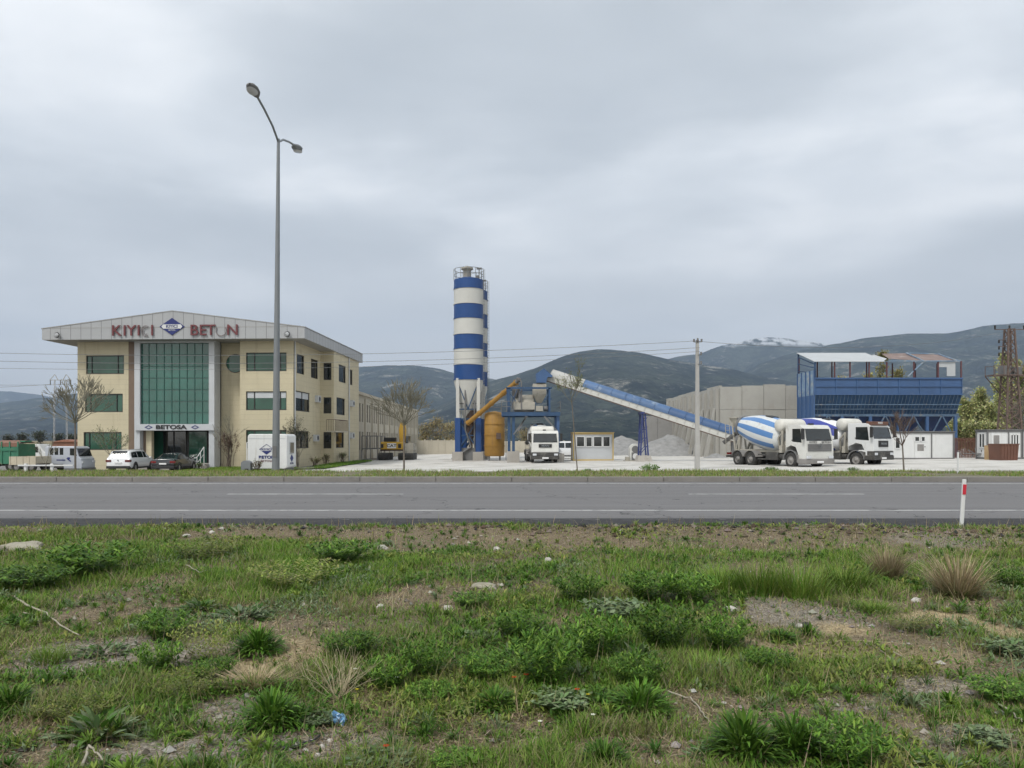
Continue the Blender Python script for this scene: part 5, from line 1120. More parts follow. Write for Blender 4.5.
suv = [(-2.22,.95,.96,.80,.86),(-2.18,1.02,1.05,.78,.95),(-2.0,1.04,1.40,.74,.99),(-1.82,1.04,1.58,.73,1),(-1.0,1.03,1.66,.73,1),(0,1.02,1.67,.74,1),(.5,1.01,1.63,.74,1),(.95,1.0,1.36,.76,1),(1.3,.99,1.04,.80,.99),(1.9,.90,.93,.82,.97),(2.2,.72,.76,.78,.88),(2.26,.6,.62,.7,.8)]
car('parked_car', 'white suv with dark tail lamps parked nose in left of the black saloon', 'car', gx(117.2, 56.8), 59.0, -0.70, 92, 4.49, 1.84, suv, {'side': [(-1.9, -.95), (-.88, .0), (.07, .95)], 'rear': (-2.17, -1.84), 'front': (1.22, .55)}, 'carwhite', 'suv')
sed = [(-2.32,.82,.84,.84,.84),(-2.28,.92,.96,.84,.93),(-1.95,.94,1.0,.82,.98),(-1.6,.94,1.04,.76,1),(-.95,.94,1.36,.68,1),(-.3,.93,1.43,.68,1),(.3,.92,1.41,.68,1),(.8,.92,1.22,.72,1),(1.25,.92,.97,.80,.99),(1.9,.82,.86,.82,.96),(2.25,.66,.70,.78,.86),(2.32,.55,.57,.7,.78)]
car('parked_car', 'black saloon car parked facing the office entrance', 'car', gx(161.5, 56.6), 58.9, -0.70, 92.5, 4.64, 1.8, sed, {'side': [(-1.35, -.75), (-.68, .15), (.22, .95)], 'rear': (-1.62, -.98), 'front': (1.2, .4)}, 'carblack', 'sedan')
# white vehicle half seen behind the yellow cabin
van = [(-2.2,1.0,1.02,.85,.9),(-2.15,1.1,1.7,.85,1),(-1.9,1.1,1.85,.85,1),(0.9,1.1,1.85,.85,1),(1.3,1.05,1.6,.85,1),(1.75,1.0,1.1,.85,.98),(2.15,.85,.9,.8,.9),(2.2,.6,.65,.8,.85)]
car('parked_van', 'white van half hidden behind the yellow framed cabin', 'van', gx(566, 82), 82, -0.3, 185, 4.4, 1.8, van, {'side': [(-1.8, -.8), (-.7, .2), (.3, 1.1)], 'rear': (-2.14, -1.95), 'front': (1.7, 1.0)}, 'carwhite', 'van')
# ================================================================ light trucks at the left
def lwheels(T, xs, hw, r=.36, dual=()):
    for x in xs:
        for s in (-1, 1):
            w0 = MB(); w0.lathe([(r*.6, -.11), (r*.93, -.11), (r, -.06), (r, .06), (r*.93, .11), (r*.6, .11)], 22, 'y', (x, s*(hw-.12), r)); w0 = w0.build('wheel', M['rubber'], T); q = MB(); q.lathe([(0.01, s*.08), (r*.2, s*.1), (r*.62, s*.05)], 14, 'y', (x, s*(hw-.12), r)); q.build('rim', M['rim'], w0, fix=False)
dl = 57.5; zl_ = gz(471.5, dl)
# crew cab truck, facing right
xa, xb = gx(46, dl), gx(93.7, dl); LT = xb-xa
T = thing('crew_cab_truck', 'silver crew cab flatbed truck facing right beside the bare round tree', 'truck', (xa, dl, zl_)); HW = .92
def q(px): return gx(px-2 if px < 75 else px-5, dl)-xa
def z(py): return gz(py, dl)-zl_
cabp = [(q(54.5), z(464)), (q(54.5), z(447.5)), (q(56), z(446.3)), (q(86), z(446.3)), (q(88), z(447.8)), (q(90.5), z(456)), (q(93), z(458.5)), (q(93.7), z(466.5)), (q(93.2), z(468.5)), (q(76), z(468.5)), (q(75.2), z(464))]
m = MB(); m.prism(cabp, -HW, HW); cb = m.build('cab', M['silver'], T, bevel=.05)
for a, b_ in ((59.3, 62.6), (64, 67.5), (69, 72.5)):
    g = MB(); g.box(q(a), q(b_), -HW-.008, -HW+.0, z(454.6), z(447.8)); g.build('side_window', M['darkglass'], cb); g = MB(); g.box(q(a), q(b_), HW, HW+.008, z(454.6), z(447.8)); g.build('side_window', M['darkglass'], cb)
for s in (-1, 1): g = MB(); g.prism([(q(82), z(455)), (q(82), z(448.2)), (q(86), z(448.2)), (q(89), z(455.5))], s*HW, s*(HW+.008)); g.build('side_window', M['darkglass'], cb)
g = MB(); g.add([(q(88.4), -HW*.9, z(448.4)), (q(88.4), HW*.9, z(448.4)), (q(91), HW*.92, z(456)), (q(91), -HW*.92, z(456))], [(0, 1, 2, 3)]); g.build('windscreen', M['darkglass'], cb, fix=False)
g = MB(); 
for s in (-1, 1): g.box(q(92.6), q(94), s*HW*.6, s*HW*.95, z(463), z(460.5))
g.build('headlight', M['clearlight'], cb)
g = MB(); g.box(q(76), q(94.2), -HW-.01, HW+.01, z(470.3), z(467.8)); g.build('bumper', M['galvdark'], cb)
g = MB(); g.box(q(79.5), q(82), -HW-.012, -HW, z(459), z(457)); g.bar((q(79), -HW-.01, z(458)), (q(83), -HW-.01, z(461)), .06); g.build('decal', M['navy'], cb)
m = MB().use(M['silver']); m.box(q(47), q(75), -HW, HW, z(463), z(463)+.06); m.box(q(47), q(75), -HW-.02, -HW+.03, z(463.5), z(457.5)); m.box(q(47), q(75), HW-.03, HW+.02, z(463.5), z(457.5)); m.box(q(47), q(47)+.05, -HW, HW, z(463.5), z(457.5))
m.use(M['navy']); m.box(q(47), q(57), -HW-.03, -HW-.02, z(459.8), z(458)); m.box(q(66), q(74.5), -HW-.03, -HW-.02, z(460.2), z(459.2)); m.build('load_bed', parent=T)
m = MB(); m.box(.2, LT-.4, -.4, .4, .4, .6); m.box(q(50), q(55), -.8, .8, .3, .55); m.box(q(62), q(74), -.85, -.5, .3, .6); m.build('chassis', M['chassis'], T); lwheels(T, (q(57), q(82.5)), HW, .36)
# beige dropside truck in front of it to the left
xa2 = gx(18.5, dl-2.5); T = thing('dropside_trailer', 'worn beige dropside bed trailer standing behind the white barrier', 'trailer', (xa2, dl-2.5, gz(471.5, dl-2.5))); dl2 = dl-2.5; zl2 = gz(471.5, dl2)
def q2(px): return gx(px, dl2)-xa2
def z2(py): return gz(py, dl2)-zl2
m = MB(); x1 = q2(43.5); m.box(0, x1, -.9, .9, z2(464.5), z2(464.5)+.08)
for y0, y1 in ((-.95, -.9), (.9, .95)): m.box(0, x1, y0, y1, z2(464.5), z2(456.3))
m.box(0, .05, -.9, .9, z2(464.5), z2(456.3)); m.box(x1-.05, x1, -.9, .9, z2(464.5), z2(456.3))
for k in range(5): x = x1*k/4; m.box(x-.04, x+.04, -.98, -.95, z2(464.5), z2(456.3))
m.build('load_bed', mat('worn_beige_paint', (.48,.43,.33), .7, var=.15, stain=(.30,.20,.12), stain_s=2.5, stain_lo=.58), T)
m = MB(); m.box(.1, x1-.1, -.35, .35, .45, .62); m.box(x1*.45, x1*.75, -.9, -.5, .3, .6); m.bar((x1-.1, 0, .5), (x1+1.2, 0, .45), .1); m.build('chassis', M['chassis'], T); lwheels(T, (x1*.22, x1*.8), .9, .36)
# green stake truck at the frame's edge
dg = 61.5; xa3 = gx(-30, dg); zg3 = gz(471, dg); T = thing('stake_truck', 'green high sided stake truck with rust red tarpaulin at the left edge', 'truck', (xa3, dg, zg3))
def q3(px): return gx(px, dg)-xa3
def z3(py): return gz(py, dg)-zg3
m = MB().use(M['green']); x0, x1 = q3(3), q3(27); m.box(x0, x1, -1.05, 1.05, z3(463.5), z3(463.5)+.1)
for y0, y1 in ((-1.1, -1.05), (1.05, 1.1)): m.box(x0, x1, y0, y1, z3(463.5), z3(446.5))
m.box(x1-.05, x1, -1.05, 1.05, z3(463.5), z3(444)); m.box(x0, x0+.05, -1.05, 1.05, z3(463.5), z3(444))
for k in range(4): x = x0+(x1-x0)*k/3; m.box(x-.05, x+.05, -1.16, -1.1, z3(464), z3(441.5))
m.box(x0, x1, -1.17, -1.1, z3(450.6), z3(448)); m.build('stake_bed', parent=T)
m = MB(); m.add([(x0-.05, -1.12, z3(443)), (x1+.05, -1.12, z3(443)), (x1+.05, 0, z3(440.3)), (x0-.05, 0, z3(440.3)), (x1+.05, 1.12, z3(443)), (x0-.05, 1.12, z3(443))], [(0, 1, 2, 3), (3, 2, 4, 5)]); m.box(x0, x1, -1.12, -1.10, z3(446.5), z3(443)); m.build('tarpaulin', M['tarp'], T, fix=False)
m = MB(); m.box(x1+.05, x1+.5, -1.0, -.2, z3(442), z3(440.6)); m.build('rolled_sheet', M['green'], T)
m = MB(); cx0, cx1 = q3(-26), q3(1.5); m.prism([(cx0, z3(466)), (cx0, z3(455)), (cx0+.5, z3(446)), (cx1, z3(446)), (cx1, z3(466))], -1.05, 1.05); cb = m.build('cab', mat('dark_purple_paint', (.03,.025,.05), .5), T, bevel=.05)
g = MB(); g.box(q3(-16), q3(-4), -1.058, -1.05, z3(455), z3(448.5)); g.build('side_window', M['darkglass'], cb)
m = MB(); m.box(q3(-24), q3(26), -.4, .4, .5, .75); m.box(q3(0), q3(5), -1, -.5, .4, .8); m.build('chassis', M['chassis'], T); lwheels(T, (q3(-17), q3(19)), 1.05, .45)
# pale bus-like van behind, only its roof shows
T = thing('white_minibus', 'white minibus seen between the green truck and the crew cab truck', 'minibus', (gx(27, 74), 74, -.75)); 
Lm = gx(56, 74)-gx(27, 74); m = MB(); m.prism([(0, .3), (0, 1.9), (.15, 2.05), (Lm*.6, 2.05), (Lm*.78, 1.35), (Lm, 1.15), (Lm, .3)], -.9, .9); bb = m.build('body', M['white'], T, bevel=.06)
g = MB(); g.box(.3, Lm*.28, -.908, -.9, 1.25, 1.8); g.box(Lm*.32, Lm*.58, -.908, -.9, 1.25, 1.8); g.build('side_window', M['darkglass'], bb)
for sx_ in (0.22, .8):
    g = MB()
    for s in (-1, 1): g.cyl((Lm*sx_, s*.7, .33), (Lm*sx_, s*.92, .33), .33, n=20)
    g.build('wheel', M['rubber'], T)
# white barrier posts with rail
T = thing('white_barrier', 'low white two post barrier in front of the beige trailer', 'barrier', (gx(25, 53), 53, -1.0)); m = MB()
for px in (25.8, 52): x = gx(px, 53)-gx(25, 53); m.box(x-.09, x+.09, -.08, .08, 0, gz(463.5, 53)+1.0)
m.build('post', M['white'], T); m = MB(); m.bar((gx(19, 53)-gx(25, 53), -.1, gz(465.3, 53)+1), (gx(74, 53)-gx(25, 53), -.1, gz(465.3, 53)+1), .09, .10); m.build('rail', M['white'], T)
# brick building and hut far behind at the left
T = thing('farm_shed', 'small red brick shed with pale roof beyond the parked trucks', 'shed', (gx(52, 150), 150, -.6)); Lx = gx(79, 150)-gx(52, 150)
m = MB(); m.box(0, Lx, 0, 5, -.5, 1.9); m.build('wall', mat('red_brick', (.26,.13,.09), .9, var=.2), T); m = MB(); m.prism([(-.2, 1.9), (Lx/2, 2.4), (Lx+.2, 1.9)], -.3, 5.3); m.build('roof', M['tile'], T)
# ================================================================ excavator
de = 84; T = thing('excavator', 'yellow tracked excavator seen from behind in front of the long workshop', 'excavator', (gx(395, de), de+1.2, -.55)); ze_ = -.55
def qe(px): return gx(px, de)-gx(395, de)
def zE(py): return gz(py, de)-ze_
m = MB().use(M['yellow']); m.box(qe(380.5), qe(404), -1.1, 1.4, zE(449.5), zE(441.8)); m.build('counterweight', parent=T, bevel=.08)
m = MB(); m.box(qe(380), qe(404.5), -.9, 1.6, zE(451), zE(449.3)); m.build('underframe', M['rust'], T)
g = MB(); g.box(qe(387), qe(396), -1.13, -1.1, zE(448.3), zE(443.3)); g.build('decal_panel', M['plate'], T); text('CAT', .42, M['black'], T, (qe(391.5), -1.15, zE(445.8)), ext=.01, off=.01, name='lettering', sx=1.3)
for a, b_ in ((380.8, 383.3), (398, 401)): g = MB(); g.box(qe(a), qe(b_), -1.13, -1.1, zE(448), zE(444)); g.build('grille', M['black'], T)
m = MB(); m.box(qe(383), qe(394), -.6, .8, zE(441.8), zE(437.5)); 
for px in (383.5, 387.5, 391.5): m.box(qe(px), qe(px+2.5), -.65, -.6, zE(440.8), zE(438.2))
m.build('engine_hood', M['black'], T, bevel=.04)
m = MB(); m.prism([(qe(397), zE(441.8)), (qe(396.5), zE(430)), (qe(398), zE(422)), (qe(402), zE(421)), (qe(403.5), zE(430)), (qe(403), zE(441.8))], .6, 1.3); m.build('boom', M['yellow'], T, bevel=.04)
m = MB(); m.box(qe(404.2), qe(407), .0, 1.6, zE(447), zE(436)); m.build('cab', M['darkglass'], T)
for a, b_ in ((378.5, 389), (398.5, 413.5)):
    m = MB(); x0, x1 = qe(a), qe(b_); prof = [(y_, z_) for y_, z_ in ((-1.6, .35), (-1.3, .02), (1.6, .02), (1.9, .35), (1.6, .8), (-1.3, .8))]; m.prism(prof, x0, x1, 'yz'); 
    for k in range(8): m.box(x0-.02, x1+.02, -1.64, -1.55, .12+.09*k-.02, .12+.09*k+.02)
    m.build('track', M['chassis'], T)
m = MB(); m.box(qe(404), qe(413), -.9, .4, .8, 1.9); m.bar((qe(402), .5, zE(444)), (qe(414), -.5, 1.0), .25); m.build('bucket', M['dusty'], T)
# ================================================================ kiosk trailer with logo
dk = 54.5; xk0, xk1 = gx(247.5, dk), gx(287, dk); zk = gz(471, dk); hk = gz(434, dk)-zk; Wk = xk1-xk0
T = thing('kiosk_cabin', 'rounded white kiosk with blue diamond logo standing behind the lamp post', 'kiosk', (xk0, dk, zk))
def rr(x0, x1, z0, z1, r, n=5):
    pts = []
    for cx, cz, a0 in ((x1-r, z0+r, -90), (x1-r, z1-r, 0), (x0+r, z1-r, 90), (x0+r, z0+r, 180)):
        for k in range(n+1): a = R(a0+90*k/n); pts.append((cx+r*math.cos(a), cz+r*math.sin(a)))
    return pts
m = MB(); m.prism(rr(0, Wk, .15, hk, .22), 0, 2.3); kb = m.build('body', M['white'], T, bevel=.05)
m = MB(); m.box(.1, Wk-.1, .1, 2.1, 0, .15); m.build('base', M['galvdark'], T)
def qk(px): return gx(px, dk)-xk0
def zk_(py): return gz(py, dk)-zk
m = MB(); m.box(.1, Wk-.1, -.02, -.0, zk_(438.6), zk_(438.3)); m.box(qk(273.6), qk(274), -.02, 0, .2, zk_(439)); m.build('seam', M['colw'], T)
f = MB(); f.box(Wk, Wk+.04, .55, 1.7, zk_(454), zk_(442)); f = f.build('window', M['colw'], T); g = MB(); g.quad((Wk+.045, .65, zk_(453.5)), (Wk+.045, 1.6, zk_(453.5)), (Wk+.045, 1.6, zk_(442.6)), (Wk+.045, .65, zk_(442.6))); g.build('pane', M['darkglass'], f, fix=False)
f = MB(); 
for a, b_ in (((-.22, .5), (-.22, zk_(442.5))), ((-.22, zk_(442.5)), (0, zk_(442.5))), ((-.22, .5), (0, .5))): f.bar((a[0], .5, a[1]), (b_[0], .5, b_[1]), .06)
f.build('side_handrail', M['white'], T)
def logo(par, cx, cz, w_, y):
    m = MB().use(M['navy']); h = w_*.72
    pts = [(cx-w_, cz), (cx, cz+h), (cx+w_, cz), (cx, cz-h), (cx-w_, cz)]
    for i in range(4): m.bar((pts[i][0], y-.008, pts[i][1]), (pts[i+1][0], y-.008, pts[i+1][1]), .035, .02) if i in (0, 1) else None
    m.prism([(cx-w_*.72, cz-h*.28), (cx+w_*.72, cz-h*.28), (cx, cz-h)], y-.001, y-.02); m.prism([(cx-w_, cz), (cx-w_*.85, cz+.07), (cx-w_*.78, cz-.07)], y-.001, y-.015); m.prism([(cx+w_, cz), (cx+w_*.85, cz+.07), (cx+w_*.78, cz-.07)], y-.001, y-.015)
    m.build('logo', parent=par)
logo(T, qk(266.6), zk_(449.4), .52, 0); text('KIYICI', .2, M['navy'], T, (qk(266.6), -.02, zk_(449.4)), ext=.005, name='lettering', off=.004, sx=1.4)
text('BETON', .29, M['navy'], T, (qk(267), -.02, zk_(457.3)), ext=.005, name='lettering', off=.012, sx=1.25); text('BETOSA', .2, M['red'], T, (qk(267), -.02, zk_(461.0)), ext=.005, name='lettering', sx=1.25)
m = MB(); zc = zk_(458.5); m.prism([(.75, zc), (1.15, zc+.27), (1.55, zc), (1.15, zc-.27)], Wk+.001, Wk+.02, 'yz'); m.build('logo', M['navy'], T); text('BETON', .2, M['navy'], T, (Wk+.02, 1.15, zk_(463.8)), rot=(90, 0, 90), ext=.005, name='lettering', sx=1.2)
# grey round-topped cabinet left of the kiosk
T = thing('utility_box', 'small grey round topped box beside the white kiosk', 'utility box', (gx(245.5, 53), 53, -.65)); m = MB(); a_ = [(-.33, 0), (.33, 0), (.33, .7)]+[(.33*math.cos(R(a)), .7+.22*math.sin(R(a))) for a in range(20, 180, 20)]+[(-.33, .7)]; m.prism(a_, 0, .5); m.build('body', M['galv'], T, bevel=.01); m = MB(); m.box(-.05, .2, -.02, 0, .1, .35); m.build('vent', M['black'], T)
# ================================================================ street lamp
LX, LY = gx(275.8, 38), 38.0; T = thing('street_lamp', 'tall grey double armed street lamp standing on the grass verge', 'street lamp', (LX, LY, .15)); zj = 16.6
m = MB(); m.cyl((0, 0, 0), (.13, 0, zj), .19, .075, n=20); m.cyl((0, 0, -.2), (0, 0, .03), .3, n=12); m.build('pole', M['galv'], T)
m = MB(); m.box(-.09, .09, -.205, -.17, .7, 1.25); m.build('access_door', M['galvdark'], T)
def lamp_arm(sy, ln, rise, sxx):
    e_ = Vector((.13+sxx, sy*ln, zj+rise)); m = MB(); m.tube([(.13, 0, zj-.15), (.13+sxx*.3, sy*ln*.3, zj+rise*.38), (.13+sxx*.7, sy*ln*.7, zj+rise*.78), e_], .055, 8); m.build('arm', M['galv'], T)
    h = MB(); n_ = 12; rings = [(0, .07, .05), (.14, .15, .10), (.4, .26, .15), (.7, .28, .15), (.98, .19, .11), (1.08, .04, .03)]
    vs_ = []; dirv = Vector((0, sy, .12)).normalized(); upv = Vector((1, 0, 0)).cross(dirv)*(1 if sy > 0 else -1); upv = Vector((0, -sy*.12, 1)).normalized()
    for (l, a, b) in rings:
        for k in range(n_): t_ = 2*math.pi*k/n_; vs_.append(e_+dirv*l+Vector((1, 0, 0))*a*math.cos(t_)+upv*b*math.sin(t_))
    h.add(vs_, [(i*n_+k, i*n_+(k+1) % n_, (i+1)*n_+(k+1) % n_, (i+1)*n_+k) for i in range(5) for k in range(n_)]+[tuple(range(n_))], True); hd = h.build('lamp_head', M['galvdark'] if sy < 0 else M['galv'], T)
    g = MB(); g.lathe([(.01, -.03), (.21, -.02), (.24, .02)], 16, 'z'); gl = g.build('lens', M['clearlight'], hd); gl.location = e_+dirv*.72-upv*.16; gl.rotation_euler = (R(7*sy), 0, 0); gl.scale = (1, 1.5, 1)
lamp_arm(-1, 2.75, .85, -.12); lamp_arm(1, 2.7, .75, .0)
# ================================================================ poles and wires
T = thing('utility_pole', 'grey concrete utility pole with insulators beside the conveyor', 'utility pole', (gx(697.3, 50), 50, -.25)); hp = gz(340, 50)+.25
m = MB(); frustum(m, -.09, .09, -.08, .08, hp, -.155, .155, -.13, .13, -.2); m.build('post', M['pole_conc'], T)
m = MB()
for zz_0, sx in ((hp-.1, .0), (hp-1.0, .22), (hp-1.6, .22), (hp-.15, -.25), (hp-.15, .25)): m.cyl((sx, -.12, zz_0), (sx, -.12, zz_0+.2), .06, n=8); m.bar((0, -.1, zz_0), (sx, -.12, zz_0), .04) if sx else None
m.build('insulator', M['galvdark'], T)
def wire(label, a, b, sag, r=.014, name='power_line'):
    a, b = Vector(a), Vector(b); pts = []
    for k in range(25): q_ = k/24; p = a.lerp(b, q_); p.z -= sag*4*q_*(1-q_); pts.append(p)
    m = MB(); m.tube(pts, r, 5); o = m.build(name, M['wire']); tag(o, label, 'power line', 'overhead power lines'); return o
Xp = gx(697.3, 50); zt_ = hp-.25
wire('top wire running left from the concrete pole across the office fascia', (Xp, 49.9, gz(341, 50)), (-46, 50.5, gz(346, 50)), .75)
wire('middle wire running left from the concrete pole past the silo', (Xp+.1, 49.8, gz(348, 50)), (-46, 50.3, gz(354, 50)), .8)
wire('lowest wire running left from the concrete pole over the office windows', (Xp+.1, 49.7, gz(352, 50)), (-46, 50.1, gz(363, 50)), .75, .011)
wire('wire between the concrete pole and the rusty pylon', (Xp, 50.1, gz(341, 50)), (gx(1003, 76), 76, gz(332, 76)), .9)
# rusty lattice mast with transformer platform
dm_ = 76; T = thing('lattice_mast', 'rusty lattice power mast with transformer platform above the right hand cabins', 'power mast', (gx(1009.5, dm_), dm_, -.1)); T['label'] = 'rusty lattice power mast with transformer platform above the white cabins'
hm_ = gz(329, dm_)+.1; m = MB()
def wd(z): return .85-.55*z/hm_
lv = np.linspace(0, hm_, 15)
for sx in (-1, 1):
    for sy in (-1, 1): m.bar((sx*wd(0), sy*wd(0), 0), (sx*wd(hm_), sy*wd(hm_), hm_), .14)
for i in range(14):
    a, b_ = lv[i], lv[i+1]; wa, wb = wd(a), wd(b_)
    for s in (-1, 1):
        m.bar((-wa, s*wa, a), (wb, s*wb, b_), .075); m.bar((wa, s*wa, a), (-wb, s*wb, b_), .055); m.bar((s*wa, -wa, a), (s*wb, wb, b_), .055); m.bar((-wb, s*wb, b_), (wb, s*wb, b_), .05)
m.build('tower', M['rust'], T)
m = MB(); zp = gz(376, dm_)+.1; m.box(-2.0, 2.0, -.7, .7, zp, zp+.1)
for x in (-2.0, -1.0, 1.0, 2.0):
    for y in (-.7, .7): m.bar((x, y, zp), (x, y, zp+1.0), .05)
for y in (-.7, .7): m.bar((-2, y, zp+1.0), (2, y, zp+1.0), .05); m.bar((-2, y, zp), (-.5, y*.7, zp-1.9), .08); m.bar((2, y, zp), (.5, y*.7, zp-1.9), .08)
m.build('platform', M['rust'], T)
m = MB(); m.box(-.9, -.1, -.45, .45, zp+.1, zp+1.0); m.box(.2, 1.0, -.45, .45, zp+.1, zp+.9); m.build('transformer', M['galvdark'], T, bevel=.03)
m = MB()
for zc_, hw_ in ((hm_-.05, 1.5), (hm_-1.1, 1.1), (hm_-1.75, 1.1), (hm_-2.4, 1.1)): m.bar((-hw_, 0, zc_), (hw_*(1 if zc_ > hm_-.5 else .3), 0, zc_), .07)
m.build('crossarm', M['rust'], T)
m = MB()
for x in (-1.45, 0, 1.45): m.cyl((x, 0, hm_), (x, 0, hm_+.35), .09, n=8)
for k in range(3): m.cyl((-1.05, 0, hm_-1.1-.65*k-.02), (-1.05, 0, hm_-1.4-.65*k), .09, n=8); m.cyl((-.5, 0, hm_-1.1-.65*k-.02), (-.5, 0, hm_-1.4-.65*k), .09, n=8)
m.build('insulator', M['black'], T)
# distant pylon at the left
T = thing('transmission_pylon', 'thin grey pylon far off above the bare round tree', 'pylon', (gx(60.5, 300), 300, -.8)); m = MB(); H3 = gz(378, 300)
for s in (-1, 1):
    for y in (-.5, .5): m.bar((s*2.6, y, 0), (s*2.2, y*.4, H3), .14)
    for k in range(12): z_ = H3*k/12; m.bar((s*2.6, -.5, z_), (s*2.6, .5, z_+H3/12), .08)
m.bar((-4.2, 0, H3), (4.2, 0, H3), .25); m.bar((-4.2, 0, H3), (-2.2, 0, H3+2.2), .2); m.bar((4.2, 0, H3), (2.2, 0, H3+2.2), .2); m.bar((-2.2, 0, H3+2.2), (-1, 0, H3), .2); m.bar((2.2, 0, H3+2.2), (1, 0, H3), .2)
m.build('mast', M['fascia'], T)
m = MB(); 
for x in (-4, 0, 4): m.cyl((x, 0, H3), (x, 0, H3-2), .2, n=6)
m.build('insulator', M['wire'], T)
for i, (x, lab) in enumerate(((-4, 'far thin conductor leaving the pylon on its left'), (4, 'far thin conductor leaving the pylon on its right'))):
    wire(lab, (T.location.x+x, 300, H3-2.5), (-330, 300, H3+3+i*6), 4, .06)
# ================================================================ delineator posts
def delin(label, px, dp, h, tilt):
    T = thing('delineator_post', label, 'marker post', (gx(px, dp), dp, float(land_z(gx(px, dp), dp))-.03 if dp < 20 else .2)); T.rotation_euler = (0, R(tilt), 0)
    m = MB(); m.prism([(-.06, -.05), (.06, -.05), (.0, .05)], -.1, h, 'xy') if False else m.box(-.036, .036, -.022, .022, -.2, h); m.build('post', M['white'], T, bevel=.012)
    m = MB(); m.box(-.034, .034, -.032, -.025, h-.30, h-.10); m.build('reflector', M['redband'] if 'redband' in M else M.setdefault('redband', mat('red_band', (.5,.02,.04), .4)), T)
delin('white marker post with red band on the near road shoulder', 961.3, 15.1, .98, 3.5)
T = thing('delineator_post', 'thin white post without band on the far verge', 'marker post', (gx(958, 34), 34, .15)); m = MB(); m.box(-.035, .035, -.03, .03, -.1, 1.0); m.build('post', M['white'], T, bevel=.01)
T = thing('village_house', '', 'x') ; bpy.data.objects.remove(T)
# ================================================================ village at the mountain foot
hm1 = MB().use(mat('house_render', (.55,.52,.47), .9)); hm1.box(-5, 5, -4, 4, -3, 6); hm1 = hm1
base = thing('village_house', 'pale house of the far village at the foot of the central mountain', 'house', (0, 0, 0), 0, 'houses of the far village')
hm1.build('wall', parent=base); m = MB(); m.prism([(-5.6, 6), (0, 9), (5.6, 6)], -4.5, 4.5); m.build('roof', M['tile'], base)
ys = CV[:, :, 1]; rr_ = random.Random(5); first = True
for k in range(170):
    px = rr_.gauss(622, 34); 
    if not 515 < px < 720: continue
    i = int(abs(rr_.gauss(0, 7)))+1; i = min(i, 30); j = int(round((px+420)/4)); p = CV[i, j]
    o = base if first else copy_tree(base); first = False
    o.location = (p[0]+rr_.uniform(-10, 10), p[1], p[2]); o.rotation_euler = (0, 0, rr_.uniform(0, 3)); s = rr_.uniform(.4, .75); o.scale = (s, s, s)
# ================================================================ plants
LG = leafmat('grass_blades', trans=0.3); LW_ = leafmat('weed_leaves', trans=0.22, rough=0.5)
def strips(P, az, el, bend, Lg, Wd, nseg=3, shape='blade', twist=None, fold=0.0):
    """n leaves as bent strips: base P, heading az, start elevation el, bending down by BEND over length Lg"""
    n = len(P); t = np.linspace(0, 1, nseg+1); pos = np.array(P, float); V = np.zeros((n, nseg+1, 2, 3)); tw = np.zeros(n) if twist is None else twist
    sx, sy = -np.sin(az+tw), np.cos(az+tw)
    for k in range(nseg+1):
        if shape == 'blade': w_ = (1-t[k])**0.6
        elif shape == 'lance': w_ = (0.35+2.6*t[k]*(1-t[k])) if k < nseg else 0.03
        else: w_ = (0.25, 0.9, 1.0, 0.62, 0.1)[min(4, int(round(t[k]*4)))]
        hw = Wd*w_/2; V[:, k, 0] = pos+np.stack([sx*hw, sy*hw, 0*hw+fold*hw], 1); V[:, k, 1] = pos-np.stack([sx*hw, sy*hw, 0*hw-fold*hw], 1)
        if k < nseg:
            e_ = el-bend*(t[k]+.5/nseg); pos = pos+np.stack([np.cos(az)*np.cos(e_), np.sin(az)*np.cos(e_), np.sin(e_)], 1)*(Lg/nseg)[:, None]
    i = np.arange(n)[:, None]*(nseg+1)*2+np.arange(nseg)[None, :]*2
    Fq = np.stack([i, i+1, i+3, i+2], -1).reshape(-1, 4)
    return V.reshape(-1, 3), Fq, (nseg+1)*2
class Veg:
    def __init__(s): s.V = []; s.F = []; s.C = []; s.n = 0
    def add(s, st, col):
        V, Fq, k = st; s.V.append(V); s.F.append(Fq+s.n); s.n += len(V); s.C.append(np.repeat(col, k, 0)); return s
    def build(s, name, mt, parent=None): return np_mesh(name, np.concatenate(s.V), np.concatenate(s.F), mt, parent, col=np.concatenate(s.C))
def U_(a, b, n): return rng.uniform(a, b, n)
def tints(n, cols, jitter=0.22, w=None):
    cols = np.array(cols); k = rng.choice(len(cols), n, p=w); return np.clip(cols[k]*rng.uniform(1-jitter, 1+jitter, (n, 1))*rng.uniform(.93, 1.07, (n, 3)), 0, 1)
GREEN = [(.085,.18,.022), (.12,.225,.030), (.165,.265,.042), (.205,.28,.06)]
DARKG = [(.042,.105,.014), (.066,.145,.020), (.10,.19,.030)]
OLIVE = [(.17,.19,.060), (.20,.20,.085), (.225,.21,.11)]
TAN = [(.33,.27,.16), (.27,.215,.125), (.42,.35,.22), (.20,.155,.095)]
SILV = [(.15,.21,.10), (.20,.255,.14), (.12,.175,.07)]
YEL = [(.20,.265,.05), (.26,.275,.07), (.17,.225,.045)]
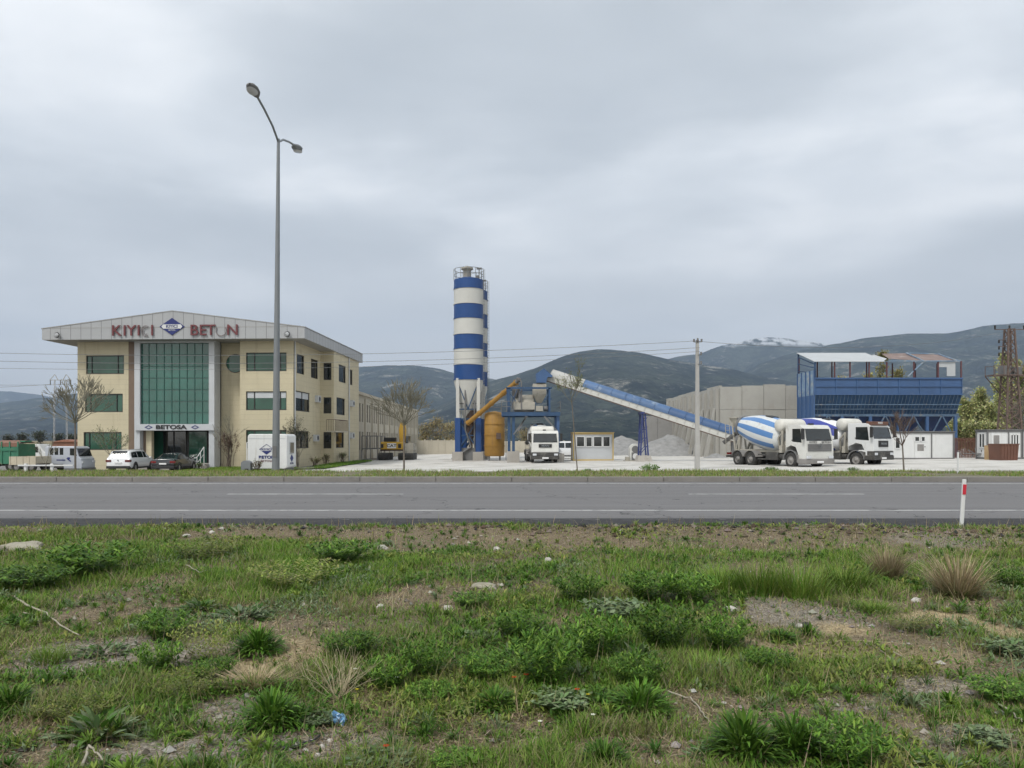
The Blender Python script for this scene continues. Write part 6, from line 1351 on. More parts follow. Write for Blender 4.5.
# ---- sample the field
def field_points(N_, ymin=3.0, ymax=15.1, p=1.0):
    y = ymin+(ymax-ymin)*rng.random(N_*2); keep = rng.random(N_*2) < (ymin/y)**(p-1); y = y[keep][:N_]
    x = U_(-1, 1, len(y))*(0.74*y+1.2); return x, y
def lushness(x, y):
    g = fbm(x, y, 0.55, 4, 61); b, k = bareness(x, y); return g, b, k
TALL = [(790,585,110,20), (860,560,120,14), (60,575,110,22), (480,600,40,10), (640,575,70,16), (330,570,130,20), (200,560,120,14), (720,555,80,10)]
def tallness(x, y):
    v = np.zeros_like(x)
    for px, py, wx, wy in TALL:
        d = EYE*F/(py-HOR); X = gx(px, d); c_ = (EYE*F/(py-wy-HOR)-EYE*F/(py+wy-HOR))/2; v = np.maximum(v, np.exp(-((x-X)/(wx/F*d))**2-((y-d)/c_)**2))
    return v
x, y = field_points(560000, p=2.0)
g, b_, k_ = lushness(x, y); left = sstep(0.4, -1.5, x+(y-13.5)*0.0)*sstep(11.5, 12.5, y)
keep = rng.random(len(x)) < np.clip(1.0-0.93*b_, 0.05, 1)*(0.45+0.75*sstep(.35, .6, g)); x, y, g, b_, k_ = x[keep], y[keep], g[keep], b_[keep], k_[keep]
n = len(x); z = land_z(x, y)-.004; tl = tallness(x, y)
patch = fbm(x, y, 0.9, 4, 77); pk = fbm(x, y, 2.6, 3, 78)
dry = np.clip(.13+1.3*(patch-.5)+0.8*b_-0.5*tl, .03, .9); isdry = rng.random(n) < dry
oli = (rng.random(n) < np.clip(.34+1.8*(pk-.5), .06, .75)-.35*tl)
col = np.where(isdry[:, None], tints(n, TAN), np.where(oli[:, None], tints(n, OLIVE), tints(n, GREEN)))
hL = (.045+.08*sstep(.35, .7, fbm(x, y, 1.3, 3, 90)))*U_(.5, 1.5, n)*(1-.5*b_)+tl*U_(.02, .08, n)
v_ = Veg(); wd = (.0028+.00085*y)*U_(.7, 1.3, n)
v_.add(strips(np.stack([x, y, z], 1), U_(0, 6.283, n), np.where(isdry, R(55), R(78))-np.abs(rng.normal(0, .28, n)), U_(.1, 1.1, n), hL, wd, 2, 'blade', U_(-.8, .8, n)), col)
tag(v_.build('grass', LG), kind='stuff', label='mixed green and dry grass covering the field beside the road')
# small-leaved ground cover
x, y = field_points(330000, p=2.0); g, b_, k_ = lushness(x, y); pk = fbm(x, y, 1.5, 4, 101)
keep = rng.random(len(x)) < (sstep(.42, .62, pk)*.85+.12)*np.clip(1-.9*b_, .05, 1); x, y, pk = x[keep], y[keep], pk[keep]; n = len(x)
which = fbm(x, y, .7, 3, 140); c1 = tints(n, DARKG+GREEN[:2]); c2 = tints(n, YEL+OLIVE[:1]); c3 = tints(n, SILV)
col = np.where((which > .57)[:, None], c2, np.where((which < .40)[:, None], c3, c1))
v_ = Veg(); zz = land_z(x, y)+U_(0, .07, n)*sstep(.45, .65, pk)
v_.add(strips(np.stack([x, y, zz], 1), U_(0, 6.283, n), R(35)+rng.normal(0, .4, n), U_(0, 1, n), U_(.018, .05, n)*(1+.05*y), U_(.006, .014, n)*(1+.09*y), 2, 'lance', U_(-.3, .3, n)), col)
tag(v_.build('ground_cover', LW_), kind='stuff', label='low small leaved ground cover between the grass')
# small rosettes and herbs scattered everywhere between the large clumps
nc_ = 5200; cx, cy_ = field_points(nc_*3, ymax=14.6, p=1.6); g, b_, k_ = lushness(cx, cy_); pk = fbm(cx, cy_, .8, 3, 55)
keep = rng.random(len(cx)) < np.clip(sstep(.40, .62, pk)*(1-.9*b_), .02, 1); cx, cy_ = cx[keep][:nc_], cy_[keep][:nc_]; nc_ = len(cx)
sz = U_(.3, .8, nc_)*U_(.6, 1.1, nc_); kd = rng.integers(0, 3, nc_); m_ = 30
idc = np.repeat(np.arange(nc_), m_); n = len(idc); az = U_(0, 6.283, n); s_ = sz[idc]
rad_ = U_(0, .05, n)*s_; P = np.stack([cx[idc]+np.cos(az)*rad_, cy_[idc]+np.sin(az)*rad_, land_z(cx[idc], cy_[idc])+U_(0, .05, n)*s_], 1)
pal = np.array(DARKG+GREEN[:3]+SILV[:1]+YEL[:1]); pc = pal[rng.integers(0, len(pal), nc_)][idc]*rng.uniform(.8, 1.25, (n, 1))
wide = np.where(kd[idc] == 0, .010, np.where(kd[idc] == 1, .016, .006)); v_ = Veg()
v_.add(strips(P, az, R(85)-rad_/.05/s_*R(55)+rng.normal(0, .15, n), U_(.3, 1.3, n), s_*U_(.07, .15, n), wide*s_*U_(.8, 1.3, n)*(1+.04*cy_[idc]), 3, 'lance'), pc)
tag(v_.build('weeds', LW_), kind='stuff', label='small leafy weeds growing all over the field')
# dry straw lying on the bare soil
x, y = field_points(60000, p=1.8); _, b_, k_ = lushness(x, y); keep = rng.random(len(x)) < (.12+.8*b_); x, y = x[keep], y[keep]; n = len(x); v_ = Veg()
v_.add(strips(np.stack([x, y, land_z(x, y)+U_(.002, .02, n)], 1), U_(0, 6.283, n), U_(-.05, .35, n), U_(0, .5, n), U_(.03, .12, n), (.0022+.0006*y)*U_(.7, 1.4, n), 2, 'blade'), tints(n, TAN+[(.5,.43,.3), (.16,.125,.085)]))
tag(v_.build('dry_straw', LG), kind='stuff', label='dry straw and dead stems lying on the soil')
# thin dead stalks standing among the weeds
x, y = field_points(5200, p=1.7); n = len(x); v_ = Veg()
v_.add(strips(np.stack([x, y, land_z(x, y)], 1), U_(0, 6.283, n), R(84)-np.abs(rng.normal(0, .35, n)), U_(-.1, .7, n), U_(.10, .30, n), (.0022+.0005*y)*U_(.7, 1.3, n), 3, 'blade'), tints(n, TAN+OLIVE[1:]))
tag(v_.build('dead_stalks', LG), kind='stuff', label='thin dead stalks standing among the weeds')
# loose pebbles
x, y = field_points(26000, p=1.8); _, b_, k_ = lushness(x, y); keep = rng.random(len(x)) < (.05+.95*np.maximum(k_[:, 0], k_[:, 2]*.35)); x, y = x[keep], y[keep]; n = len(x)
r = np.minimum(.045, .004+.012*rng.pareto(2.6, n))*(1+.03*y)*.7; oc = np.array([(1,0,0),(0,1,0),(-1,0,0),(0,-1,0),(0,0,.7),(0,0,-.6)], float); a = U_(0, 6.283, n)
rot = np.stack([np.stack([np.cos(a), -np.sin(a), 0*a], 1), np.stack([np.sin(a), np.cos(a), 0*a], 1), np.stack([0*a, 0*a, 0*a+1], 1)], 1)
Vp = np.einsum('nij,kj->nki', rot, oc)*r[:, None, None]*rng.uniform(.6, 1.3, (n, 6, 1))+np.stack([x, y, land_z(x, y)+r*.3], 1)[:, None]
Fp = (np.array([(0,1,4),(1,2,4),(2,3,4),(3,0,4),(1,0,5),(2,1,5),(3,2,5),(0,3,5)])[None]+np.arange(n)[:, None, None]*6).reshape(-1, 3)
pc = np.repeat(tints(n, [(.30,.28,.25), (.22,.20,.18), (.40,.37,.33), (.17,.14,.11)], .3), 6, 0)
pmt = leafmat('pebble', trans=0.0, rough=.9); tag(np_mesh('gravel', Vp.reshape(-1, 3), Fp, pmt, col=pc), kind='stuff', label='loose pebbles on the bare soil patches')
# clods along the road shoulder
x = U_(-9, 11, 4500); y = 14.0+rng.normal(0, .45, 4500); keep = (rng.random(4500) < (.25+.75*sstep(-2.5, 0, x))) & (y < 15.0); x, y = x[keep], y[keep]; n = len(x); r = np.minimum(.07, .010+.012*rng.pareto(1.8, n)); a = U_(0, 6.283, n)
rot = np.stack([np.stack([np.cos(a), -np.sin(a), 0*a], 1), np.stack([np.sin(a), np.cos(a), 0*a], 1), np.stack([0*a, 0*a, 0*a+1], 1)], 1)
Vp = np.einsum('nij,kj->nki', rot, oc)*r[:, None, None]*rng.uniform(.6, 1.3, (n, 6, 1))+np.stack([x, y, land_z(x, y)+r*.2], 1)[:, None]
Fp = (np.array([(0,1,4),(1,2,4),(2,3,4),(3,0,4),(1,0,5),(2,1,5),(3,2,5),(0,3,5)])[None]+np.arange(n)[:, None, None]*6).reshape(-1, 3)
tag(np_mesh('rubble', Vp.reshape(-1, 3), Fp, pmt, col=np.repeat(tints(n, [(.15,.115,.085), (.11,.085,.06), (.22,.19,.16), (.05,.05,.05)], .3), 6, 0)), kind='stuff', label='clods and rubble along the road shoulder')
# verge grass and the grass of the beds
def strip_grass(name, n, x0, x1, y0, y1, zf, L0, L1, W, cols, lab):
    x, y = U_(x0, x1, n), U_(y0, y1, n); keep = rng.random(n) < sstep(.28, .5, fbm(x, y, .35, 3, 12)); x, y = x[keep], y[keep]; n = len(x); v = Veg()
    v.add(strips(np.stack([x, y, zf(x, y)-.005], 1), U_(0, 6.283, n), R(80)-np.abs(rng.normal(0, .3, n)), U_(.1, 1, n), U_(L0, L1, n)*(.55+.9*fbm(x, y, .7, 3, 4)), np.full(n, W)*U_(.7, 1.4, n), 2, 'blade', U_(-.8, .8, n)), tints(n, cols)); tag(v.build(name, LG), kind='stuff', label=lab)
strip_grass('verge_grass', 95000, -36, 36, 30.35, 40.4, verge_z, .07, .20, .018, GREEN+OLIVE+YEL[:1]+TAN[:2], 'rough grass on the verge behind the kerb')
strip_grass('bed_grass', 26000, gx(192, 57), -16.6, 52.2, 61, lambda x, y: bedz(x, y), .1, .22, .03, GREEN+DARKG+YEL, 'green grass bed in front of the office')
strip_grass('bed_grass', 9000, -16.4, -14.2, 58.2, 78, lambda x, y: bedz(x, y), .1, .25, .03, GREEN+DARKG, 'green grass strip along the side of the office')
# ---- clump prototypes
def mk_strap(n=420, cols=DARKG+GREEN[:2], wd=.0165, ln=.15):
    r = np.sqrt(rng.random(n)); az = U_(0, 6.283, n); v = Veg(); P = np.stack([np.cos(az)*r*.13, np.sin(az)*r*.13, U_(.0, .15, n)*(1-.75*r)], 1)
    v.add(strips(P, az+rng.normal(0, .6, n), R(85)-r*R(58)+rng.normal(0, .1, n), U_(.3, 1.25, n), U_(.7, 1.15, n)*ln*(.75+.35*r), wd*U_(.7, 1.25, n), 4, 'lance', fold=.15), tints(n, cols, .2)); return v
def mk_leafy(ns=75, per=18, cols=DARKG+GREEN[:3], h=.23, L0=.042, W0=.011):
    az = U_(0, 6.283, ns); ln = np.sqrt(rng.random(ns)); v = Veg(); ps = []; aa = []; ee = []
    for i in range(ns):
        lean = ln[i]*.85
        for j in range(per): q_ = .1+.9*j/per; ps.append((math.cos(az[i])*(ln[i]*.06+math.sin(lean)*h*q_), math.sin(az[i])*(ln[i]*.06+math.sin(lean)*h*q_), math.cos(lean*q_)*h*q_)); aa.append(j*2.4+i); ee.append(.9-.5*(1-q_))
    n = len(ps); v.add(strips(np.array(ps), np.array(aa), np.array(ee)+rng.normal(0, .2, n), U_(.3, 1.1, n), U_(.7, 1.3, n)*L0, U_(.7, 1.3, n)*W0, 3, 'lance'), tints(n, cols, .25)); return v
def mk_broad(n=150, cols=SILV+DARKG[:2]):
    r = np.sqrt(rng.random(n)); az = U_(0, 6.283, n); v = Veg(); P = np.stack([np.cos(az)*r*.16, np.sin(az)*r*.16, U_(.0, .09, n)*(1-r)], 1)
    v.add(strips(P, az+rng.normal(0, .5, n), R(75)-r*R(60)+rng.normal(0, .15, n), U_(.2, 1.0, n), U_(.6, 1.3, n)*.11, U_(.018, .036, n), 4, 'round', fold=.3), tints(n, cols, .2)); return v
def mk_fine(cols=YEL+OLIVE[:2]): return mk_leafy(60, 20, cols, .22, .022, .007)
def mk_drytuft(n=520, green=160):
    r = np.sqrt(rng.random(n)); az = U_(0, 6.283, n); v = Veg(); P = np.stack([np.cos(az)*r*.09, np.sin(az)*r*.09, 0*r], 1)
    v.add(strips(P, az+rng.normal(0, .4, n), R(88)-r*R(38)+rng.normal(0, .1, n), U_(.1, .8, n), U_(.5, 1.1, n)*.36, U_(.004, .009, n), 3, 'blade'), tints(n, TAN[:3], .2))
    n = green*3; r = np.sqrt(rng.random(n)); az = U_(0, 6.283, n); P = np.stack([np.cos(az)*r*.10, np.sin(az)*r*.10, 0*r], 1)
    v.add(strips(P, az, R(80)-r*R(50), U_(.3, 1.3, n), U_(.6, 1.2, n)*.16, U_(.006, .012, n), 3, 'blade'), tints(n, OLIVE+DARKG[:1], .2)); return v
def mk_tallgrass(n=420):
    r = np.sqrt(rng.random(n)); az = U_(0, 6.283, n); v = Veg(); P = np.stack([np.cos(az)*r*.16, np.sin(az)*r*.16, 0*r], 1)
    v.add(strips(P, az+rng.normal(0, .6, n), R(86)-r*R(22)+rng.normal(0, .12, n), U_(.1, .9, n), U_(.5, 1.15, n)*.30, U_(.004, .008, n), 3, 'blade'), tints(n, GREEN+YEL[:1], .2)); return v
MK = {'strap': mk_strap, 'leafy': mk_leafy, 'broad': mk_broad, 'fine': mk_fine, 'dry': mk_drytuft, 'tall': mk_tallgrass, 'silver': lambda: mk_leafy(40, 12, SILV, .15, .045, .02)}
PROTO = {}
def proto(kind, i):
    if (kind, i) not in PROTO:
        o = MK[kind]().build('weed_clump', LW_); PROTO[(kind, i)] = o.data; bpy.data.objects.remove(o)
    return PROTO[(kind, i)]
NAMES = {'strap': 'strap_leaved_weed', 'leafy': 'bushy_weed', 'broad': 'broad_leaved_weed', 'fine': 'feathery_weed', 'dry': 'dry_grass_tuft', 'tall': 'tall_grass_tuft', 'silver': 'silvery_weed'}
GRP = {'strap': 'strap leaved weeds in the field', 'leafy': 'bushy green weeds in the field', 'broad': 'broad leaved weeds in the field', 'fine': 'feathery yellow green weeds', 'dry': 'tan dry grass tufts', 'tall': 'tall green grass tufts', 'silver': 'silvery low weeds'}
CL_ = [  # px, py of the foot, width px, height factor, kind, label
 (273,728,66,1.05,'strap','dense dark strap leaved clump just left of the blue plastic scrap'),
 (316,726,36,.45,'silver','low greyish leafy weed touching the blue plastic scrap'),
 (495,710,48,.9,'strap','lone neat strap leaved rosette in the lower centre of the field'),
 (640,716,62,.9,'strap','strap leaved clump with pale lower leaves above the bottom round tuft'),
 (638,690,58,.8,'leafy','dark green clump directly behind the pale leaved strap clump'),
 (604,768,52,1,'strap','round dark tuft cut by the bottom edge below the pale leaved strap clump'),
 (745,762,78,1.05,'strap','large bright strap leaved clump at the bottom right of centre'),
 (795,758,70,1,'strap','bright upright clump right beside the large bottom clump'),
 (705,760,44,.8,'broad','grey green leaves at the left foot of the large bottom clump'),
 (850,772,80,.8,'leafy','wide dark clump along the bottom edge right of the bright upright clump'),
 (940,778,80,.6,'broad','low broad leaved plant at the bottom edge towards the right corner'),
 (596,662,74,.95,'leafy','big dark bushy weed in the middle with broad leaves at its right'),
 (640,664,60,.8,'broad','broad pale leaves between the two dark bushes in the middle'),
 (664,652,70,.9,'leafy','dark bushy weed right of the broad pale leaves in the middle'),
 (545,690,80,.9,'leafy','tall bushy weed with red poppies and pale flower heads beside it'),
 (520,644,60,.7,'leafy','mid green bush behind the poppy weed'),
 (487,682,60,.7,'leafy','green bush left of the poppy weed'),
 (560,712,56,.5,'silver','silvery low weed in front of the poppy weed'),
 (690,604,56,.7,'leafy','dark weed below the white lump in the right half'),
 (650,602,60,.7,'leafy','dark weed mound above the middle bushes'),
 (578,605,54,.7,'leafy','dark mound left of centre above the middle bushes'),
 (614,622,60,.5,'silver','grey green mound between the dark mounds and the middle bushes'),
 (725,652,56,.8,'leafy','rounded green weed right of the dark middle bushes'),
 (770,676,50,.7,'leafy','rounded green weed left of the fallen twigs'),
 (705,676,60,.5,'tall','grassy tuft below the dark weed right of the middle'),
 (425,680,56,1,'leafy','vivid green bush right of the dry stemmed bush'),
 (388,690,54,.8,'leafy','green bush at the right foot of the dry stemmed bush'),
 (432,702,50,.6,'leafy','small low bush below the vivid green bush'),
 (350,662,60,.7,'leafy','green mound behind the dry stemmed bush'),
 (392,650,44,.6,'broad','dark broad leaves above the vivid green bush'),
 (258,655,52,.95,'strap','dark strap leaved clump with whitish lower leaves left of the dry bush'),
 (205,660,60,.85,'fine','yellow green mound left of the dark strap leaved clump'),
 (158,672,48,.8,'leafy','small dark bush at the edge of the left gravel patch'),
 (185,700,66,.6,'fine','low yellow green plants below the small dark bush'),
 (215,682,46,.7,'leafy','bright green tuft right of the yellow green plants'),
 (240,620,66,.45,'broad','silvery broad leaved patch behind the dark strap leaved clump'),
 (200,612,50,.5,'broad','silvery broad leaved patch farther left in the field'),
 (165,640,60,.7,'leafy','dark leafy mound left of the silvery patches'),
 (105,652,56,.5,'broad','dark broad leaved patch near the long pale stick'),
 (98,735,92,.6,'broad','wide thistle like plant on the left gravel patch'),
 (48,662,46,.6,'tall','fresh green tuft below the long pale stick'),
 (10,710,54,.9,'strap','bright strap leaved clump at the left edge'),
 (180,738,26,.6,'strap','tiny bright tuft on the gravel left of the dark clump'),
 (75,722,70,.4,'fine','thin yellowish plants on the left gravel patch'),
 (887,578,52,1.05,'dry','tan dry grass tuft standing left of the wider one'),
 (958,596,76,1.05,'dry','wide tan dry grass tuft with dark green foot near the right edge'),
 (1008,588,34,.8,'leafy','rounded bright weed at the right edge beyond the tan tufts'),
 (906,630,52,.5,'fine','yellow green patch right of the bare spot'),
 (875,612,40,.5,'tall','bright green tuft above the yellow green patch'),
 (840,609,22,.8,'fine','small dark green cushion on the bare spot'),
 (1010,655,50,.5,'silver','bluish green leaves at the right edge'),
 (1000,706,64,.5,'leafy','low green patch near the right edge below the bluish leaves'),
 (720,592,60,.7,'tall','tall grass tuft on the left of the lush band'),
 (760,596,60,.85,'tall','tall grass tuft in the middle of the lush band'),
 (800,598,66,.9,'tall','tallest grass tuft of the lush band before the bare spot'),
 (845,590,60,.8,'tall','tall grass tuft right of the tallest one'),
 (780,640,36,.6,'strap','low strap leaved tuft under the black and white litter'),
 (30,590,80,.4,'leafy','wide green bank under the pale rock at the left'),
 (90,575,90,.45,'leafy','green bank right of the pale rock'),
 (340,566,70,.5,'leafy','dark green bank in the left half behind the field'),
 (300,590,90,.4,'fine','bright yellow green spread in the left half'),
 (205,560,70,.45,'fine','olive spread far off in the left half'),
 (470,610,46,.45,'leafy','small leafy mound left of the reddish dry soil'),
 (985,750,50,.35,'silver','thin silvery herb near the bottom right corner'),
 (380,768,60,.35,'silver','thin grey green herbs at the bottom edge left of centre'),
 (455,764,50,.35,'leafy','low leafy herb at the bottom edge in the centre'),
 (128,712,30,.5,'leafy','small green sprig at the upper edge of the thistle like plant'),
]
for i, (px, py, wpx, hf, kind, lab) in enumerate(CL_):
    d = EYE*F/(py-HOR-2); X_ = gx(px, d); o = bpy.data.objects.new(NAMES[kind], proto(kind, i % 3)); COL.objects.link(o)
    base_r = {'strap': .26, 'leafy': .24, 'broad': .25, 'fine': .21, 'dry': .30, 'tall': .26, 'silver': .17}[kind]
    s = (wpx/F*d/2)/base_r*1.18; o.location = (X_, d, float(land_z(X_, d))-.01); o.scale = (s, s, s*hf*rng.uniform(1.2, 1.45)*(.8 if kind in ('dry', 'tall') else 1)); o.rotation_euler = (0, 0, rng.uniform(0, 6.28)); tag(o, lab, 'grass tuft' if kind in ('dry', 'tall') else 'weed', GRP[kind])
# tan wispy grass lying left of the dark clump
d = EYE*F/(690-HOR); o = bpy.data.objects.new('dry_grass_tuft', proto('dry', 1)); COL.objects.link(o); o.location = (gx(255, d), d, float(land_z(gx(255, d), d))); o.scale = (1.1, .8, .42); tag(o, 'wispy pale straw tuft behind the dark clump beside the blue scrap', 'grass tuft', GRP['dry'])
# ---- dry stemmed bush
rmin = .001
def branch(m, p, dr, ln, r, depth, rnd, spread=.5, up=.1, tips=None, nseg=3, split=(2, 3), shrink=.7):
    p = Vector(p); d = Vector(dr).normalized(); pts = [p.copy()]
    for k in range(nseg):
        d = (d+Vector((rnd.gauss(0, .09), rnd.gauss(0, .09), up*.3+rnd.gauss(0, .05)))).normalized(); p = p+d*ln/nseg; pts.append(p.copy())
    for k in range(nseg): m.cyl(pts[k], pts[k+1], max(rmin, r*(1-.35*k/nseg)), max(rmin, r*(1-.35*(k+1)/nseg)), 5 if depth > 1 else 4, caps=False)
    if tips is not None and depth <= 1: tips.extend(pts[1:])
    if depth > 0:
        for _ in range(rnd.randint(*split)):
            a = rnd.uniform(0, 6.283); q = rnd.uniform(.35, 1)*spread; o1 = d.orthogonal().normalized(); o2 = d.cross(o1); nd = d*math.cos(q)+(o1*math.cos(a)+o2*math.sin(a))*math.sin(q); st = pts[rnd.randint(max(1, nseg-1), nseg)]
            branch(m, st, nd+Vector((0, 0, up)), ln*shrink*rnd.uniform(.8, 1.15), r*.6, depth-1, rnd, spread, up, tips, nseg, split, shrink)
rnd = random.Random(11); d = EYE*F/(700-HOR); m = MB()
for k in range(26):
    a = rnd.uniform(0, 6.283); l = rnd.uniform(.15, .95); branch(m, (rnd.gauss(0, .02), rnd.gauss(0, .02), 0), (math.cos(a)*math.sin(l), math.sin(a)*math.sin(l), math.cos(l)), .17, .0032, 2, rnd, .5, .05, None, 3, (1, 2), .75)
o = m.build('dry_bush', M['dryplant'], fix=False); o.location = (gx(338, d), d, float(land_z(gx(338, d), d))-.01); tag(o, 'brittle pale dry bush of thin bare stems behind the blue scrap', 'dry bush')
# ---- sticks, stones and litter
def onground(px, py): d = EYE*F/(py-HOR); X_ = gx(px, d); return X_, d, float(land_z(X_, d))
def stick(label, pts, r, mt='dryplant', lift=.05):
    P3 = [onground(*p) for p in pts]; o0 = P3[0]; m = MB()
    raw = [(p[0]-o0[0], p[1]-o0[1], p[2]-o0[2]+lift*.6) for p in P3]; rj = random.Random(len(label)*7); loc = []
    for i in range(len(raw)-1):
        for k in range(4): q = k/4; loc.append(tuple(raw[i][c]*(1-q)+raw[i+1][c]*q+rj.gauss(0, .004) for c in range(3)))
    loc.append(raw[-1])
    for k in range(len(loc)-1): m.cyl(loc[k], loc[k+1], r*(1-.6*k/len(loc)), r*(1-.6*(k+1)/len(loc)), 6)
    o = m.build('dead_stick', M[mt], fix=False); o.location = o0; tag(o, label, 'stick'); return m
M['palestick'] = mat('pale_dead_wood', (.33,.30,.235), .9, var=.15, vs_=8)
stick('long pale dead stick lying across the grass in the left half', [(14,602), (30,612), (46,618), (60,630), (79,640)], .011, 'palestick', .09)
stick('short pale twig crossing the long stick', [(23,617), (38,618), (47,618)], .006, 'palestick', .06)
stick('pale curved twig lying on the left gravel patch', [(78,664), (88,680), (96,692)], .005, 'palestick')
stick('bleached twig near the bottom left corner', [(83,768), (88,748), (97,758), (110,768)], .009, 'palestick', .05)
stick('thin dark stick left of the fallen twigs', [(797,679), (812,670), (826,661)], .007, 'bark')
stick('longest pale twig of the fallen twigs on the right', [(838,655), (862,662), (885,670), (900,675)], .006, 'palestick')
stick('forked twig right of the longest fallen twig', [(878,652), (890,660), (897,672)], .005, 'palestick')
stick('arched straw stem above the fallen twigs', [(805,646), (850,640), (905,647)], .004, 'dryplant', .05)
stick('thin arched stem at the right of the fallen twigs', [(893,655), (905,660), (914,668)], .004, 'palestick')
stick('grey stick near the right edge', [(1000,713), (1012,722), (1022,732)], .007, 'palestick')
stick('pale stem curling beside the pale leaved strap clump', [(668,698), (690,705), (702,718), (708,726)], .006, 'palestick')
stick('thin upright dead stem at the left of the field', [(186,570), (200,580), (206,577)], .006, 'palestick', .12)
def rock(label, px, py, w, h, seed, mt='stone', cat='stone', name='stone'):
    import bmesh
    X_, d, z = onground(px, py); b = bmesh.new(); bmesh.ops.create_icosphere(b, subdivisions=3, radius=1); rr2 = random.Random(seed)
    W_ = w/F*d/2; H2 = h/F*d
    for v in b.verts:
        p = v.co; n1 = float(fbm(p.x*1.3+seed, p.y*1.3+p.z, 1.2, 3, seed)); v.co = Vector((p.x*W_, p.y*W_*.6, p.z*H2*.7))*(.6+.8*n1)
    me = bpy.data.meshes.new(name); b.to_mesh(me); b.free(); me.materials.append(M[mt]); o = bpy.data.objects.new(name, me); COL.objects.link(o); o.location = (X_, d, z+H2*.15); tag(o, label, cat)
rock('large flat pale rock by the road at the far left', 22, 549, 42, 11, 3)
for i, (px, py, w, h, lab) in enumerate([(207,546,7,4,'whitish stone nearest of the four by the road in the left half'), (187,539,8,3,'pale stone left of the whitish one by the road'), (212,537,6,3,'small stone just behind the whitish one by the road'), (222,535,5,3,'smallest stone right of the group by the road'), (383,550,11,5,'pale round stone on the shoulder left of centre'),
  (52,582,7,4,'small pale lump in the far left grass'), (332,582,8,4,'pale stone in the grass behind the dry bush'), (497,551,7,4,'pale chip on the brown shoulder in the centre'), (962,560,6,4,'small white chip near the marker post'), (548,562,6,6,'small upright pale chip right of centre'), (448,611,10,5,'whitish stone on the reddish dry soil'), (380,609,8,4,'pale stone at the left of the reddish dry soil')]): rock(lab, px, py, w, h, 20+i, 'stonewhite')
rock('pale grey boulder patch among weeds left of centre', 485, 590, 28, 8, 9); rock('white chalky lump in the right half of the field', 731, 610, 15, 6, 14, 'stonewhite'); rock('bright white lump near the tan grass tufts', 916, 600, 10, 5, 15, 'stonewhite')
rock('white half of the litter lying on the bare spot', 800, 624, 9, 4, 17, 'stonewhite'); rock('dark lump lying on the bare spot', 806, 624, 10, 6, 18, 'black', 'stone')
for i, (px, py, w) in enumerate([(298,745,8), (306,752,7), (312,743,6), (322,747,7), (330,741,6), (318,756,6), (290,752,6)]): rock('white pebble %s' % ['left of the dark stick', 'lowest left of the pile', 'small, in the middle of the pile', 'at the right of the pile', 'nearest the blue scrap', 'lowest right of the pile', 'farthest left of the pile'][i]+' below the blue scrap', px, py, w, 4, 50+i, 'stonewhite')
stick('short black stick beside the white pebbles', [(282,752), (300,748), (312,744), (322,736)], .012, 'black', .03)
# crumpled blue plastic
m = MB(); rnd = random.Random(4); X_, d, z = onground(338, 722); n_ = 9
gr_ = [[(.17*(i/n_-.5)+rnd.gauss(0, .008), .10*(j/n_-.5)+rnd.gauss(0, .008), .065+.05*math.sin(i*1.7+j)*math.cos(j*1.3)+rnd.gauss(0, .014)-.05*abs(i/n_-.5)) for j in range(n_+1)] for i in range(n_+1)]
vs_ = [p for r_ in gr_ for p in r_]; m.add(vs_, [(i*(n_+1)+j, (i+1)*(n_+1)+j, (i+1)*(n_+1)+j+1, i*(n_+1)+j+1) for i in range(n_) for j in range(n_)])
pl = mat('blue_plastic', (.20,.40,.62), .3, var=.1, stain=(.62,.68,.74), stain_s=16, stain_lo=.48); o = m.build('plastic_scrap', pl, fix=False); o.location = (X_, d, z); o.scale = (.72,)*3; o.rotation_euler = (R(38), 0, R(-15)); sm = o.modifiers.new('s', 'SOLIDIFY'); sm.thickness = .002; tag(o, 'crumpled blue and white plastic scrap at the foot of the dry bush', 'litter')
# poppies and small flower heads
M['poppy'] = leafmat('poppy_red', (.55,.05,.015), (.62,.09,.02), trans=.3); M['flower'] = leafmat('pale_flower', (.60,.62,.50), (.72,.72,.62), trans=.3); M['yflower'] = leafmat('yellow_flower', (.60,.50,.04), (.66,.55,.06), trans=.3); M['stem'] = leafmat('green_stem', (.06,.12,.03), (.08,.14,.04))
def flower(label, px, py, zup, r, mt, name='poppy', cat='flower', grp='red poppies'):
    X_, d, z = onground(px, py); T = thing(name, label, cat, (X_, d, z), 0, grp); m = MB(); m.tube([(0, 0, 0), (.01, 0, zup*.5), (0, 0, zup)], .0025, 4); m.build('stem', M['stem'], T); m = MB()
    for k in range(5): a = R(72*k); m.add([(0, 0, zup), (r*math.cos(a-.5), r*math.sin(a-.5), zup+r*.5), (r*1.15*math.cos(a), r*1.15*math.sin(a), zup+r*.35), (r*math.cos(a+.5), r*math.sin(a+.5), zup+r*.5)], [(0, 1, 2, 3)])
    m.build('petal', M[mt], T, fix=False)
for px, py, lab in ((514,694,'left poppy of the pair beside the bushy weed'), (526,692,'right poppy of the pair beside the bushy weed'), (577,708,'poppy right of the pair at the silvery weed'), (392,672,'orange poppy by the vivid green bush'), (386,764,'red poppy at the bottom edge')): flower(lab, px, py, .10, .016, 'poppy')
for i, (px, py, lab) in enumerate(((355,684,'pale seed head right of the dry bush'), (756,757,'white seed head on the large bottom clump'), (593,735,'white flower below the silvery weed'), (540,740,'small white flower in the lower centre'), (397,692,'cream flower at the vivid green bush'))): flower(lab, px, py, .11, .013, 'flower', 'seed_head', 'flower', 'pale flower heads')
for i, (px, py, lab) in enumerate(((357,700,'yellow flower at the right foot of the dry bush'), (588,710,'yellow dot flower right of the third poppy'))): flower(lab, px, py, .08, .012, 'yflower', 'yellow_flower', 'flower', 'yellow flowers')
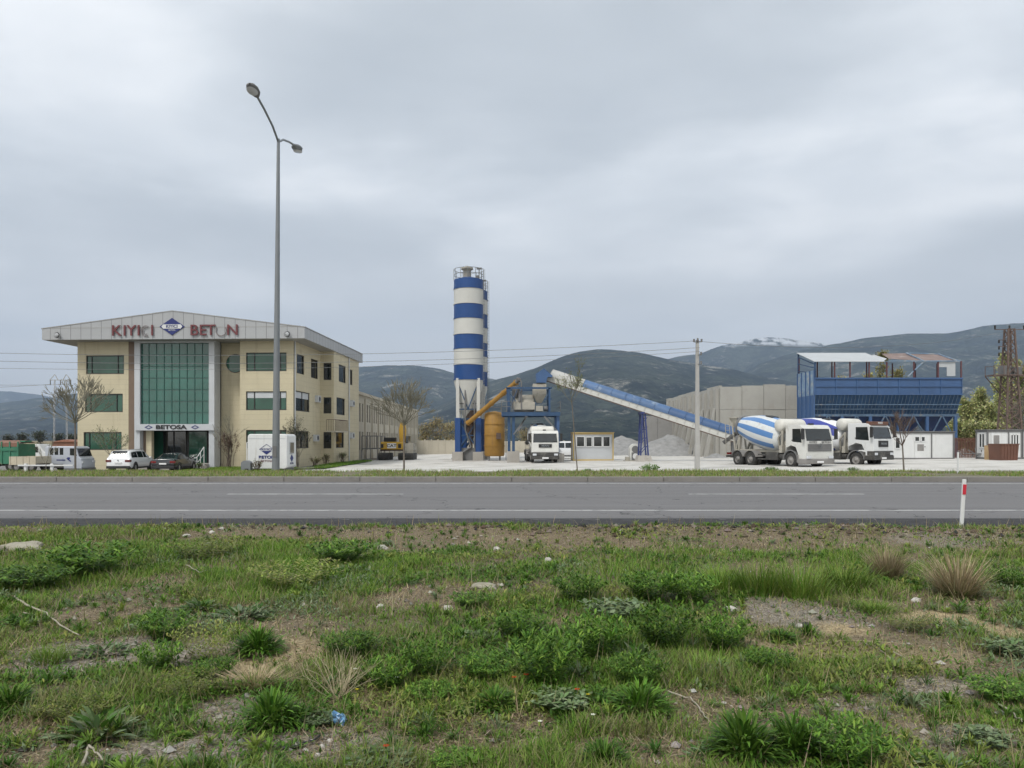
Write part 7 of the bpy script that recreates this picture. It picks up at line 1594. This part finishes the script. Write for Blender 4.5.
# ================================================================ trees
rmin = .009
def bare_tree(label, px, d, zg, hf, htop, spread, seed, r=.055, name='bare_tree', grp=None, depth=4, n0=7, twig='twig', leaves=0, lcol=None, lsize=.05, lean=0.0, dens=(2, 3), ln0=None, mt_leaf=None):
    rnd = random.Random(seed); T = thing(name, label, 'tree', (gx(px, d), d, zg), 0, grp); m = MB(); top = (lean, 0, hf); m.cyl((0, 0, -.1), (lean*.5, 0, hf*.5), r, r*.85, 8, caps=False); m.cyl((lean*.5, 0, hf*.5), top, r*.85, r*.75, 8, caps=False); m.build('trunk', M['bark'], T, fix=False)
    c = MB(); tips = []; H = htop-hf; l0 = ln0 or H*.36
    for k in range(n0): a = 6.283*k*.618+rnd.uniform(-.3, .3); q = spread*(.12+.88*((k+.5)/n0)**.6); branch(c, (lean, 0, hf*rnd.uniform(.93, 1)), (math.cos(a)*math.sin(q), math.sin(a)*math.sin(q), math.cos(q)), l0*rnd.uniform(.85, 1.1)*(1.12-.3*q/spread), r*.42, depth-1, rnd, .55, .07, tips, 3, dens, .74)
    cr = c.build('crown', M[twig], T, fix=False)
    if leaves and tips:
        P = np.array([tuple(tips[i]) for i in rng.integers(0, len(tips), leaves)])+rng.normal(0, lsize*1.2, (leaves, 3)); v = Veg(); v.add(strips(P, U_(0, 6.283, leaves), U_(-.6, 1.2, leaves), U_(0, .6, leaves), U_(.7, 1.4, leaves)*lsize, U_(.6, 1.1, leaves)*lsize*.7, 2, 'lance'), tints(leaves, lcol, .25)); v.build('foliage', LW_, cr)
    return T
Zv = .18; R1 = [(.16,.19,.07), (.20,.20,.09)]
bare_tree('round bare tree on the verge in front of the excavator', 404, 38, Zv, 2.35, 5.0, 1.0, 3, .05, 'round_bare_tree', leaves=500, lcol=R1, lsize=.03, n0=18, depth=5, ln0=.9)
bare_tree('round bare tree on the verge in front of the crew cab truck', 75.3, 38, Zv, 2.5, 4.95, 1.15, 8, .055, 'round_bare_tree', leaves=400, lcol=R1, lsize=.03, n0=18, depth=5, ln0=.92)
bare_tree('slender young tree with sparse fresh leaves before the belt conveyor', 577.5, 38, Zv, 3.6, 5.9, .95, 5, .03, 'young_tree', leaves=1300, lcol=YEL+OLIVE, lsize=.06, n0=6, depth=4, lean=-.3, ln0=.72)
bare_tree('slender bare tree with reddish twigs before the mixer trucks', 904, 37.5, Zv, 1.3, 3.6, .85, 6, .045, 'young_tree', leaves=250, lcol=[(.16,.11,.08), (.2,.17,.1)], lsize=.035, n0=8, depth=4, lean=-.08, twig='rust', ln0=.75)
bare_tree('small tree with sparse new leaves before the left office windows', 111, 57.5, -.75, 1.2, 4.1, .8, 9, .06, 'small_tree', leaves=900, lcol=DARKG+OLIVE, lsize=.09, n0=7, depth=4, ln0=1.0)
bare_tree('thin leafless tree left of the round tree before the crew cab', 46, 50, -.7, .8, 2.9, .8, 19, .03, 'small_tree', n0=5, depth=3, ln0=.8)
bare_tree('tall thin leafless tree against the cream bay under the round window', 228, 60.8, -.7, 1.2, 5.3, .45, 10, .05, 'leafless_tree', n0=6, depth=4, ln0=1.3)
def shrub(label, px, d, zg, w, h, seed, cols, n, twig='rust', lsize=.08, name='shrub', bare=False, cat='shrub', dense=1.0):
    rnd = random.Random(seed); T = thing(name, label, cat, (gx(px, d), d, zg)); m = MB(); tips = []
    for k in range(12): a = rnd.uniform(0, 6.283); q = rnd.uniform(.1, .9)*math.atan2(w, h); branch(m, (rnd.gauss(0, w*.1), rnd.gauss(0, w*.1), 0), (math.cos(a)*math.sin(q), math.sin(a)*math.sin(q), math.cos(q)), h*.38, .02, 3, rnd, .5, .1, tips, 3, (1, 3), .72)
    m.build('stem', M[twig], T, fix=False)
    n_ = int(n*dense); P = np.array([tuple(tips[i]) for i in rng.integers(0, len(tips), n_)])+rng.normal(0, lsize, (n_, 3)); P[:, 2] = np.abs(P[:, 2]); v = Veg(); v.add(strips(P, U_(0, 6.283, n_), U_(-.6, 1.2, n_), U_(0, .6, n_), U_(.7, 1.4, n_)*lsize, U_(.6, 1.1, n_)*lsize*.7, 2, 'lance'), tints(n_, cols, .3)); v.build('foliage', LW_, T); return T
BR = [(.13,.085,.06), (.17,.12,.085), (.10,.075,.055)]
shrub('tangled brown dry shrub against the cream bay beside the glass front', 228, 60.5, -.7, 1.3, 3.3, 4, BR, 2600, lsize=.07)
shrub('dark green upright shrub at the right corner of the office', 297.5, 60.6, -.7, .55, 4.0, 5, [(.035,.055,.03), (.05,.065,.035), (.07,.06,.04)], 2600, 'bark', .09)
shrub('small olive bush in front of the kiosk', 257, 53.5, -.65, .7, 1.0, 6, OLIVE+BR, 600, lsize=.06)
shrub('low rose bush under the side windows nearest the corner', 314, 64, -.6, .8, .95, 7, OLIVE+BR[:1]+DARKG[:1], 600, lsize=.07)
shrub('low rose bush under the balcony', 326, 66, -.6, .8, 1.1, 8, OLIVE+BR[:1]+DARKG[:1], 600, lsize=.07)
shrub('low rose bush at the rear end of the office side wall', 342, 71, -.55, .9, 1.2, 9, OLIVE+BR[:1]+DARKG, 700, lsize=.07)
shrub('leafy clump by the entrance stairs', 200, 59.5, -.75, .5, .7, 12, DARKG, 400, lsize=.07)
for k, (px, d, s_, hs, kd_, lab) in enumerate(((650, 39.3, 2.6, 1.1, 'leafy', 'bushy verge weed below the conveyor trestle'), (587, 39.0, 1.6, 1.2, 'leafy', 'bushy verge weed left of the conveyor trestle, beside the slender young tree'), (771, 39.0, 1.9, 1.0, 'leafy', 'bushy verge weed below the left mixer truck'), (853, 39.2, 1.7, 1.0, 'leafy', 'bushy verge weed below the right mixer truck'), (688, 40.2, 2.6, .5, 'silver', 'low verge weed at the foot of the concrete utility pole'), (735, 40.0, 2.2, .5, 'leafy', 'low verge weed between the utility pole and the left mixer truck'), (500, 39.5, 1.5, .8, 'leafy', 'low verge weed in line with the ochre tank'), (925, 39.3, 1.7, .6, 'silver', 'low verge weed before the white cabin door'))):
    o = bpy.data.objects.new('verge_weed', proto(kd_, k % 3)); COL.objects.link(o); o.location = (gx(px, d), d, float(verge_z(gx(px, d), d))-.02); o.scale = (s_, s_*.8, s_*hs); o.rotation_euler = (0, 0, k*1.3); tag(o, lab, 'weed', 'weeds on the verge')
def leafy_tree(label, px, d, zg, pytop, wpx, seed, cols, n, lsize, name='poplar', colm=True, grp='trees behind the yard', c0=.15):
    rnd = random.Random(seed); h = gz(pytop, d)-zg; w = wpx/F*d/2; T = thing(name, label, 'tree', (gx(px, d), d, zg), 0, grp); m = MB(); m.cyl((0, 0, -.2), (0, 0, h*.9), .03*h**.7, .02, 7, caps=False); m.build('trunk', M['bark'], T, fix=False); c = MB(); P = []
    nb = 70 if colm else 60
    for k in range(nb):
        z0 = h*(c0+(.93-c0)*rnd.random()); a = rnd.uniform(0, 6.283); f = (z0/h-c0)/(1-c0); pr = (math.sin(math.pi*min(1, .12+.86*f)))**.6 if colm else math.sqrt(max(.02, 1-(2*f-1)**2)); ln = w*pr*rnd.uniform(.55, 1.15); up = 1.4 if colm else .5
        e_ = Vector((math.cos(a)*ln, math.sin(a)*ln, z0+ln*up)); c.cyl((0, 0, z0), e_, .035, .01, 4, caps=False)
        nn = int(n/nb*rnd.uniform(.3, 1.7)); q = rng.random(nn)**.6; cl = rng.normal(0, .16*w+.05, (nn, 3)); P.append(np.stack([e_[0]*q, e_[1]*q, z0+(e_[2]-z0)*q], 1)+cl)
    cr = c.build('crown', M['twig'], T, fix=False); P = np.concatenate(P); k = len(P); v = Veg(); v.add(strips(P, U_(0, 6.283, k), U_(-.8, 1.3, k), U_(0, .6, k), U_(.6, 1.5, k)*lsize, U_(.6, 1.2, k)*lsize*.7, 2, 'lance'), tints(k, cols, .3)); v.build('foliage', LW_, cr); return T
PG = [(.36,.40,.15), (.42,.42,.19), (.30,.35,.14), (.45,.42,.22)]
for i, (px, top, w, d, lab) in enumerate([(966,400,16,105,'pale green poplar right beside the blue bins'), (980,388,15,112,'tallest pale green poplar between the bins and the mast'), (992,404,13,108,'shorter poplar left of the mast'), (1003,352,19,104,'poplar rising behind the left side of the mast'), (1017,362,20,110,'poplar rising behind the right side of the mast'), (1034,384,20,106,'poplar outside the right edge of the yard'), (958,424,16,98,'low green tree below the right end of the bins'), (975,432,22,96,'low bushy tree above the brown picket fence'), (996,430,20,96,'low bushy tree left of the mast foot')]):
    leafy_tree(lab, px, d, -.4, top, w, 30+i, PG, 5200, .30)
YT = [(.36,.34,.15), (.42,.38,.18), (.30,.29,.14)]
for i, (px, top, w, d, lab) in enumerate([(883,348,13,100,'yellowish tree top showing through the bins frame at its highest'), (868,374,14,100,'yellowish tree left of the highest one behind the bins'), (897,368,16,102,'yellowish tree right of the highest one behind the bins'), (843,375,12,100,'faint yellowish tree behind the left part of the bins')]): leafy_tree(lab, px, d, -.4, top, w, 50+i, YT, 4200, .28, 'yellow_poplar')
GT = [(.24,.21,.18), (.19,.17,.15)]
leafy_tree('grey leafless looking tree behind the foot of the mast', 1019, 90, -.3, 388, 26, 71, GT, 2600, .16, 'grey_tree', False)
BT = [(.34,.27,.15), (.28,.23,.13), (.36,.32,.15)]
for i, (px, top, w, lab) in enumerate([(424,424,18,'brown tree beyond the low wall nearest the workshop'), (436,418,18,'tallest brown tree beyond the low wall'), (449,424,20,'brown tree beyond the low wall next to the silo'), (497,426,22,'olive tree behind the ochre tank'), (527,430,20,'olive tree seen under the mixer tower platform'), (551,436,16,'olive bush behind the right column of the mixer tower')]): leafy_tree(lab, px, 150, -.6, top, w, 80+i, BT, 1800, .26, 'field_tree', False)
HB = [(.06,.08,.045), (.09,.09,.055)]
for i, (px, top, w) in enumerate([(8,437,12), (22,435.5,12), (40,433,14), (58,436,14), (72,436,12), (-12,436,14)]): leafy_tree('dark tree on the far field edge %s' % ['at the left rim of the photo', 'above the green stake truck', 'tallest of the row, above the minibus', 'above the brick shed ridge', 'closest to the office', 'just beyond the left rim'][i], px, 330, -.8, top, w, 90+i, HB, 1000, .6, 'far_tree', False, 'trees on the far field edge')
# conveyor-side saplings' stakes are too thin to show
# ---------------------------------------------------------------- haze: the real air between here and the mountains
hm = bpy.data.materials.new('haze'); hm.use_nodes = True; t = hm.node_tree; t.nodes.clear()
o_ = N(t, 'ShaderNodeOutputMaterial'); pv = N(t, 'ShaderNodeVolumePrincipled'); pv.inputs['Color'].default_value = (0.60,0.76,1.0,1); pv.inputs['Density'].default_value = 0.00009; pv.inputs['Anisotropy'].default_value = 0.1
L(t, pv.outputs[0], o_.inputs['Volume'])
m = MB(); m.box(-16500, 16500, -400, 15600, -60, 2300); h_ = m.build('haze', hm); tag(h_, kind='stuff', label='thin blue air between the yard and the far mountains', cat='haze')
